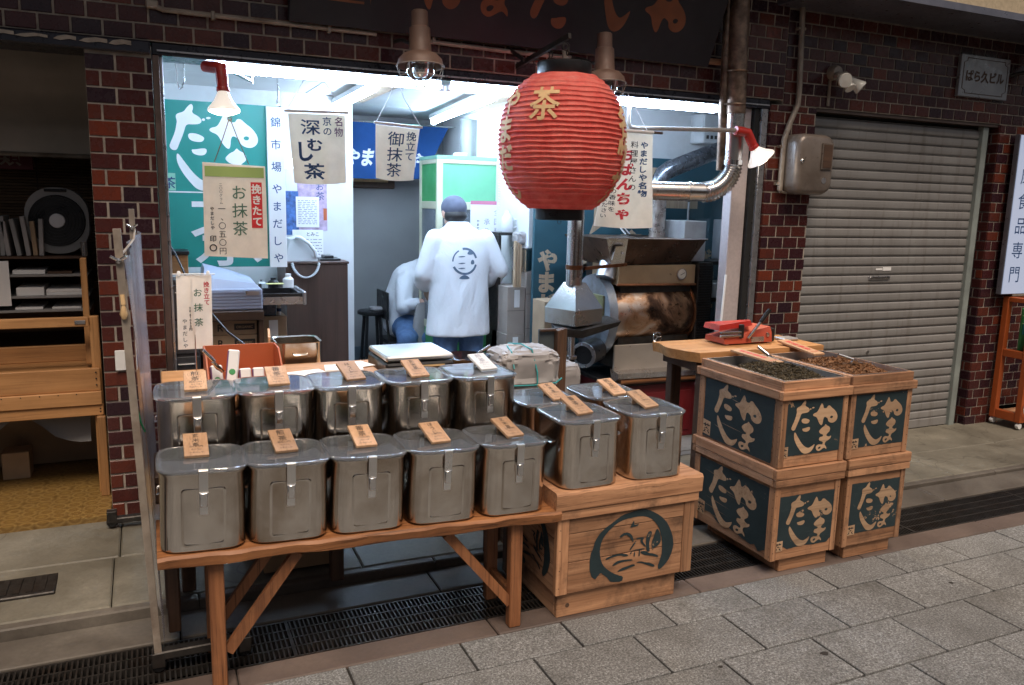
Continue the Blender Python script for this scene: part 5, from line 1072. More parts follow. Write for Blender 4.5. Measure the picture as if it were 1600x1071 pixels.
# ------------------------------------------------------------------ meter box, conduit, spot cluster, name plate
mt = thing('meter_box', 'rounded grey brown electricity meter box on the middle pillar', 'meter', (3.66, 3.9, 1.8))
def mring(y, e, r_): return [(3.668+x, y, 1.818+z) for x, z in rr(.148-e, .178-e, r_, 8)]
MB().loft([mring(3.918, 0, .07), mring(3.83, 0, .07), mring(3.80, .012, .06), mring(3.79, .03, .045)]).build('case', M['meter'], mt, 40)
MB().cbox(3.70, 3.785, 3.781, 3.7885, 1.79, 1.945, .004).build('window_frame', M['meter'], mt); MB().box(3.71, 3.775, 3.778, 3.7805, 1.80, 1.935).build('window_pane', M['dwood'], mt)
MB().lathe([(.011,0),(.011,.012),(.007,.016),(0,.016)], (3.555, 3.795, 1.835), 14, (0,-1,0)).build('lock', M['chrome'], mt, 40)
MB().lathe([(.018,0),(.018,.002),(0,.002)], (3.735, 3.7895, 1.725), 18, (0,-1,0)).build('maker_badge', M['alul'], mt)
cp = thing('wall_pipe', 'vertical conduit pipe down the brick to the meter box', 'pipe', (3.57, 3.905, 2.3))
MB().tube([(3.568, 3.90, 2.715), (3.592, 3.90, 2.25), (3.590, 3.90, 2.17), (3.54, 3.90, 2.06), (3.505, 3.90, 1.96), (3.502, 3.90, 1.66)], .0165, 12).build('pipe', M['conduit'], cp, 50)
MB().tube([(3.502, 3.90, 1.668), (3.502, 3.90, 1.655), (3.56, 3.905, 1.648)], .008, 8).build('cable', M['conduit'], cp, 40)
for x, z in ((3.576, 2.60), (3.505, 1.92), (3.502, 1.70)): MB().cbox(x-.028, x+.028, 3.895, 3.928, z-.008, z+.008, .002).build('pipe_clip', M['conduit'], cp)
sp = thing('spot_cluster', 'cluster of three unlit spot bulbs on the brick above the shutter', 'lamp', (3.86, 3.9, 2.35))
MB().lathe([(.045,0),(.045,.03),(.035,.05),(0,.055)], (3.862, 3.925, 2.375), 18, (0,-1,0)).build('mount', M['conduit'], sp, 40)
def pbulb(p, q, r_): 
    p, q = Vector(p), Vector(q); d = (q-p); L = d.length; d.normalize()
    o = MB().lathe([(.024,-.05),(.025,-.01),(.020,0)], p, 14, d).build('lamp_holder', M['conduit'], sp, 40)
    MB().lathe([(.018,0),(.02,.01),(r_*.8,L*.6),(r_,L*.9),(r_*.9,L),(0,L*1.04)], p, 18, d).build('spot_bulb', M['frost'] if 'frost' in M else M['white'], o, 50, rel=False).location = (0,0,0)
    for ob in o.children: ob.location = -(sp.location)
pbulb((3.832, 3.83, 2.335), (3.80, 3.75, 2.305), .043); pbulb((3.935, 3.85, 2.335), (3.985, 3.80, 2.28), .043); pbulb((3.88, 3.83, 2.32), (3.885, 3.79, 2.27), .034)
MB().tube([(3.865, 3.87, 2.36), (3.92, 3.86, 2.365), (3.935, 3.86, 2.345)], .008, 8).tube([(3.86, 3.88, 2.37), (3.84, 3.85, 2.35)], .012, 8).tube([(3.845, 3.92, 2.33), (3.845, 3.92, 2.18)], .010, 8).build('arm', M['conduit'], sp, 40)
npl = thing('name_plate', 'brushed metal building name plate with dark characters on the brick wall', 'sign', (5.19, 3.9, 2.45))
MB().cbox(4.945, 5.425, 3.895, 3.925, 2.318, 2.588, .004).build('plate', M['plate'], npl)
b = MB(); w_, h_, k = .215, .112, .03; P_ = [(-w_+k,-h_),(w_-k,-h_),(w_-k,-h_+k*.6),(w_,-h_+k),(w_,h_-k),(w_-k,h_-k*.6),(w_-k,h_),(-w_+k,h_),(-w_+k,h_-k*.6),(-w_,h_-k),(-w_,-h_+k),(-w_+k,-h_+k*.6)]
pts = [(5.185+x, 3.894, 2.453+z) for x, z in P_]; b.tube(pts+[pts[0]], .0022, 5); b.build('border_line', M['dwood'], npl)
MB().text('ばら久ビル', (5.185, 3.8935, 2.425), .076, bold=.035).build('lettering', M['dwood'], npl, smooth=-1)
# ------------------------------------------------------------------ fluorescent lights
def tube_light(p, q, lab, hz=2.222):
    p, q = Vector(p), Vector(q); d = (q-p).normalized(); t = thing('ceiling_light', lab, 'light', (p+q)/2, 'fluorescent batten lights of the shop')
    h = Vector((0, 0, hz-p.z-.022)); MB().bar(p+h*.72-d*.02, q+h*.72+d*.02, .055, h.z*.55).build('housing', M['white'], t)
    MB().tube([p, q], .0165, 14).build('tube', M['tube'], t, 40)
    for e, s in ((p, -1), (q, 1)): MB().bar(e+d*s*.004+Vector((0,0,-.018)), e+d*s*.004+Vector((0,0,h.z*.5)), .034, .022).build('socket', M['white'], t)
tube_light((.28, 4.10, 2.125), (1.40, 4.10, 2.125), 'long bright tube light across the left half of the opening')
tube_light((1.46, 4.10, 2.125), (2.24, 4.10, 2.125), 'bright tube light in the middle, partly behind the red lantern')
tube_light((2.30, 4.10, 2.125), (3.14, 4.10, 2.125), 'bright tube light across the right end of the opening')
tube_light((1.17, 4.55, 2.145), (1.19, 5.65, 2.145), 'tube light running back into the shop above the left banner', 2.224)
tube_light((1.87, 4.50, 2.145), (2.05, 6.15, 2.145), 'tube light running back into the shop left of the lantern', 2.224)
for x in (1.19, 1.98): tag(MB().cbox(x+.055, x+.18, 4.6, 5.6, 2.19, 2.2235, .004).build('ceiling_duct', M['beigew']), 'flat beige ceiling strip beside the '+('left' if x < 1.5 else 'right')+' inner tube light', 'panel')
hkk = MB().tube([(.165, 4.55, 2.222), (.168, 4.55, 2.10), (.18, 4.55, 2.07), (.195, 4.55, 2.085)], .004, 6).tube([(.205, 4.55, 2.222), (.202, 4.55, 2.11), (.19, 4.55, 2.09)], .004, 6).build('ceiling_hook', M['chrome']); tag(hkk, 'small metal hook hanging at the left of the ceiling', 'hook')
cfr = MB().tube([(.36, 4.30, 2.21), (.42, 4.28, 2.14), (.50, 4.26, 2.10), (.50, 4.26, 2.15), (.44, 4.28, 2.20)], .014, 8).build('lamp_bracket', M['chrome']); tag(cfr, 'bent chrome bracket near the ceiling, right of the left red lamp', 'bracket')

# ------------------------------------------------------------------ boards and signs at the left inside
gb = thing('sign_board', 'green sign board with big white brush characters behind the price sheet', 'sign', (.35, 4.7, 1.6))
MB().cbox(.03, .70, 4.70, 4.73, 1.165, 2.035, .002).build('board', M['green'], gb)
logo_mb((.036, 4.6985, 1.567), (1,0,0), (0,0,1), .590, .455, .0004).build('lettering', M['white'], gb, smooth=-1)
MB().box(.08, .60, 4.6975, 4.699, 1.560, 1.567).build('white_line', M['white'], gb)
MB().box(.082, .145, 4.6972, 4.699, 1.570, 1.66).build('seal_patch', M['boothlt'], gb); MB().text('茶', (.114, 4.6965, 1.585), .065, bold=.012).build('seal', M['blueink'], gb, smooth=-1)
MB().text('茶', (.405, 4.6975, 1.205), .42).build('lettering', M['white'], gb, smooth=-1)
vb = thing('sign_board', 'narrow white vertical board with a column of blue shop-name characters', 'sign', (.66, 4.68, 1.6))
MB().cbox(.612, .704, 4.665, 4.685, 1.163, 2.030, .002).build('board', M['white'], vb)
for i_, c_ in enumerate('錦市場やまだしや'): MB().column(c_, (.658, 4.664, 1.975-.118*i_ if i_ < 3 else 1.620-.0945*(i_-3)), .056, .1, bold=.008).build('lettering', M['blueink'], vb, smooth=-1)
MB().tube([(.675, 4.67, 2.22), (.678, 4.67, 2.08), (.67, 4.66, 2.05), (.685, 4.66, 2.03)], .005, 6).build('hook', M['chrome'], vb, 40)
wlp = MB().cbox(.82, .90, 5.57, 5.612, 1.735, 1.80, .004).build('wall_lamp', emit('small_lamp', (.9,.95,1), 2.5)); tag(wlp, 'small glowing lamp on the white wall under the left banner', 'lamp')
def poster(x0, x1, z0, z1, y, mat, lab, extra=None, th=.0012):
    t = thing('poster', lab, 'poster', ((x0+x1)/2, y, (z0+z1)/2)); MB().box(x0, x1, y-th, y, z0, z1).build('sheet', mat, t)
    if extra: extra(t)
def rows(t, x0, x1, z0, z1, y, n, mat, seed=1):
    rn = random.Random(seed); b = MB()
    for i in range(n):
        z = z1-(z1-z0)*(i+.5)/n; x = x0
        while x < x1: l = rn.uniform(.008, .03); b.box(x, min(x+l, x1), y-.0006, y-.0002, z-.0025, z+.0025); x += l+rn.uniform(.004, .012)
    b.build('print', mat, t, smooth=-1)
mag = plain('mauve_print', (.46,.34,.46), .5, var=.4, scale=22); bluep = plain('blue_print', (.05,.12,.32), .5, var=.8, scale=26)
poster(.925, 1.12, 1.33, 1.66, 5.618, mag, 'mauve poster half covered by a printed list', lambda t: MB().column('お茶', (1.075, 5.616, 1.655), .06).build('lettering', M['blueink'], t, smooth=-1))
poster(.83, .93, 1.30, 1.59, 5.617, bluep, 'blue photo poster beside the white vertical board')
poster(.912, 1.065, 1.352, 1.555, 5.612, M['paper'], 'white printed list pinned over the mauve poster', lambda t: rows(t, .925, 1.05, 1.37, 1.535, 5.6105, 14, M['faintink'], 3))
poster(.885, 1.09, 1.145, 1.335, 5.613, M['paper'], 'white calendar sheet low on the wall above the brown cabinet', lambda t: (MB().text('とみこ', (1.02, 5.6115, 1.295), .03, bold=.01).build('lettering', M['ink'], t, smooth=-1), rows(t, .90, 1.08, 1.16, 1.28, 5.611, 6, M['faintink'], 5)))
poster(1.095, 1.118, 1.40, 1.48, 5.615, M['orange'], 'small orange slip at the edge of the white wall')
nr, on, P = cloth('noren_curtain', 'indigo noren curtain with white characters over the back doorway', 'curtain', ((1.20,2.145),(2.30,2.142),(1.22,1.712),(2.08,1.722), 6.5), M['blue'], amp=.02, seed=3, nx=30)
b = MB(); col(b, 'や', .30, .47, .13, .30, .3, .035); col(b, 'ま', .43, .45, .13, .34, .3, .04); col(b, 'や', .86, .50, .13, .30, .3, .035); on(b, M['white'])
MB().tube([(1.12, 6.5, 2.15), (2.5, 6.5, 2.15)], .006, 6).build('rod', M['chrome'], nr)
gc = thing('curtain', 'grey curtain hanging at the back right of the noren', 'curtain', (2.6, 6.6, 2.0))
b = MB(); vs = []
for i in range(41):
    for j in range(2): vs.append((2.22+.72*i/40, 6.0+.016*math.sin(i*1.1), 2.17-.40*j))
b.add(vs, [(2*i, 2*i+2, 2*i+3, 2*i+1) for i in range(40)]).build('cloth', M['grey'], gc, 60)
pf_ = thing('picture_frame', 'dark framed picture with gold mount high on the back wall', 'picture', (1.70, 6.78, 1.75))
MB().cbox(1.50, 1.92, 6.76, 6.80, 1.64, 1.90, .006).build('frame', M['dwood'], pf_); MB().cbox(1.56, 1.86, 6.752, 6.7598, 1.69, 1.88, .003).build('mount', M['gold'], pf_); MB().box(1.60, 1.82, 6.748, 6.7515, 1.72, 1.87).build('picture', M['dark'], pf_)
sk = MB().box(1.30, 2.36, 6.785, 6.8, .055, .30).build('wainscot', plain('grey_blue_base', (.13,.17,.20), .6)); tag(sk, 'grey blue skirting panel at the foot of the back wall', 'panel')

# ------------------------------------------------------------------ cabinet, phone, register
cbn = thing('cabinet', 'tall brown wooden cabinet with a white fax phone on top', 'cabinet', (.97, 5.4, .055))
MB().cbox(.775, 1.165, 5.20, 5.58, .055, 1.135, .004).build('carcass', M['cabinet'], cbn); MB().cbox(.768, 1.172, 5.193, 5.585, 1.1355, 1.152, .003).build('top', M['cabinet'], cbn)
ph = thing('phone', 'white fax phone with handset and looping curled cord on the brown cabinet', 'phone', (.885, 5.35, 1.152))
b = MB(); b.loft([[(x, 5.25, z) for x, z in ((.79,1.152),(.985,1.152),(.975,1.20),(.93,1.275),(.87,1.30),(.815,1.29),(.795,1.22))], [(x, 5.45, z) for x, z in ((.79,1.152),(.985,1.152),(.975,1.20),(.93,1.275),(.87,1.30),(.815,1.29),(.795,1.22))]]); b.build('base', M['phonew'], ph, 30)
MB().tube([(.845, 5.235, 1.302), (.875, 5.225, 1.298), (.925, 5.222, 1.265), (.962, 5.225, 1.215), (.972, 5.235, 1.185)], [.014,.012,.010,.012,.015], 10).build('handset', M['phonew'], ph, 50)
pts = []
for k in range(140): 
    u = k/139; a = math.pi*(.06+.88*u); c = Vector((.895+.085*math.cos(math.pi-a)*1.0, 5.18-.01*math.sin(a), 1.165-.11*math.sin(a))); pts.append(c+Vector((.006*math.cos(k*1.3), .006*math.sin(k*1.3), 0)))
MB().tube(pts, .0045, 6).build('cord', M['phonew'], ph, 40)
rp = MB().cbox(.998, 1.13, 5.25, 5.40, 1.153, 1.166, .003).cbox(1.03, 1.09, 5.27, 5.38, 1.166, 1.185, .003).build('tray', M['black']); tag(rp, 'low black tray on the right of the brown cabinet top', 'tray')
dsk = thing('desk', 'low dark wooden desk holding the cash register', 'desk', (.3, 4.4, .055))
MB().cbox(.05, .515, 4.20, 4.62, .935, .985, .004).build('desk_top', M['dwood'], dsk); MB().cbox(.49, .515, 4.22, 4.6, .055, .934, .003).build('side', M['dwood_z'], dsk); MB().cbox(.05, .075, 4.22, 4.6, .055, .934, .003).build('side', M['dwood_z'], dsk); MB().cbox(.0755, .4895, 4.25, 4.6, .76, .775, .003).build('shelf', M['dwood'], dsk); MB().box(.0755, .4895, 4.585, 4.6, .055, .76).build('back', M['dwood'], dsk)
for i, z in enumerate((.776, .856)):
    t = thing('carton', 'brown carton with black print on the desk shelf, '+('lower' if i == 0 else 'upper')+' of two', 'box', (.36, 4.4, z))
    MB().cbox(.18, .485, 4.27, 4.56, z+.0005, z+.078, .002).build('carton_body', M['kraft'], t); MB().box(.375, .475, 4.2675, 4.2695, z+.024, z+.056).build('print_panel', M['ink'], t)
    MB().text('ORGANIC', (.425, 4.267, z+.033), .018, bold=.02).build('lettering', M['kraft'], t, smooth=-1); MB().text('R', (.31, 4.2688, z+.02), .05, bold=.02).build('lettering', M['ink'], t, smooth=-1)
cr_g = thing('cash_register', 'pale blue cash register with ribbed front and its drawer open', 'cash register', (.39, 4.35, .985))
MB().cbox(.235, .512, 4.22, 4.58, .986, 1.094, .006).build('case', M['regblue'], cr_g)
for k in range(6): MB().box(.24, .507, 4.2155, 4.2205, .996+k*.0155, .996+k*.0155+.0075).build('rib', M['regblue'], cr_g)
MB().box(.43, .495, 4.2125, 4.2152, 1.062, 1.082).build('maker_plate', M['alul'], cr_g)
b = MB(); b.loft([[(.24, 4.24, 1.094), (.50, 4.24, 1.094), (.50, 4.56, 1.094), (.24, 4.56, 1.094)], [(.24, 4.27, 1.150), (.485, 4.27, 1.115), (.485, 4.54, 1.125), (.24, 4.54, 1.165)], [(.25, 4.36, 1.185), (.36, 4.36, 1.165), (.38, 4.52, 1.165), (.25, 4.52, 1.20)]]); b.build('keyboard_hood', M['regblue'], cr_g, 20)
dr = MB().box(.518, .715, 4.25, 4.262, 1.02, 1.062).box(.518, .715, 4.52, 4.53, 1.02, 1.062).box(.70, .7155, 4.262, 4.52, 1.02, 1.062).box(.518, .70, 4.262, 4.52, 1.02, 1.026).build('drawer', M['black'], cr_g); MB().cbox(.716, .732, 4.235, 4.545, 1.002, 1.072, .004).build('drawer_front', M['alul'], cr_g); MB().box(.518, .7155, 4.245, 4.2495, 1.006, 1.045).build('drawer_rail', M['alul'], cr_g)
for (x, y, rz) in ((.57, 4.40, .3), (.62, 4.37, -.4)):
    tag(MB().box(-.02, .02, -.012, .012, 0, .002).xf(Matrix.Translation((x, y, 1.031)) @ Matrix.Rotation(rz, 4, 'Z') @ Matrix.Rotation(.3, 4, 'Y')).build('receipt', M['paper']), 'small white slip in the open register drawer, '+('left' if x < .6 else 'right')+' one', 'paper')
wbx = thing('wooden_box', 'brown wooden box with black lid on the cabinet at far left', 'box', (.12, 4.4, 1.16)); MB().cbox(.075, .175, 4.34, 4.5, 1.161, 1.255, .003).build('box_body', M['pine'], wbx); MB().cbox(.068, .182, 4.33, 4.51, 1.2555, 1.275, .003).build('lid', M['black'], wbx)
sd_ = thing('drawer_cabinet', 'small dark drawer cabinet behind the small nobori banner', 'cabinet', (.13, 4.3, .055)); MB().cbox(.072, .20, 4.06, 4.19, .055, 1.16, .004).build('carcass', plain('dark_grey_steel', (.05,.05,.055), .4, .3), sd_)
for k in range(5): f = MB().cbox(.08, .192, 4.052, 4.0595, .30+k*.17, .455+k*.17, .003).build('drawer', plain('drawer_grey', (.07,.07,.075), .35, .3) if k == 0 else bpy.data.materials['drawer_grey'], sd_); MB().tube([(.10, 4.045, .42+k*.17), (.172, 4.045, .42+k*.17)], .004, 8).build('handle', M['chrome'], f, 40)
blb = thing('storage_box', 'dark blue plastic storage box on the white carton beside the desk', 'box', (.56, 4.5, .92)); MB().cbox(.525, .605, 4.42, 4.56, .926, .99, .004).build('bin', plain('blue_plastic', (.03,.08,.16), .25), blb)
sprc = thing('spray_can', 'small white and blue aerosol can beside the dark blue box', 'can', (.625, 4.45, .925)); MB().lathe([(.011,0),(.0115,.05),(.008,.06)], (.622, 4.45, .926), 14).build('can_body', M['paper'], sprc, 40); MB().lathe([(.0117,.018),(.0117,.036)], (.622, 4.45, .926), 14).build('label_band', M['blueink'], sprc, 40); MB().lathe([(.007,.06),(.007,.072),(0,.074)], (.622, 4.45, .926), 10).build('cap', M['blueink'], sprc, 40)
ctn = thing('carton', 'plain grey-brown carton with a white label under the dark blue box', 'box', (.59, 4.5, .055)); MB().cbox(.522, .655, 4.40, 4.60, .055, .925, .003).build('carton_body', M['kraft'], ctn); MB().box(.562, .608, 4.3975, 4.3998, .80, .905).build('label_sheet', M['paper'], ctn)
cab_ = MB().tube([(.075, 4.02, 1.345), (.11, 4.0, 1.28), (.16, 3.9, 1.15), (.22, 3.8, 1.06), (.30, 3.7, .96), (.42, 3.55, .87), (.50, 3.45, .808), (.62, 3.35, .806)], .0045, 6).build('cable', M['black']); tag(cab_, 'black cable sagging across the left side of the shop', 'cable')
cl = MB()
rn = random.Random(4)
# clutter on the sill under the green board
for i, (x, w_, h_, mt_, nm, lab) in enumerate(((.56, .024, .07, 'glass', 'jar', 'small glass jar on the sill under the green board'), (.62, .03, .08, 'black', 'jar', 'dark jar on the sill under the green board'), (.70, .03, .10, 'white', 'dispenser', 'white tissue dispenser under the white vertical board'))):
    t = MB().lathe([(w_*.9,0),(w_,.01),(w_,h_*.7),(w_*.5,h_*.85),(w_*.5,h_)], (x, 4.62, 1.03), 16).build(nm, M[mt_], None, 40); tag(t, lab, nm)
sll = MB().cbox(.515, .745, 4.56, 4.72, 1.00, 1.03, .003).build('sill', M['wall']); sll['kind'] = 'structure'
tag(MB().box(.57, .66, 4.50, 4.56, 1.084, 1.0865).build('notepad', plain('yellow_note', (.55,.52,.2), .7)), 'yellow notepad lying behind the open register drawer', 'notepad')

# ------------------------------------------------------------------ counter things
ob = thing('display_tray', 'orange display box holding white tea packets on the counter', 'tray', (.32, 3.28, .801)); x0, x1, y0, y1 = .178, .458, 3.14, 3.42
MB().box(x0+.006, x1-.006, y0+.006, y1-.006, .801, .808).build('base', M['orange'], ob); MB().cbox(x0, x1, y0, y0+.006, .801, .855, .001).build('front_panel', M['orange'], ob); MB().cbox(x0, x1, y1-.006, y1, .801, .955, .001).build('back_panel', M['orange'], ob)
for x in (x0, x1-.006): MB().loft([[(x, y0+.0062, .801), (x, y1-.0062, .801), (x, y1-.0062, .955), (x, y0+.15, .955), (x, y0+.0062, .855)], [(x+.006, y0+.0062, .801), (x+.006, y1-.0062, .801), (x+.006, y1-.0062, .955), (x+.006, y0+.15, .955), (x+.006, y0+.0062, .855)]]).build('side_panel', M['orange'], ob)
MB().box(x0+.0062, x1-.0062, 3.27, 3.276, .808, .875).build('divider', M['orange'], ob)
for i, (x, y, z, rz, ry, l) in enumerate(((.215, 3.20, .86, .1, .0, .10), (.262, 3.215, .89, -.08, .12, .15), (.318, 3.20, .85, .05, 0, .085), (.365, 3.20, .85, -.05, 0, .085))):
    t = thing('tea_packet', 'white tea packet in the orange box, '+('leftmost', 'tall one', 'third from left', 'rightmost')[i], 'packet', (x, y, z-l/2+.004)); t.rotation_euler = (R(-18), ry, rz)
    MB().cbox(-.022, .022, -.012, .012, 0, l, .005).build('pouch', M['paper'], t, 30, rel=False); MB().box(-.0222, -.0218+.004, -.0124, .012, .006, l-.006).build('purple_edge', M['purpleink'], t, rel=False)
    MB().lathe([(.012,0),(.009,.0008)], (0, -.0125, l*.42), 14, (0,-1,0)).build('green_print', M['booth'], t, rel=False)
scoop((.235, 3.17, .90), (.165, 3.15, .985), 'small metal scoop leaning in the orange box', .012)
bkt = thing('steel_pail', 'open square steel pail with a bail handle on the back of the counter', 'pail', (.575, 3.60, .801))
b = MB(); b.loft([[(.575+x, 3.60+y, .802) for x, y in rr(.088, .088, .03)], [(.575+x, 3.60+y, .805) for x, y in rr(.092, .092, .034)], [(.575+x, 3.60+y, .93) for x, y in rr(.094, .094, .036)], [(.575+x, 3.60+y, .934) for x, y in rr(.099, .099, .038)], [(.575+x, 3.60+y, .93) for x, y in rr(.090, .090, .034)], [(.575+x, 3.60+y, .808) for x, y in rr(.088, .088, .03)]]); b.build('pail_body', M['steel'], bkt, 40)
MB().tube([(.545, 3.503, .885), (.550, 3.495, .88), (.60, 3.495, .88), (.605, 3.503, .885)], .004, 8).build('grip', M['chrome'], bkt, 40)
brd = MB().cbox(-.005, .005, -.12, .12, 0, .17, .002).xf(Matrix.Translation((.455, 3.57, .803)) @ Matrix.Rotation(-.12, 4, 'Z')).build('wood_board', M['plaque']); tag(brd, 'thin pale board standing between the orange box and the steel pail', 'board')
rsr = thing('riser', 'low wooden riser board under the leaflets on the counter', 'riser', (.65, 3.25, .80)); MB().cbox(.47, .838, 3.10, 3.42, .848, .860, .003).build('board', M['pine'], rsr)
for x in (.485, .81): MB().cbox(x, x+.012, 3.11, 3.41, .8005, .8475, .002).build('side', M['pine'], rsr)
for i, (x, y, rz, lab) in enumerate(((.55, 3.20, .25, 'white leaflet with blue sketch lying left on the counter'), (.70, 3.22, -.15, 'folded brochure stack in the middle of the counter'), (.755, 3.30, .35, 'white leaflet lying next to the scale'))):
    t = thing('leaflet', lab, 'leaflet', (x, y, .8605+.001*i)); t.rotation_euler = (0, 0, rz)
    MB().cbox(-.075, .075, -.055, .055, 0, .003 if i != 1 else .014, .001).build('sheet', M['paper'], t, rel=False)
    b = MB(); q = random.Random(i)
    for k in range(5): x_ = q.uniform(-.05, .05); y_ = q.uniform(-.035, .035); b.box(x_, x_+q.uniform(.01,.02), y_, y_+.006, (.003 if i != 1 else .014)+.0002, (.003 if i != 1 else .014)+.0006)
    b.build('print', bluep, t, rel=False)
scl = thing('scale', 'black kitchen scale with a bright steel platform on the counter', 'scale', (1.0, 3.3, .801))
MB().cbox(.845, 1.15, 3.12, 3.43, .802, .832, .008).build('base', plain('beige_plastic', (.55,.45,.30), .45), scl); MB().cbox(.85, 1.145, 3.125, 3.425, .8325, .895, .008).build('housing', M['black'], scl)
MB().cbox(.852, 1.143, 3.13, 3.42, .9, .924, .010).build('platform', M['clasp'], scl, 30); MB().cbox(.9, 1.1, 3.22, 3.38, .8955, .8995).build('platform_support', M['black'], scl)
MB().box(.93, 1.10, 3.1232, 3.1248, .876, .884).build('display_strip', M['gold'], scl)
for x in (.965, 1.015, 1.08): MB().lathe([(.006,0),(.006,.0012),(0,.0014)], (x, 3.1248, .864), 12, (0,-1,0)).build('button', M['green_tape'], scl)
MB().box(.895, .908, 3.1232, 3.1248, .86, .878).build('display_mark', M['gold'], scl)
jar = thing('lid_jar', 'small round jar lying in front of the black scale', 'jar', (.90, 3.12, .815)); MB().lathe([(.0,0),(.017,0),(.017,.05),(0,.05)], (.915, 3.10, .818), 16, (.3,1,0)).build('jar_body', M['phonew'], jar, 40); MB().lathe([(.0175,-.002),(.0175,.012),(0,.0121)][::-1], (.915, 3.10, .818), 16, (-.3,-1,0)).build('jar_lid', M['boothlt'], jar, 40)
pl = thing('plate', 'black lacquer dish with tea samples and a scoop on the counter', 'dish', (1.305, 3.42, .801)); MB().lathe([(.0,0),(.06,0),(.085,.018),(.118,.050),(.114,.052),(.07,.017),(.05,.008),(0,.008)], (1.305, 3.42, .802), 32).build('dish_body', plain('black_lacquer', (.012,.010,.012), .12), pl, 50)
MB().lathe([(.045,.006),(.03,.02),(0,.028)], (1.29, 3.42, .808), 14).build('tea_sample', M['brown_tea'], pl, 50)
scoop((1.32, 3.41, .838), (1.41, 3.38, .90), 'bright scoop resting on the black lacquer dish', .014)

# ------------------------------------------------------------------ bags, leaning tray, table with the sealer
def sack(c, sx, sy, sz, lab, strap):
    t = thing('paper_sack', lab, 'sack', c); from mathutils import noise as mn; sd_o = Vector((sx*90, sy*70, c[2]*13)); b = MB(); n, m = 56, 34; vs = []
    for i in range(m+1):
        ph_ = -math.pi/2+math.pi*i/m
        for k in range(n):
            a = 2*math.pi*k/n; ca, sa = math.cos(a), math.sin(a); f = lambda v: math.copysign(abs(v)**.45, v)
            cz = math.copysign(abs(math.sin(ph_))**.5, math.sin(ph_)); cp_ = abs(math.cos(ph_))**.38
            q_ = Vector((ca*2.2, sa*2.2, ph_*2.0))+sd_o; w_ = 1.05-.17*abs(mn.noise(q_))-.10*abs(mn.noise(q_*2.3+Vector((5,1,2))))-.05*abs(mn.noise(q_*5))
            vs.append((sx*f(ca)*cp_*w_, sy*f(sa)*cp_*w_, sz*(1+cz*(.88+.12*w_))*(1-.07*abs(mn.noise(q_*1.7))*(cz > 0))))
    b.add(vs, [(i*n+k, i*n+(k+1) % n, (i+1)*n+(k+1) % n, (i+1)*n+k) for i in range(m) for k in range(n)]); b.build('sack_body', M['kraftb'], t, 22, rel=False)
    if strap:
        q = MB(); e = 1.07
        q.tube([(.02, -sy*e, .0), (.015, -sy*e, sz*1.0), (.0, -sy*.8, sz*1.98), (-.01, 0, sz*2.08), (-.02, sy, sz*1.9)], .004, 6).tube([(-sx*e, -sy*.6, sz*.55), (-sx*.7, -sy*e, sz*.45), (0, -sy*1.1, sz*.42), (sx*.7, -sy*e, sz*.45), (sx*e, -sy*.6, sz*.5)], .004, 6).tube([(-sx*.62, -sy*1.02, sz*1.2), (-sx*.6, -sy*.7, sz*1.9), (-sx*.5, 0, sz*2.02)], .004, 6)
        q.build('strap', M['green_tape'], t, rel=False)
sack((1.63, 3.50, .66), .165, .13, .105, 'crumpled paper sack tied with teal straps behind the cans', True)
sack((1.64, 3.52, .455), .16, .13, .10, 'lower paper sack under the tied one, mostly hidden', False)
sack((1.95, 3.70, .50), .085, .09, .12, 'small crumpled paper sack right of the leaning wooden tray', False)
plt = thing('pallet', 'low dark pallet under the paper sacks', 'pallet', (1.7, 3.55, .055)); MB().cbox(1.45, 2.05, 3.38, 3.82, .40, .45, .004).build('deck', M['dwood'], plt)
for x in (1.47, 1.75, 2.0): MB().cbox(x, x+.03, 3.4, 3.8, .05, .399, .003).build('leg', M['dwood_z'], plt)
ltr = thing('wooden_tray', 'shallow wooden tray standing on its edge beside the tied sack', 'tray', (1.86, 3.6, .45)); MB().cbox(1.775, 1.862, 3.62, 3.635, .46, .925, .003).build('tray_bottom', plain('grey_tray', (.07,.085,.09), .5), ltr)
for k in range(3): MB().cbox(1.864+k*.022, 1.864+k*.022+.020, 3.585+.01*k, 3.64, .46, .92+.003*k, .003).build('edge_board', M['dwood_z'], ltr)
MB().cbox(1.775, 1.862, 3.60, 3.6195, .913, .927, .003).build('edge_board', M['dwood'], ltr)
tb = thing('work_table', 'thick plank work table beside the tea crates', 'table', (2.75, 3.25, .055))
zs_ = .822
b = MB(); rings = []
for i in range(17):
    u = i/16; y = 3.075+.335*u; xl = 2.315+.015*math.sin(u*9)+(.05*(1-u*6) if u < .16 else 0)
    rings.append([(xl, y, zs_), (3.13, y, zs_), (3.13, y, zs_+.048), (xl-.008, y, zs_+.048)])
b.loft(rings).build('table_top', M['pine'], tb, 30)
for x in (2.42, 3.07):
    for y in (3.12, 3.36): MB().cbox(x-.03, x+.03, y-.025, y+.025, .05, zs_-.001, .004).build('leg', M['dwood_z'], tb)
MB().cbox(2.36, 2.50, 3.10, 3.38, .775, .8215, .003).build('bracket', M['dwood'], tb)
sl = thing('heat_sealer', 'red bench heat sealer with a lever handle on the work table', 'sealer', (2.74, 3.3, .871))
MB().loft([[(2.60, 3.20, .878), (2.90, 3.20, .878), (2.90, 3.36, .878), (2.60, 3.36, .878)], [(2.60, 3.205, .905), (2.90, 3.205, .925), (2.90, 3.355, .925), (2.60, 3.355, .905)], [(2.74, 3.215, .93), (2.895, 3.215, .955), (2.895, 3.345, .955), (2.74, 3.345, .93)]]).build('body', M['red2'] if 'red2' in M else M['orange'], sl, 20)
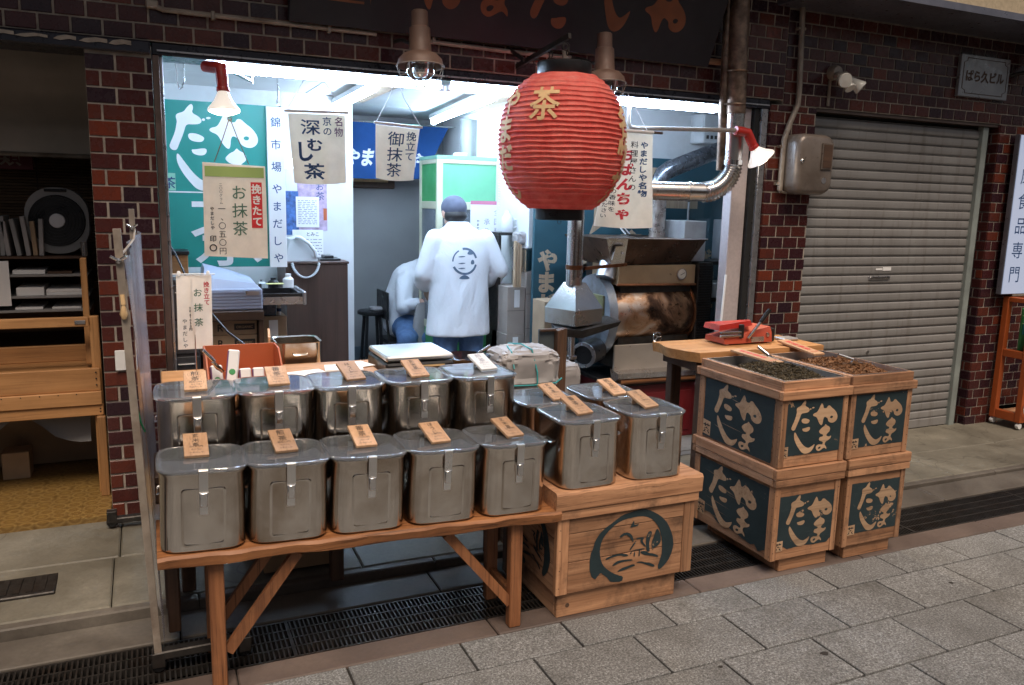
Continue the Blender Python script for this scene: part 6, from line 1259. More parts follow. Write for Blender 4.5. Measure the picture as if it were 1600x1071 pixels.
MB().loft([[(2.575, 3.215, .945), (2.78, 3.215, .965), (2.78, 3.345, .965), (2.575, 3.345, .945)], [(2.58, 3.22, .972), (2.77, 3.22, .99), (2.86, 3.34, .975), (2.58, 3.34, .972)]]).build('jaw', M['red'], sl, 20)
for z in (.912, .930): MB().cbox(2.572, 2.70, 3.195, 3.21, z, z+.012, .002).build('seal_bar', M['chrome'], sl)
MB().cbox(2.69, 2.715, 3.196, 3.214, .905, .975, .003).build('hinge', M['black'], sl)
MB().tube([(2.735, 3.19, .905), (2.80, 3.18, .985)], .0075, 10).build('lever', M['chrome'], sl, 40); MB().tube([(2.80, 3.18, .985), (2.845, 3.172, 1.05)], .011, 10).build('handle_grip', M['black'], sl, 40)
MB().lathe([(.012,0),(.010,.006),(0,.006)], (2.87, 3.2035, .915), 14, (0,-1,0)).build('knob', M['chrome'], sl, 40); MB().box(2.765, 2.845, 3.197, 3.1995, .882, .908).build('rating_plate', M['alul'], sl)
MB().cbox(2.905, 2.955, 3.24, 3.34, .872, .94, .004).build('motor', M['black'], sl)
for x in (2.62, 2.88): MB().cbox(x, x+.015, 3.21, 3.225, .8708, .8778, .001).build('foot', M['white'], sl)
tag(MB().cbox(3.0, 3.10, 3.22, 3.30, .871, .885, .004).build('metal_tray', M['liner']), 'small metal tray on the right end of the work table', 'tray')
tag(MB().bar((2.83, 3.99, .06), (3.0, 4.02, 1.15), .012, .012).build('broom_stick', M['white']), 'white stick leaning behind the heat sealer', 'stick') if False else tag(MB().tube([(3.06, 3.86, .05), (3.19, 3.96, 1.15)], .008, 8).build('broom_stick', M['white'], None, 40), 'white stick leaning against the pale jamb behind the sealer', 'stick')

# ------------------------------------------------------------------ standing stove pipe with hood
hp = thing('smoke_hood', 'silver chimney pipe flaring into a square hood on a dark tray', 'hood', (2.17, 4.0, .6))
MB().tube([(2.168, 4.0, 1.105), (2.168, 4.0, 1.52)], .046, 20).build('pipe', M['duct'], hp, 40); MB().tube([(2.168, 4.0, 1.52), (2.168, 4.0, 2.22)], .046, 20).build('pipe', M['duct'], hp, 40)
MB().tube([(2.168, 4.0, 1.19), (2.168, 4.0, 1.215)], .049, 20).build('pipe_band', M['copper'], hp, 40)
def sq(h, z, n=8, rot=R(20)): return [(2.185+h*1.41*math.cos(rot+math.pi/4+math.pi/2*k), 4.02+h*1.41*math.sin(rot+math.pi/4+math.pi/2*k), z) for k in range(4)]
MB().loft([sq(.115, .885), sq(.117, .972), sq(.047, 1.11), sq(.044, 1.115)]).build('hood_cone', M['duct'], hp, 10)
MB().loft([[(2.02,3.92,.832),(2.16,3.86,.822),(2.44,3.95,.865),(2.46,4.12,.872),(2.12,4.16,.84)], [(2.015,3.915,.875),(2.155,3.85,.868),(2.455,3.94,.895),(2.47,4.125,.90),(2.115,4.165,.882)]]).build('tray', M['iron'], hp, 10)
MB().tube([(2.16, 3.99, .69), (2.16, 3.99, .83)], .020, 14).tube([(2.16, 3.99, .685), (2.16, 3.99, .70)], .035, 14).build('drop_pipe', M['duct'], hp, 40)
MB().bar((2.21, 3.95, 1.20), (2.50, 3.99, 1.215), .016, .018).build('damper_arm', M['copper'], hp)
MB().tube([(2.16, 3.99, .055), (2.16, 3.99, .685)], .025, 12).build('stand', M['iron'], hp, 40)

# ------------------------------------------------------------------ tea roaster
rs_ = thing('tea_roaster', 'old tea roaster with scorched drum, hopper, gauge and maroon base', 'roaster', (2.9, 4.5, .055))
MB().cbox(2.62, 3.27, 4.26, 4.78, .055, .425, .006).build('base_cabinet', M['maroon'], rs_); MB().cbox(2.68, 3.21, 4.252, 4.2595, .10, .37, .004).build('base_door', M['maroon'], rs_); MB().cbox(2.60, 3.285, 4.245, 4.79, .426, .452, .004).build('base_top', M['iron'], rs_)
MB().tube([(2.64, 4.225, .466), (3.27, 4.225, .462)], .020, 14).build('wooden_rail', M['bench'], rs_, 40)
MB().loft([[(2.61, 4.20, .487), (3.26, 4.20, .480), (3.26, 4.27, .453), (2.61, 4.27, .453)], [(2.61, 4.20, .520), (3.26, 4.20, .512), (3.26, 4.30, .535), (2.61, 4.30, .540)]]).build('front_lip', M['duct'], rs_, 10)
MB().cbox(2.615, 3.255, 4.262, 4.28, .525, .690, .004).build('front_plate', plain('beige_steel', (.40,.35,.30), .35, .35, var=.15, scale=3), rs_)
MB().box(2.66, 3.19, 4.30, 4.74, .53, 1.2).build('core', M['iron'], rs_)
b = MB(); b.lathe([(.20,0),(.205,.01),(.205,.59),(.20,.60)], (2.605, 4.45, .872), 48, (1,0,0)); b.build('drum', M['burnt'], rs_, 40)
MB().tube([(2.60, 4.45, .872), (2.612, 4.45, .872)], .214, 40).build('drum_rim', M['copper'], rs_, 30); MB().tube([(3.185, 4.45, .872), (3.198, 4.45, .872)], .214, 40).build('drum_rim', M['copper'], rs_, 30)
b = MB()
for k in range(22): a = 2*math.pi*k/22; b.lathe([(.005,0),(.003,.004)], (2.600, 4.45+.206*math.cos(a), .872+.206*math.sin(a)), 6, (-1,0,0))
b.build('rivet', M['copper'], rs_)
ep = MB().loft([[(2.545, 4.45+.235*math.cos(a), .86+.255*math.sin(a)) for a in [2*math.pi*k/32 for k in range(32)]], [(2.598, 4.45+.245*math.cos(a), .86+.265*math.sin(a)) for a in [2*math.pi*k/32 for k in range(32)]]]).build('end_plate', plain('blue_grey_steel', (.26,.29,.33), .4, .6, var=.3, scale=6, dirt=(.12,.09,.06)), rs_, 20)
MB().cbox(2.535, 2.546, 4.29, 4.45, .78, 1.00, .004).build('inspection_door', plain('olive_plate', (.20,.19,.09), .5, .3, var=.5, scale=9, dirt=(.05,.03,.02)), rs_); MB().lathe([(.035,0),(.03,.03),(.018,.05),(0,.05)], (2.535, 4.33, .85), 16, (-1,-.3,0)).build('knob', M['iron'], rs_, 40)
MB().tube([(2.57, 4.34, 1.10), (2.60, 4.36, 1.17), (2.64, 4.40, 1.22)], .06, 16).build('feed_pipe', M['liner'], rs_, 40)
MB().cbox(2.625, 3.20, 4.275, 4.60, 1.062, 1.185, .004).build('upper_panel', plain('tan_steel', (.50,.36,.22), .35, .4, var=.2, scale=4), rs_); MB().tube([(2.61, 4.265, 1.068), (3.2, 4.265, 1.06)], .008, 8).build('seam_rod', M['copper'], rs_)
MB().loft([[(2.575,4.28,1.188),(3.16,4.28,1.205),(3.16,4.62,1.205),(2.575,4.62,1.188)], [(2.475,4.18,1.352),(3.195,4.18,1.348),(3.22,4.72,1.352),(2.475,4.72,1.356)]]).build('hopper', M['burnt2'] if 'burnt2' in M else M['copperdk'], rs_, 10)
MB().loft([[(2.572,4.276,1.19),(2.66,4.276,1.192),(2.66,4.272,1.19)], [(2.472,4.176,1.352),(2.62,4.176,1.35),(2.62,4.173,1.35)]]).build('hopper_plate', M['duct'], rs_, 10)
hf = MB().loft([[(2.545,4.235,1.225),(2.60,4.235,1.225),(2.605,4.19,1.31),(2.54,4.19,1.31)], [(2.545,4.222,1.222),(2.60,4.222,1.222),(2.605,4.177,1.307),(2.54,4.177,1.307)]]).build('hopper_door', M['duct'], rs_, 10); MB().lathe([(.006,0),(.006,.012),(0,.013)], (2.597, 4.2, 1.262), 10, (0,-1,.4)).build('knob', M['chrome'], hf, 40)
MB().tube([(2.47,4.172,1.356),(3.2,4.172,1.352)], .005, 8).build('hopper_rim', M['duct'], rs_)
go = MB().tube([(3.088, 4.262, 1.128), (3.088, 4.274, 1.128)], .036, 24).build('gauge', M['chrome'], rs_, 40); MB().lathe([(.031,0),(.030,.001),(0,.001)], (3.088, 4.2618, 1.128), 24, (0,-1,0)).build('dial', M['dial'], go); MB().bar((3.075, 4.259, 1.122), (3.108, 4.259, 1.137), .0015, .003).build('needle', M['ink'], go)
hw = oring(MB(), (2.908, 4.235, .735), .030, (0,1,0), .005, 20).build('hand_wheel', M['chrome'], rs_, 40); b = MB()
for k in range(3): a = 2*math.pi*k/3; b.tube([(2.908, 4.24, .735), (2.908+.03*math.cos(a), 4.235, .735+.03*math.sin(a))], .003, 6)
b.tube([(2.908, 4.235, .735), (2.908, 4.27, .735)], .008, 10).build('wheel_spoke', M['chrome'], hw, 40)
MB().tube([(2.36, 4.20, .655), (2.50, 4.30, .665)], .075, 24).build('motor', M['black'], rs_, 40); MB().lathe([(.078,-.004),(.078,.012),(.06,.014),(.058,.0),(0,.0)], (2.362, 4.2, .655), 24, (-.8,-.6,-.05)).build('fan_guard', M['alul'], rs_, 40)
MB().cbox(3.205, 3.315, 4.25, 4.6, .55, 1.20, .004).build('grille_box', M['iron'], rs_); b = MB()
for k in range(38): b.box(3.212, 3.308, 4.244, 4.249, .565+k*.0165, .565+k*.0165+.007)
b.build('grille_slat', M['black'], rs_, kind='stuff')
MB().cbox(3.115, 3.285, 4.30, 4.55, 1.205, 1.462, .004).build('control_box', plain('grey_box', (.36,.36,.36), .45, .2), rs_); MB().lathe([(.012,0),(.012,.01),(0,.01)], (3.245, 4.2995, 1.34), 12, (0,-1,0)).build('switch', M['black'], rs_)
MB().tube([(3.04, 4.5, 1.35), (3.04, 4.5, 1.63)], .052, 20).build('vent_pipe', plain('stained_pipe', (.42,.36,.32), .3, .8, var=.4, scale=5, dirt=(.2,.08,.03)), rs_, 40)
MB().tube([(3.04, 4.5, 1.62), (3.042, 4.5, 1.71), (3.065, 4.5, 1.755), (3.11, 4.5, 1.785), (3.42, 4.5, 1.90), (3.9, 4.5, 2.05)], .056, 18).build('vent_elbow', M['ventdk'] if 'ventdk' in M else M['liner'], rs_, 40)
for x in (2.87, 2.90): MB().tube([(x, 4.6, 1.36), (x-.03, 4.68, 1.43)], .007, 8).build('rod', M['chrome'], rs_)

# ------------------------------------------------------------------ right wall boards
bb = thing('sign_board', 'dark teal board with big pale wooden tea character behind the roaster', 'sign', (3.1, 4.9, .3))
MB().cbox(2.345, 3.905, 4.90, 4.93, .25, 1.88, .003).build('board', M['teal'], bb)
MB().text('茶', (3.10, 4.8985, .80), 1.16, bold=.035).column('やまだしや', (2.447, 4.8985, 1.245), .150, .148, bold=.05).column('やまだしや', (3.775, 4.8985, 1.245), .150, .148, bold=.05).build('lettering', M['beigew'], bb, smooth=-1)
gp = thing('glass_panel', 'frosted glass side panel right of the roaster', 'panel', (3.5, 4.55, .3)); MB().box(3.36, 3.80, 4.60, 4.606, .25, 1.62).build('pane', M['glass'], gp); MB().cbox(3.35, 3.36, 4.595, 4.61, .25, 1.63, .002).build('edge_strip', M['alul'], gp)
ac = thing('air_conditioner', 'grey wall unit with small vents, high behind the silver flue', 'air conditioner', (3.75, 4.95, 2.1)); MB().cbox(3.63, 3.90, 4.86, 5.015, 2.0, 2.205, .008).build('unit_body', plain('ac_case', (.48,.48,.47), .5), ac)
for k in range(6): MB().box(3.66+k*.036, 3.66+k*.036+.02, 4.857, 4.8598, 2.03, 2.055).build('vent', M['iron'], ac)
sty = thing('foam_box', 'white foam box on the shelf right of the roaster', 'box', (3.5, 4.45, 1.0)); MB().cbox(3.40, 3.60, 4.38, 4.55, .955, 1.055, .006).build('box_body', M['white'], sty)
tag(MB().cbox(3.55, 3.75, 4.42, 4.58, 1.20, 1.47, .005).build('grey_box', M['liner']), 'pale grey box against the pale jamb at right', 'box')
shf = thing('shelf', 'dark metal shelf rack right of the roaster', 'shelf', (3.55, 4.48, .055)); MB().cbox(3.39, 3.85, 4.36, 4.58, .93, .954, .003).build('board', M['iron'], shf); MB().cbox(3.39, 3.85, 4.36, 4.58, 1.175, 1.199, .003).build('board', M['iron'], shf); MB().cbox(3.39, 3.85, 4.36, 4.58, .58, .60, .003).build('board', M['iron'], shf)
for x in (3.395, 3.84):
    for y in (4.365, 4.57): MB().box(x-.012, x+.012, y-.004, y+.004, .055, 1.1745).build('post', M['iron'], shf)
jg = thing('water_jug', 'large clear blue plastic bottle on the low shelf right of the roaster', 'bottle', (3.47, 4.46, .60)); MB().lathe([(.06,0),(.065,.01),(.065,.10),(.04,.15),(.02,.17),(.02,.19)], (3.47, 4.46, .601), 20).build('bottle_body', M['vinyl'], jg, 40)

# ------------------------------------------------------------------ booth, sheet, cartons
bo = thing('booth', 'green painted glazed booth with cream frame behind the standing person', 'booth', (2.18, 5.8, .055)); bx0, bx1, by0, by1 = 1.90, 2.465, 5.60, 6.02
for x, y in ((bx0, by0), (bx1-.045, by0), (bx0, by1-.03), (bx1-.045, by1-.03)): MB().cbox(x, x+.045, y, y+.03, .055, 1.845, .003).build('post', M['boothfr'], bo)
for z0, z1 in ((.60, .655), (1.49, 1.545), (1.815, 1.846)): 
    MB().cbox(bx0+.0455, bx1-.0455, by0+.002, by0+.028, z0, z1, .003).build('rail', M['boothfr'], bo); MB().cbox(bx0+.005, bx0+.033, by0+.0305, by1-.0305, z0, z1, .003).build('rail', M['boothfr'], bo)
MB().box(bx0+.0455, bx1-.0455, by0+.012, by0+.02, 1.5455, 1.8145).build('upper_panel', M['boothlt2'] if 'boothlt2' in M else M['booth'], bo); MB().box(bx0+.012, bx0+.02, by0+.0305, by1-.0305, 1.5455, 1.8145).build('upper_panel', M['booth'], bo)
MB().box(bx0+.0455, bx1-.0455, by0+.012, by0+.02, .06, .5995).build('lower_panel', M['booth'], bo); MB().box(bx0+.012, bx0+.02, by0+.0305, by1-.0305, .06, .5995).build('lower_panel', M['booth'], bo)
MB().box(bx0+.0455, bx1-.0455, by0+.012, by0+.018, .6555, 1.4895).build('pane', M['paneg'] if 'paneg' in M else M['glass'], bo); MB().box(bx0+.012, bx0+.018, by0+.0305, by1-.0305, .6555, 1.4895).build('pane', M['paneg'] if 'paneg' in M else M['glass'], bo)
MB().cbox(bx0+.02, bx1-.02, by1-.028, by1-.005, .06, 1.83, .003).build('back_panel', M['grey'], bo); MB().box(bx0, bx1, by0, by1, 1.847, 1.87).build('top_board', M['boothlt'], bo)
nt_ = thing('notice_sheet', 'white notice with a pink strip taped on the booth glass', 'notice', (2.30, 5.59, 1.36)); MB().box(2.155, 2.405, 5.592, 5.595, 1.17, 1.555).build('sheet', M['paper'], nt_); MB().box(2.155, 2.405, 5.5895, 5.5915, 1.53, 1.556).build('pink_strip', M['pink'], nt_)
MB().column('全国発送', (2.365, 5.591, 1.50), .052, .068).column('承ります', (2.285, 5.591, 1.43), .050, .066).build('lettering', M['faintink'], nt_, smooth=-1); MB().column('やまだしや', (2.215, 5.591, 1.42), .022, .026, bold=.02).build('lettering', M['ink'], nt_, smooth=-1)
pts = []
for k in range(160): u = k/159; pts.append((2.36+.01*u+.012*math.cos(k*1.0), 5.54+.012*math.sin(k*1.0), 1.93-.48*u))
tag(MB().tube(pts, .004, 6).build('curled_cord', M['phonew'], None, 40), 'white curled cord hanging over the green booth', 'cord')
tag(MB().tube([(2.13+.05*math.cos(k*.5), 5.75+.04*math.sin(k*.5), 1.875+.0006*k) for k in range(40)], .005, 6).build('coiled_cable', M['phonew'], None, 40), 'coiled white cable lying on top of the booth', 'cable')
gpz = [('lower left', 2.20, 2.338, .055, .66), ('upper left', 2.205, 2.335, .6605, .985), ('right, lowest of three', 2.342, 2.445, .055, .60), ('right, middle of three', 2.344, 2.44, .6005, .79), ('right, top of three', 2.342, 2.436, .7905, 1.08)]
for lab, x0, x1, z0, z1 in gpz:
    t = thing('carton', 'grey brown carton in the stack beside the booth, '+lab, 'box', ((x0+x1)/2, 5.1, z0), 'cartons stacked beside the booth'); MB().cbox(x0, x1, 5.0, 5.25, z0, z1, .002).build('carton_body', M['kraftg'] if 'kraftg' in M else M['kraft'], t); MB().box(x0, x1, 4.9985, 4.9998, z0+(z1-z0)*.5-.001, z0+(z1-z0)*.5+.001).build('flap_seam', M['dwood'], t)
    if 'left' in lab: MB().box(x0+.05, x0+.09, 4.997, 4.9984, z1-.14, z1-.02).build('label_sheet', M['paper'], t)
pot = thing('steel_pot', 'shiny steel pot with a lid on top of the cartons', 'pot', (2.385, 5.1, 1.08)); MB().lathe([(.075,0),(.08,.008),(.08,.15),(.084,.155)], (2.36, 5.09, 1.081), 26).build('pot_body', M['chrome'], pot, 40); MB().lathe([(.088,.156),(.088,.166),(.05,.185),(0,.19)], (2.36, 5.09, 1.081), 26).build('lid', M['chrome'], pot, 40)
for k in range(3): tag(MB().cbox(2.222+k*.018, 2.222+k*.018+.014, 4.93, 4.96, .99, 1.30-.012*k, .002).xf(Matrix.Translation((0,0,0))).build('folded_carton', M['kraft']), ('leftmost', 'middle', 'rightmost')[k]+' folded carton standing on the cartons beside the steel pot', 'cardboard', 'folded cartons beside the steel pot')
sack((2.37, 5.12, 1.275), .075, .06, .04, 'crumpled blue-grey plastic bag on top of the steel pot', False)
tag(MB().lathe([(.036,0),(.04,.008),(.04,.10),(.022,.125),(.018,.13),(.018,.15),(0,.15)], (2.30, 5.25, 1.345), 18).tube([(2.335, 5.23, 1.44), (2.365, 5.22, 1.43), (2.365, 5.22, 1.39), (2.338, 5.23, 1.375)], .006, 8).build('white_jug', M['phonew'], None, 40), 'small white jug on the rack high behind the steel pot', 'jug')
hsh = MB().cbox(2.20, 2.36, 5.16, 5.36, 1.325, 1.344, .002).cbox(2.20, 2.22, 5.16, 5.36, .055, 1.3245, .002).build('rack', M['iron']); tag(hsh, 'dark rack behind the cartons and the steel pot', 'rack')
opn = thing('open_carton', 'open cardboard carton with raised flaps behind the smoke hood', 'box', (2.42, 4.5, .6)); MB().cbox(2.30, 2.48, 4.62, 4.80, .055, .93, .002).build('carton_body', M['kraft'], opn); MB().add([(2.30,4.62,.93),(2.48,4.62,.93),(2.47,4.50,.955),(2.27,4.50,.94),(2.30,4.622,.9285),(2.48,4.622,.9285),(2.47,4.502,.9535),(2.27,4.502,.9385)], [(0,1,2,3),(7,6,5,4),(0,3,7,4),(3,2,6,7),(2,1,5,6),(1,0,4,5)]).build('flap', M['kraft'], opn)
dbg = thing('dark_sack', 'dark sack with pale emblem leaning before the teal board', 'sack', (2.44, 4.72, .6)); MB().loft([[(2.40+.055*math.cos(a)*s_, 4.56+.04*math.sin(a)*s_, z) for a in [2*math.pi*k/14 for k in range(14)]] for s_, z in ((1,.62),(1.1,.72),(1.05,.80),(.7,.87),(.3,.90))]).build('sack_body', M['black'], dbg, 50)

# ------------------------------------------------------------------ people
def ell(b, c, rx, ry, rz, n=20, m=12, M_=None):
    vs = []
    for i in range(m+1):
        p = -math.pi/2+math.pi*i/m
        for k in range(n):
            a = 2*math.pi*k/n; v = Vector((rx*math.cos(p)*math.cos(a), ry*math.cos(p)*math.sin(a), rz*math.sin(p)))
            if M_: v = M_ @ v
            vs.append(tuple(Vector(c)+v))
    return b.add(vs, [(i*n+k, i*n+(k+1) % n, (i+1)*n+(k+1) % n, (i+1)*n+k) for i in range(m) for k in range(n)])
def limb(b, pts, rs_):
    b.tube(pts, rs_, 14)
    for p, r_ in zip(pts, rs_): ell(b, p, r_, r_, r_, 12, 8)
    return b
def hand(b, wrist, d, nrm, s):       # d: towards the fingertips, nrm: back of the hand, s: thumb side
    wv, d, nrm = Vector(wrist), Vector(d).normalized(), Vector(nrm).normalized(); a = d.cross(nrm)*s
    Mx = Matrix((a, d, nrm)).transposed(); ell(b, wv+d*.045, .038, .052, .017, 14, 10, Mx)
    for k, (off, l) in enumerate(((.028,.072),(.010,.080),(-.009,.074),(-.026,.058))):
        p = wv+d*.085+a*off; q = p+d*l*.45-nrm*.008; e = q+d*l*.38-nrm*.026; limb(b, [p-d*.02, p, q, e], [.010,.0095,.009,.0075])
    p = wv+d*.03+a*.032; limb(b, [p-a*.01, p+a*.018+d*.022, p+a*.022+d*.052-nrm*.012], [.012,.011,.009])
def head(b, c, yaw_, s=1.0, pitch=0):
    Mr = Matrix.Rotation(yaw_, 3, 'Z') @ Matrix.Rotation(pitch, 3, 'X'); c = Vector(c); P = lambda x, y, z: c+Mr @ Vector((x*s, y*s, z*s))     # face towards local +Y
    ell(b, P(0,-.012,.018), .076*s, .094*s, .096*s, 20, 14, Mr); ell(b, P(0,.022,-.045), .058*s, .068*s, .070*s, 18, 12, Mr); ell(b, P(0,.060,-.092), .026*s, .024*s, .020*s, 12, 8, Mr)
    limb(b, [P(0,.086,.018), P(0,.106,-.022)], [.010*s, .016*s]); ell(b, P(0,.088,-.052), .024*s, .010*s, .006*s, 12, 8, Mr); ell(b, P(0,.086,-.066), .021*s, .010*s, .007*s, 12, 8, Mr)
    for x in (-1, 1): ell(b, P(x*.080,-.005,-.010), .012*s, .020*s, .032*s, 10, 8, Mr); ell(b, P(x*.032,.078,.012), .015*s, .012*s, .009*s, 10, 8, Mr); ell(b, P(x*.034,.082,.030), .022*s, .010*s, .006*s, 10, 6, Mr)
    return P
FZ = .055
def ring_xy(cx, cy, rx, ry, z, n=28, tw=0): return [(cx+rx*math.cos(2*math.pi*k/n+tw), cy+ry*math.sin(2*math.pi*k/n+tw), z) for k in range(n)]
# --- standing person seen from behind
pm = thing('person', 'person in white work jacket, dark cap and jeans standing with back turned', 'person', (1.93, 5.2, FZ)); cx, cy = 1.93, 5.2
b = MB(); head(b, (cx-.025, cy+.06, 1.470), R(8), 1, R(-18)); limb(b, [(cx-.012, cy-.005, 1.30), (cx-.02, cy+.01, 1.36), (cx-.026, cy+.04, 1.42)], [.075,.058,.056])
b.loft([ring_xy(cx, cy, .15, .095, .84), ring_xy(cx, cy, .135, .09, 1.0), ring_xy(cx, cy, .155, .10, 1.2), ring_xy(cx, cy, .16, .085, 1.31), ring_xy(cx, cy, .07, .06, 1.38)])
la_p = [(cx-.170, cy, 1.285), (cx-.245, cy+.03, 1.06), (cx-.155, cy+.24, .955)]; ra_p = [(cx+.170, cy, 1.285), (cx+.285, cy-.0, 1.08), (cx+.215, cy+.22, .965)]
for p, s in ((la_p, 1), (ra_p, -1)):
    limb(b, p, [.044,.040,.028]); d = Vector(p[2])-Vector(p[1]); hand(b, Vector(p[2])+d.normalized()*.01, d+Vector((-s*.03,0,-.03)), (-s*.7, 0, .7), s)
for s in (-1, 1):
    limb(b, [(cx+s*.085, cy, .86), (cx+s*.095, cy+.01, .48), (cx+s*.10, cy-.02, .14)], [.088,.058,.040]); limb(b, [(cx+s*.10, cy-.03, .095), (cx+s*.115, cy+.14, .085)], [.036,.030])
remesh(b, 'body', M['skin'], pm, .0075, 3)
b = MB(); b.loft([ring_xy(cx-.008, cy-.005, .232, .150, .645), ring_xy(cx-.005, cy, .222, .142, .80), ring_xy(cx, cy, .208, .132, 1.0), ring_xy(cx, cy, .212, .130, 1.18), ring_xy(cx, cy, .205, .112, 1.29), ring_xy(cx-.005, cy, .150, .088, 1.352), ring_xy(cx-.012, cy, .088, .075, 1.385), ring_xy(cx-.015, cy, .070, .068, 1.415)])
limb(b, [(cx-.178, cy, 1.292), (cx-.248, cy+.02, 1.07), (cx-.235, cy+.08, 1.01), (cx-.165, cy+.22, .962)], [.074,.068,.064,.050]); limb(b, [(cx+.178, cy, 1.292), (cx+.288, cy-.01, 1.09), (cx+.275, cy+.05, 1.03), (cx+.222, cy+.20, .97)], [.074,.068,.064,.050])
def folds(x, y, z): return (x+.005*math.sin(z*26+x*14), y+.007*math.sin(x*38+z*12)*max(0, min(1, (1.3-z)*3)), z)
b.fn(folds); jk = remesh(b, 'jacket', M['jacket'], pm, .011, 5)
# back print: broad ring with brush marks, slightly proud of the cloth, draped onto it
def drape(mb, o, mat, nm, parent, off=.0025):
    bm = bmesh.new(); vs = [bm.verts.new(p) for p in mb.v]
    for f in mb.f:
        try: bm.faces.new([vs[i] for i in f])
        except ValueError: pass
    bmesh.ops.triangulate(bm, faces=bm.faces)
    for _ in range(3): bmesh.ops.subdivide_edges(bm, edges=[e for e in bm.edges if e.calc_length() > .02], cuts=1); bmesh.ops.triangulate(bm, faces=bm.faces)
    q = MB(); bm.verts.index_update(); pts = []
    for v in bm.verts:
        h, loc, nor, idx = o.ray_cast(Vector((v.co.x, -2, v.co.z)), Vector((0, 1, 0))); pts.append((v.co.x, loc.y-off if h else 0, v.co.z))
    q.add(pts, [tuple(v.index for v in f.verts) for f in bm.faces]); bm.free(); return q.build(nm, mat, parent, rel=False, smooth=-1)
b = MB(); RC = 1.155-FZ
def arc(r0, r1, a0, a1, cx_=-.01, cz=RC): 
    n = 14; return [(cx_+r1*math.cos(R(a0+(a1-a0)*k/n)), cz+r1*math.sin(R(a0+(a1-a0)*k/n))) for k in range(n+1)] + [(cx_+r0*math.cos(R(a1-(a1-a0)*k/n)), cz+r0*math.sin(R(a1-(a1-a0)*k/n))) for k in range(n+1)]
Oz = ((0,0,0),(1,0,0),(0,0,1))
b.poly(arc(.077, .092, 15, 100), *Oz); b.poly(arc(.075, .090, 205, 345), *Oz); b.poly(arc(.077, .086, 120, 180), *Oz)
b.poly(smooth_poly([(.005,RC+.045),(.055,RC+.045),(.048,RC+.068),(.03,RC+.075),(.012,RC+.065)]), *Oz); b.poly(smooth_poly([(.03,RC-.02),(.06,RC-.02),(.055,RC+.012),(.035,RC+.01)]), *Oz)
for z in (-.048, -.015, .03): b.poly(smooth_poly([(-.065,RC+z),(-.03,RC+z+.008),(.0,RC+z+.004),(-.03,RC+z-.003)]), *Oz)
b.poly(smooth_poly([(-.055,RC-.118),(.03,RC-.118),(.012,RC-.098),(-.012,RC-.088),(-.035,RC-.098)]), *Oz)
drape(b, jk, plain('back_print', (.10,.14,.20), .8, var=.3), 'back_print', jk)
b = MB()
for s in (-1, 1): limb(b, [(cx+s*.09, cy, .84), (cx+s*.097, cy+.01, .48), (cx+s*.10, cy-.02, .13)], [.105,.080,.068])
b.loft([ring_xy(cx, cy, .175, .120, .72), ring_xy(cx, cy, .165, .112, .95)]); remesh(b, 'jeans', M['jeans'], pm, .012, 4)
b = MB(); ell(b, (cx-.025, cy+.055, 1.505), .087, .106, .085, 24, 14); b.v = [p for p in b.v]; b.fn(lambda x, y, z: (x, y, max(z, 1.468))); remesh(b, 'cap', M['cap'], pm, .008, 3)
b = MB(); ell(b, (cx-.025, cy+.03, 1.455), .081, .088, .055, 20, 12); b.fn(lambda x, y, z: (x, min(y, cy+.07), z)); remesh(b, 'hair', M['hair'], pm, .008, 2)
for s in (-1, 1): MB().loft([ring_xy(cx+s*.108, cy+.05, .048, .135, FZ+.001), ring_xy(cx+s*.108, cy+.05, .050, .137, FZ+.03), ring_xy(cx+s*.106, cy+.03, .042, .10, FZ+.075)]).build('shoe', M['shoe'], pm, 50)
# --- seated person half hidden by the booth
ps2 = thing('person', 'person in white jacket and jeans seated beside the booth, face hidden', 'person', (1.83, 6.2, FZ)); cx, cy = 1.86, 6.22
b = MB(); head(b, (2.045, 6.14, 1.155), R(-100), .98, R(-14)); limb(b, [(1.91, 6.18, .98), (1.995, 6.155, 1.06)], [.066,.054]); limb(b, [(1.83, 6.25, .60), (1.84, 6.23, .78), (1.88, 6.19, .93)], [.12,.11,.10])
n_arm = [(1.815, 6.09, .925), (1.782, 6.02, .735), (1.895, 5.955, .775)]; f_arm = [(1.93, 6.33, .925), (1.97, 6.32, .74), (2.02, 6.2, .76)]
for p, s in ((n_arm, -1), (f_arm, 1)):
    limb(b, p, [.042,.040,.030]); d = Vector(p[2])-Vector(p[1]); hand(b, p[2], d+Vector((.02,-.02,-.05)), (0, -.5, .8), s)
for s, y in ((-1, 6.10), (1, 6.30)):
    k = (1.765, 5.88, .50) if s < 0 else (1.95, 5.95, .50); limb(b, [(1.83, y, .57), k, (k[0], k[1]+.06, .13)], [.085,.058,.040]); limb(b, [(k[0], k[1]+.07, .09), (k[0]-.01, k[1]-.09, .085)], [.036,.030])
remesh(b, 'body', M['skin'], ps2, .0075, 3)
b = MB(); limb(b, [(1.825, 6.25, .60), (1.835, 6.23, .78), (1.87, 6.19, .93)], [.155,.15,.135]); limb(b, [(1.90, 6.175, .98), (1.945, 6.165, 1.02)], [.10,.078])
limb(b, [(1.815, 6.10, .925), (1.782, 6.025, .74), (1.86, 5.97, .762)], [.075,.066,.050]); limb(b, [(1.93, 6.33, .925), (1.97, 6.32, .75), (2.0, 6.24, .757)], [.075,.066,.050])
b.fn(lambda x, y, z: (x+.006*math.sin(z*45+y*30), y+.006*math.sin(x*50+z*40), z)); remesh(b, 'jacket', M['jacket'], ps2, .011, 3)
b = MB()
for s, y in ((-1, 6.10), (1, 6.30)):
    k = (1.765, 5.88, .50) if s < 0 else (1.95, 5.95, .50); limb(b, [(1.83, y, .56), k, (k[0], k[1]+.06, .14)], [.10,.082,.066])
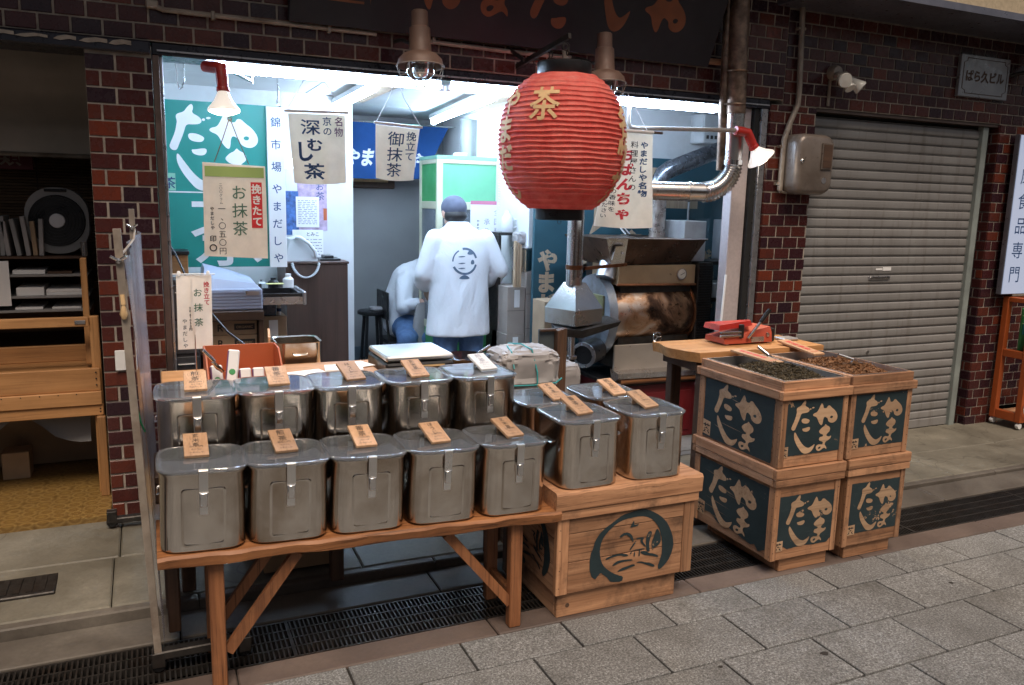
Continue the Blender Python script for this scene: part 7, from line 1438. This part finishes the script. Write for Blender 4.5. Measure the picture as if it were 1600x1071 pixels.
limb(b, [(1.83, 6.12, .56), (1.83, 6.29, .56)], [.11,.11]); remesh(b, 'jeans', M['jeans'], ps2, .012, 3)
b = MB(); ell(b, (2.035, 6.143, 1.19), .095, .088, .082); remesh(b, 'hair', M['hair'], ps2, .009, 3)
for k in ((1.765, 5.94), (1.95, 6.01)): MB().loft([ring_xy(k[0], k[1]-.05, .046, .13, FZ+.001), ring_xy(k[0], k[1]-.05, .048, .132, FZ+.03), ring_xy(k[0], k[1]-.02, .042, .09, FZ+.075)]).build('shoe', M['shoe'], ps2, 50)
stl = thing('chair', 'dark chair under the seated person', 'chair', (1.86, 6.24, FZ)); MB().cbox(1.68, 2.02, 6.06, 6.42, .42, .455, .008).build('seat', M['black'], stl)
for x in (1.70, 2.0):
    for y in (6.08, 6.40): MB().tube([(x, y, FZ), (x, y, .42)], .012, 8).build('leg', M['iron'], stl, 40)
MB().cbox(1.665, 1.68, 6.08, 6.40, .62, .84, .006).build('backrest', M['black'], stl)
for y in (6.12, 6.36): MB().tube([(1.69, y, .45), (1.672, y, .64)], .010, 8).build('back_post', M['iron'], stl, 40)
stt = thing('stool', 'dark round stool with crumpled plastic on its seat', 'stool', (1.62, 6.2, FZ)); MB().lathe([(.10,0),(.115,.008),(.115,.03),(.10,.036),(0,.036)], (1.60, 6.3, .645), 26).build('seat', M['black'], stt, 40)
for k in range(4): a = math.pi/4+math.pi/2*k; MB().tube([(1.60+.07*math.cos(a), 6.3+.07*math.sin(a), .645), (1.60+.115*math.cos(a), 6.3+.115*math.sin(a), FZ)], .013, 8).build('leg', M['black'], stt, 40)
MB().tube([(1.60+.1*math.cos(k*math.pi/10), 6.3+.1*math.sin(k*math.pi/10), .28) for k in range(21)], .007, 6, False).build('foot_ring', M['iron'], stt, 40)
sack((1.63, 6.27, .682), .055, .05, .015, 'crumpled dark plastic on the round stool', False)
kb_ = thing('paper_bag', 'long creased brown paper bag held by the seated person', 'bag', (1.90, 5.93, .40)); b = MB(); n = 18; rings = []
for i in range(13): u = i/12; rings.append([(1.905-.03*u+(.055+.02*u)*math.cos(a)*(1+.13*math.sin(a*5+i*1.3)), 5.925+.02*math.sin(a)*(1+.3*u), .775-.42*u+.006*math.sin(a*3+i)) for a in [2*math.pi*k/n for k in range(n)]])
b.loft(rings).build('bag_body', M['kraftb'], kb_, 30)

# ------------------------------------------------------------------ neighbour shop at the left
for o_ in [o for o in C.objects if o.name.startswith('neighbour_wall')]: pass
ws = thing('wooden_stand', 'bare pine stand of wide boards in front of the dark shop at left', 'stand', (-.5, 4.2, .12))
MB().cbox(-1.7, -.272, 4.19, 4.22, .936, .980, .003).build('rail', M['pine'], ws)
MB().cbox(-1.7, -.238, 4.185, 4.21, .630, .738, .003).build('board', M['pine'], ws); MB().cbox(-1.7, -.236, 4.17, 4.21, .565, .6295, .003).build('board', M['pine'], ws); MB().cbox(-1.7, -.232, 4.18, 4.21, .512, .5645, .003).build('board', M['pine'], ws)
MB().cbox(-1.7, -.28, 4.50, 4.53, .72, .80, .003).build('board', M['pine'], ws); MB().cbox(-1.7, -.26, 4.212, 4.52, .70, .7195, .003).build('deck', M['pine'], ws)
MB().cbox(-.272, -.232, 4.2115, 4.25, .122, .98, .003).build('post', M['pine_z'], ws); MB().cbox(-.300, -.273, 4.30, 4.34, .7385, 1.245, .003).build('post', M['pine_z'], ws); MB().cbox(-.262, -.225, 4.15, 4.1795, .122, .5115, .003).build('leg', M['pine_z'], ws)
MB().cbox(-.33, -.285, 4.1845, 4.1895, .948, .966, .002).build('steel_plate', M['alul'], ws)
b = MB()
for z, x in ((.72,-.255),(.69,-.255),(.66,-.255),(.53,-.245),(.545,-.245)): b.lathe([(.004,0),(.003,.001)], (x, 4.1795, z), 8, (0,-1,0))
for k in range(5): b.lathe([(.003,0),(.003,.001)], (-.34-k*.075, 4.1695, .622), 8, (0,-1,0))
b.build('screw', M['iron'], ws)
tag(MB().loft([[(-1.2+x, 4.30+.02*math.sin(x*40), .50-.13*abs(math.sin(x*5.3))-.02*math.sin(x*17)) for x in [k*.05 for k in range(19)]] + [(-.30-x, 4.34, .55) for x in [k*.05 for k in range(19)]], [(-1.2+x, 4.32+.02*math.sin(x*40), .50-.13*abs(math.sin(x*5.3))-.02*math.sin(x*17)) for x in [k*.05 for k in range(19)]] + [(-.30-x, 4.36, .55) for x in [k*.05 for k in range(19)]]]).build('plastic_sheet', M['grey'], None, 50), 'grey crumpled plastic sheet hanging under the pine stand', 'sheet')
lwb = MB().cbox(-1.8, -.30, 4.75, 4.78, .13, .52, .003).build('panel_board', plain('tan_panel', (.28,.2,.13), .6)); tag(lwb, 'tan panel at the back under the pine stand', 'panel')
sb_ = MB().cbox(-.72, -.60, 4.55, 4.68, .1225, .26, .003).build('small_carton', M['kraft']); tag(sb_, 'small carton on the patterned floor at far left', 'box')
bs_ = thing('shelf_rack', 'dark shelf rack full of papers in the shop at left', 'shelf', (-.7, 4.8, .8))
for z in (1.231, 1.142, 1.035, .965): MB().cbox(-1.7, -.29, 4.62, 5.0, z-.012, z, .002).build('shelf', M['dwood'] if z > 1.2 else M['grey'], bs_)
MB().cbox(-1.7, -.29, 5.0, 5.02, .8, 1.24, .003).build('back', M['dwood'], bs_)
for i, (x0, x1, z, h_) in enumerate(((-.62,-.48,1.142,.02),(-.47,-.36,1.142,.012),(-.61,-.49,1.035,.04),(-.48,-.31,1.035,.015),(-.48,-.32,1.0505,.014),(-.62,-.50,.965,.012),(-.46,-.33,.965,.01))):
    tag(MB().cbox(x0, x1, 4.64, 4.90, z+.0005, z+h_, .001).build('paper_stack', M['paper'] if i != 1 else M['dwood']), ('thin paper stack at left of the upper shelf','dark folder at right of the upper shelf','thick paper stack at left of the middle shelf','wide paper stack at right of the middle shelf','second wide stack lying on the right middle stack','thin sheets at left of the lowest shelf','thin sheets at right of the lowest shelf')[i], 'papers')
for i, (x, tl_, m_) in enumerate(((-.63, .1, 'kraftb'), (-.585, .14, 'grey'), (-.545, .10, 'kraftb'), (-.515, .05, 'kraft'), (-.49, -.03, 'kraftb'), (-.655, -.02, 'grey'))):
    tag(MB().cbox(-.010, .010, -.10, .10, 0, .17+.012*(i % 3), .002).xf(Matrix.Translation((x, 4.75, 1.2325)) @ Matrix.Rotation(-tl_, 4, 'Y')).build('book', M[m_]), ('first','second grey','third','fourth brown','fifth','leftmost grey')[i]+' book standing left of the round fan', 'book', 'books beside the round fan')
fn = thing('fan', 'round black and white box fan on the dark shelf at left', 'fan', (-.42, 4.8, 1.24)); fc_ = Vector((-.415, 4.72, 1.405))
MB().loft([[(fc_.x+x*1.0, 4.70, fc_.z+z) for x, z in rr(.142, .165, .13, 9)], [(fc_.x+x, 4.84, fc_.z+z) for x, z in rr(.142, .165, .13, 9)]]).build('housing', M['grey'], fn, 30)
MB().lathe([(.128,0),(.124,.006),(.03,.010),(0,.010)], (fc_.x, 4.70, fc_.z), 40, (0,-1,0)).build('fan_grille', M['black'], fn, 40); b = MB()
for r_ in (.05,.065,.08,.095,.11,.122): oring(b, (fc_.x, 4.689, fc_.z), r_, (0,1,0), .0015, 40)
b.build('grille_ring', M['black'], fn, 40, kind='stuff'); MB().lathe([(.036,0),(.034,.008),(0,.012)], (fc_.x, 4.689, fc_.z), 24, (0,-1,0)).build('hub', M['phonew'], fn, 40); MB().cbox(fc_.x-.05, fc_.x+.05, 4.693, 4.6995, 1.548, 1.562, .003).build('carry_slot', M['black'], fn)
tag(MB().lathe([(.016,0),(.016,.07),(0,.07)], (-.30, 4.64, 1.2322), 16).build('metal_cup', M['chrome'], None, 40), 'small metal cup on the shelf right of the fan', 'cup')
tag(MB().box(-.72, -.63, 4.612, 4.615, .99, 1.21).build('price_list', M['paper']), 'white price list hanging at the far left edge', 'paper')
rb = thing('roller_blind', 'grey rolled fabric blind above the dark shop at left', 'blind', (-.9, 4.9, 2.0)); b = MB(); vs = []
for j in range(15): v = j/14; vs += [(x, 4.95-.03*math.sin(v*9)*(1 if j % 2 else .4), 2.30-.56*v) for x in (-1.8, -.23)]
b.add(vs, [(2*j, 2*j+1, 2*j+3, 2*j+2) for j in range(14)]).build('cloth', plain('blind_cloth', (.62,.57,.50), .8, var=.1), rb, 60); MB().tube([(-1.8, 4.94, 1.735), (-.23, 4.94, 1.735)], .012, 8).build('bottom_rod', M['conduit'], rb, 40)
bsn = thing('bamboo_screen', 'brown bamboo screen at the back of the dark shop', 'screen', (-.9, 5.3, 1.4))
for i in range(46): MB().cbox(-1.8, -.22, 5.28, 5.292, 1.0+i*.0165, 1.0+i*.0165+.0145, .004).build('bamboo_slat', M['bamboo'], bsn)
for x in (-.35, -.55, -.75): MB().box(x-.003, x+.003, 5.2755, 5.2798, 1.0, 1.76).build('thread', M['dwood'], bsn)
mrn = thing('sign_board', 'dark red sign with pale characters hanging deep in the shop at far left', 'sign', (-.75, 5.1, 1.7)); MB().cbox(-1.2, -.545, 5.10, 5.12, 1.66, 1.755, .003).build('board', M['maroon'], mrn); MB().text('麺類', (-.70, 5.098, 1.69), .10, bold=.02).build('lettering', M['conduit'], mrn, smooth=-1)

# ------------------------------------------------------------------ right edge: lit sign, orange cart, plant
rsn = thing('light_box_sign', 'white lit vertical sign with thin dark characters at the right edge', 'sign', (5.95, 4.0, 1.6))
MB().cbox(5.545, 6.1, 3.845, 3.885, .985, 2.10, .004).build('sign_box', M['flash'], rsn); MB().box(5.55, 6.095, 3.839, 3.8445, .99, 2.095).build('sign_face', M['signlit'], rsn)
for i_, c_ in enumerate('健康食品専門'): MB().column(c_, (5.655, 3.8375, 2.05-.172*i_), .125, .1).build('lettering', M['blueink'], rsn, smooth=-1)
oc = thing('display_cart', 'orange painted display cart on casters at the right edge', 'cart', (5.95, 3.8, .02)); x0, x1, y0, y1 = 5.66, 6.5, 3.66, 3.90
def bxx(nm, *a, c=.004): MB().cbox(*a, c).build(nm, M['cabor'], oc)
for x in (x0, x1-.05):
    for y in (y0, y1-.045): bxx('post', x, x+.045, y, y+.045, .07, .965)
bxx('rail', x0+.0455, x1-.0505, y0+.003, y0+.042, .07, .135); bxx('rail', x0+.0455, x1-.0505, y0+.003, y0+.042, .53, .585); bxx('rail', x0+.003, x0+.042, y0+.0455, y1-.0455, .07, .135); bxx('rail', x0+.003, x0+.042, y0+.0455, y1-.0455, .53, .585); bxx('rail', x0+.003, x0+.042, y0+.0455, y1-.0455, .93, .965); bxx('rail', x0+.0455, x1-.0505, y1-.042, y1-.003, .93, .965)
MB().loft([[(x0+.0455, y0+.01, .5855), (x1-.05, y0+.01, .5855), (x1-.05, y0+.01, .64), (x0+.0455, y0+.01, .80)], [(x0+.0455, y0+.025, .5855), (x1-.05, y0+.025, .5855), (x1-.05, y0+.025, .64), (x0+.0455, y0+.025, .80)]]).build('sloping_front', M['cabor'], oc)
MB().box(x0+.0455, x1-.05, y0+.045, y1-.045, .11, .125).build('lower_board', M['crate_x'], oc); MB().box(x0+.0455, x1-.05, y0+.045, y1-.045, .56, .575).build('upper_board', M['cabor'], oc)
for x, y in ((x0+.02, y0+.02), (x0+.02, y1-.02), (x1-.03, y0+.02)): MB().lathe([(0,-.012),(.02,-.012),(.022,0),(.02,.012),(0,.012)], (x, y, .045), 14, (0,1,0)).build('caster', M['white'], oc, 40)
tag(MB().tube([(5.70+.04*math.cos(k*.4), 3.64, .18+.05*math.sin(k*.4)) for k in range(16)], .005, 6).build('white_ring', M['white'], None, 40), 'white loop of hose at the lower left of the orange cart', 'hose')
for i, (x, m1, m2, h_, z0) in enumerate(((5.77, 'booth', 'green_tape', .19, .70), (5.86, 'booth', 'pink', .24, .66), (5.95, 'lime', 'green_tape', .22, .66))):
    t = thing('tea_pouch', ('leftmost green and teal', 'middle green and pink', 'right lime and teal')[i]+' pouch displayed in the orange cart', 'pouch', (x, 3.79, z0), 'coloured pouches in the orange cart'); MB().cbox(x-.04, x+.04, 3.775, 3.80, .576, z0+h_, .006).build('pouch_body', M[m1], t, 30); MB().box(x-.041, x+.041, 3.7725, 3.7748, z0, z0+h_*.4).build('print_band', M[m2], t)
tag(MB().cbox(5.93, 6.03, 3.80, 3.86, .93, 1.18, .006).build('green_packet', M['booth'], None, 30), 'tall bright green packet standing behind the pouches', 'packet')
pt = thing('potted_plant', 'leafy plant spilling over the top of the orange cart', 'plant', (5.9, 3.72, .96)); rn = random.Random(9); lf_ = MB(); sm_ = MB()
for k in range(16):
    p = Vector((5.86+rn.uniform(-.03,.05), 3.72, .88)); q = [p]; d = Vector((rn.uniform(-1,.6), rn.uniform(-.8,.2), rn.uniform(.3,1))).normalized()
    for _ in range(7): d = (d+Vector((rn.uniform(-.3,.2), rn.uniform(-.2,.2), -.26))).normalized(); p = p+d*.04; q.append(p.copy())
    sm_.tube(q, .0022, 5)
    for c in q[1:]:
        for _ in range(4):
            a = Vector((rn.gauss(0,1), rn.gauss(0,1), rn.gauss(0,.6))).normalized(); s_ = a.orthogonal()*rn.uniform(.006,.010); l = rn.uniform(.022,.04); lf_.add([c, c+a*l*.5+s_, c+a*l, c+a*l*.5-s_], [(0,1,2,3)])
lf_.build('foliage', M['leaf'], pt, smooth=-1); sm_.build('stem', M['leaf'], pt, 40); MB().lathe([(.04,0),(.055,.10),(.058,.10)], (5.87, 3.74, .80), 18).build('pot', M['browncoat'], pt, 40)
wal = thing('wall_lantern', 'rusty wall lamp at the top right beside the name plate', 'lamp', (5.6, 3.85, 2.5)); MB().lathe([(.06,0),(.075,.03),(.06,.09),(0,.10)], (5.62, 3.80, 2.56), 18).build('lamp_hood', M['copper'], wal, 40); MB().tube([(5.47, 3.925, 2.49), (5.52, 3.85, 2.51), (5.62, 3.80, 2.50), (5.62, 3.80, 2.56)], .012, 8).build('arm', M['iron'], wal, 40); MB().lathe([(.045,0),(.05,-.06),(.03,-.11),(0,-.115)], (5.62, 3.80, 2.56), 16).build('lamp_cage', M['iron'], wal, 40)
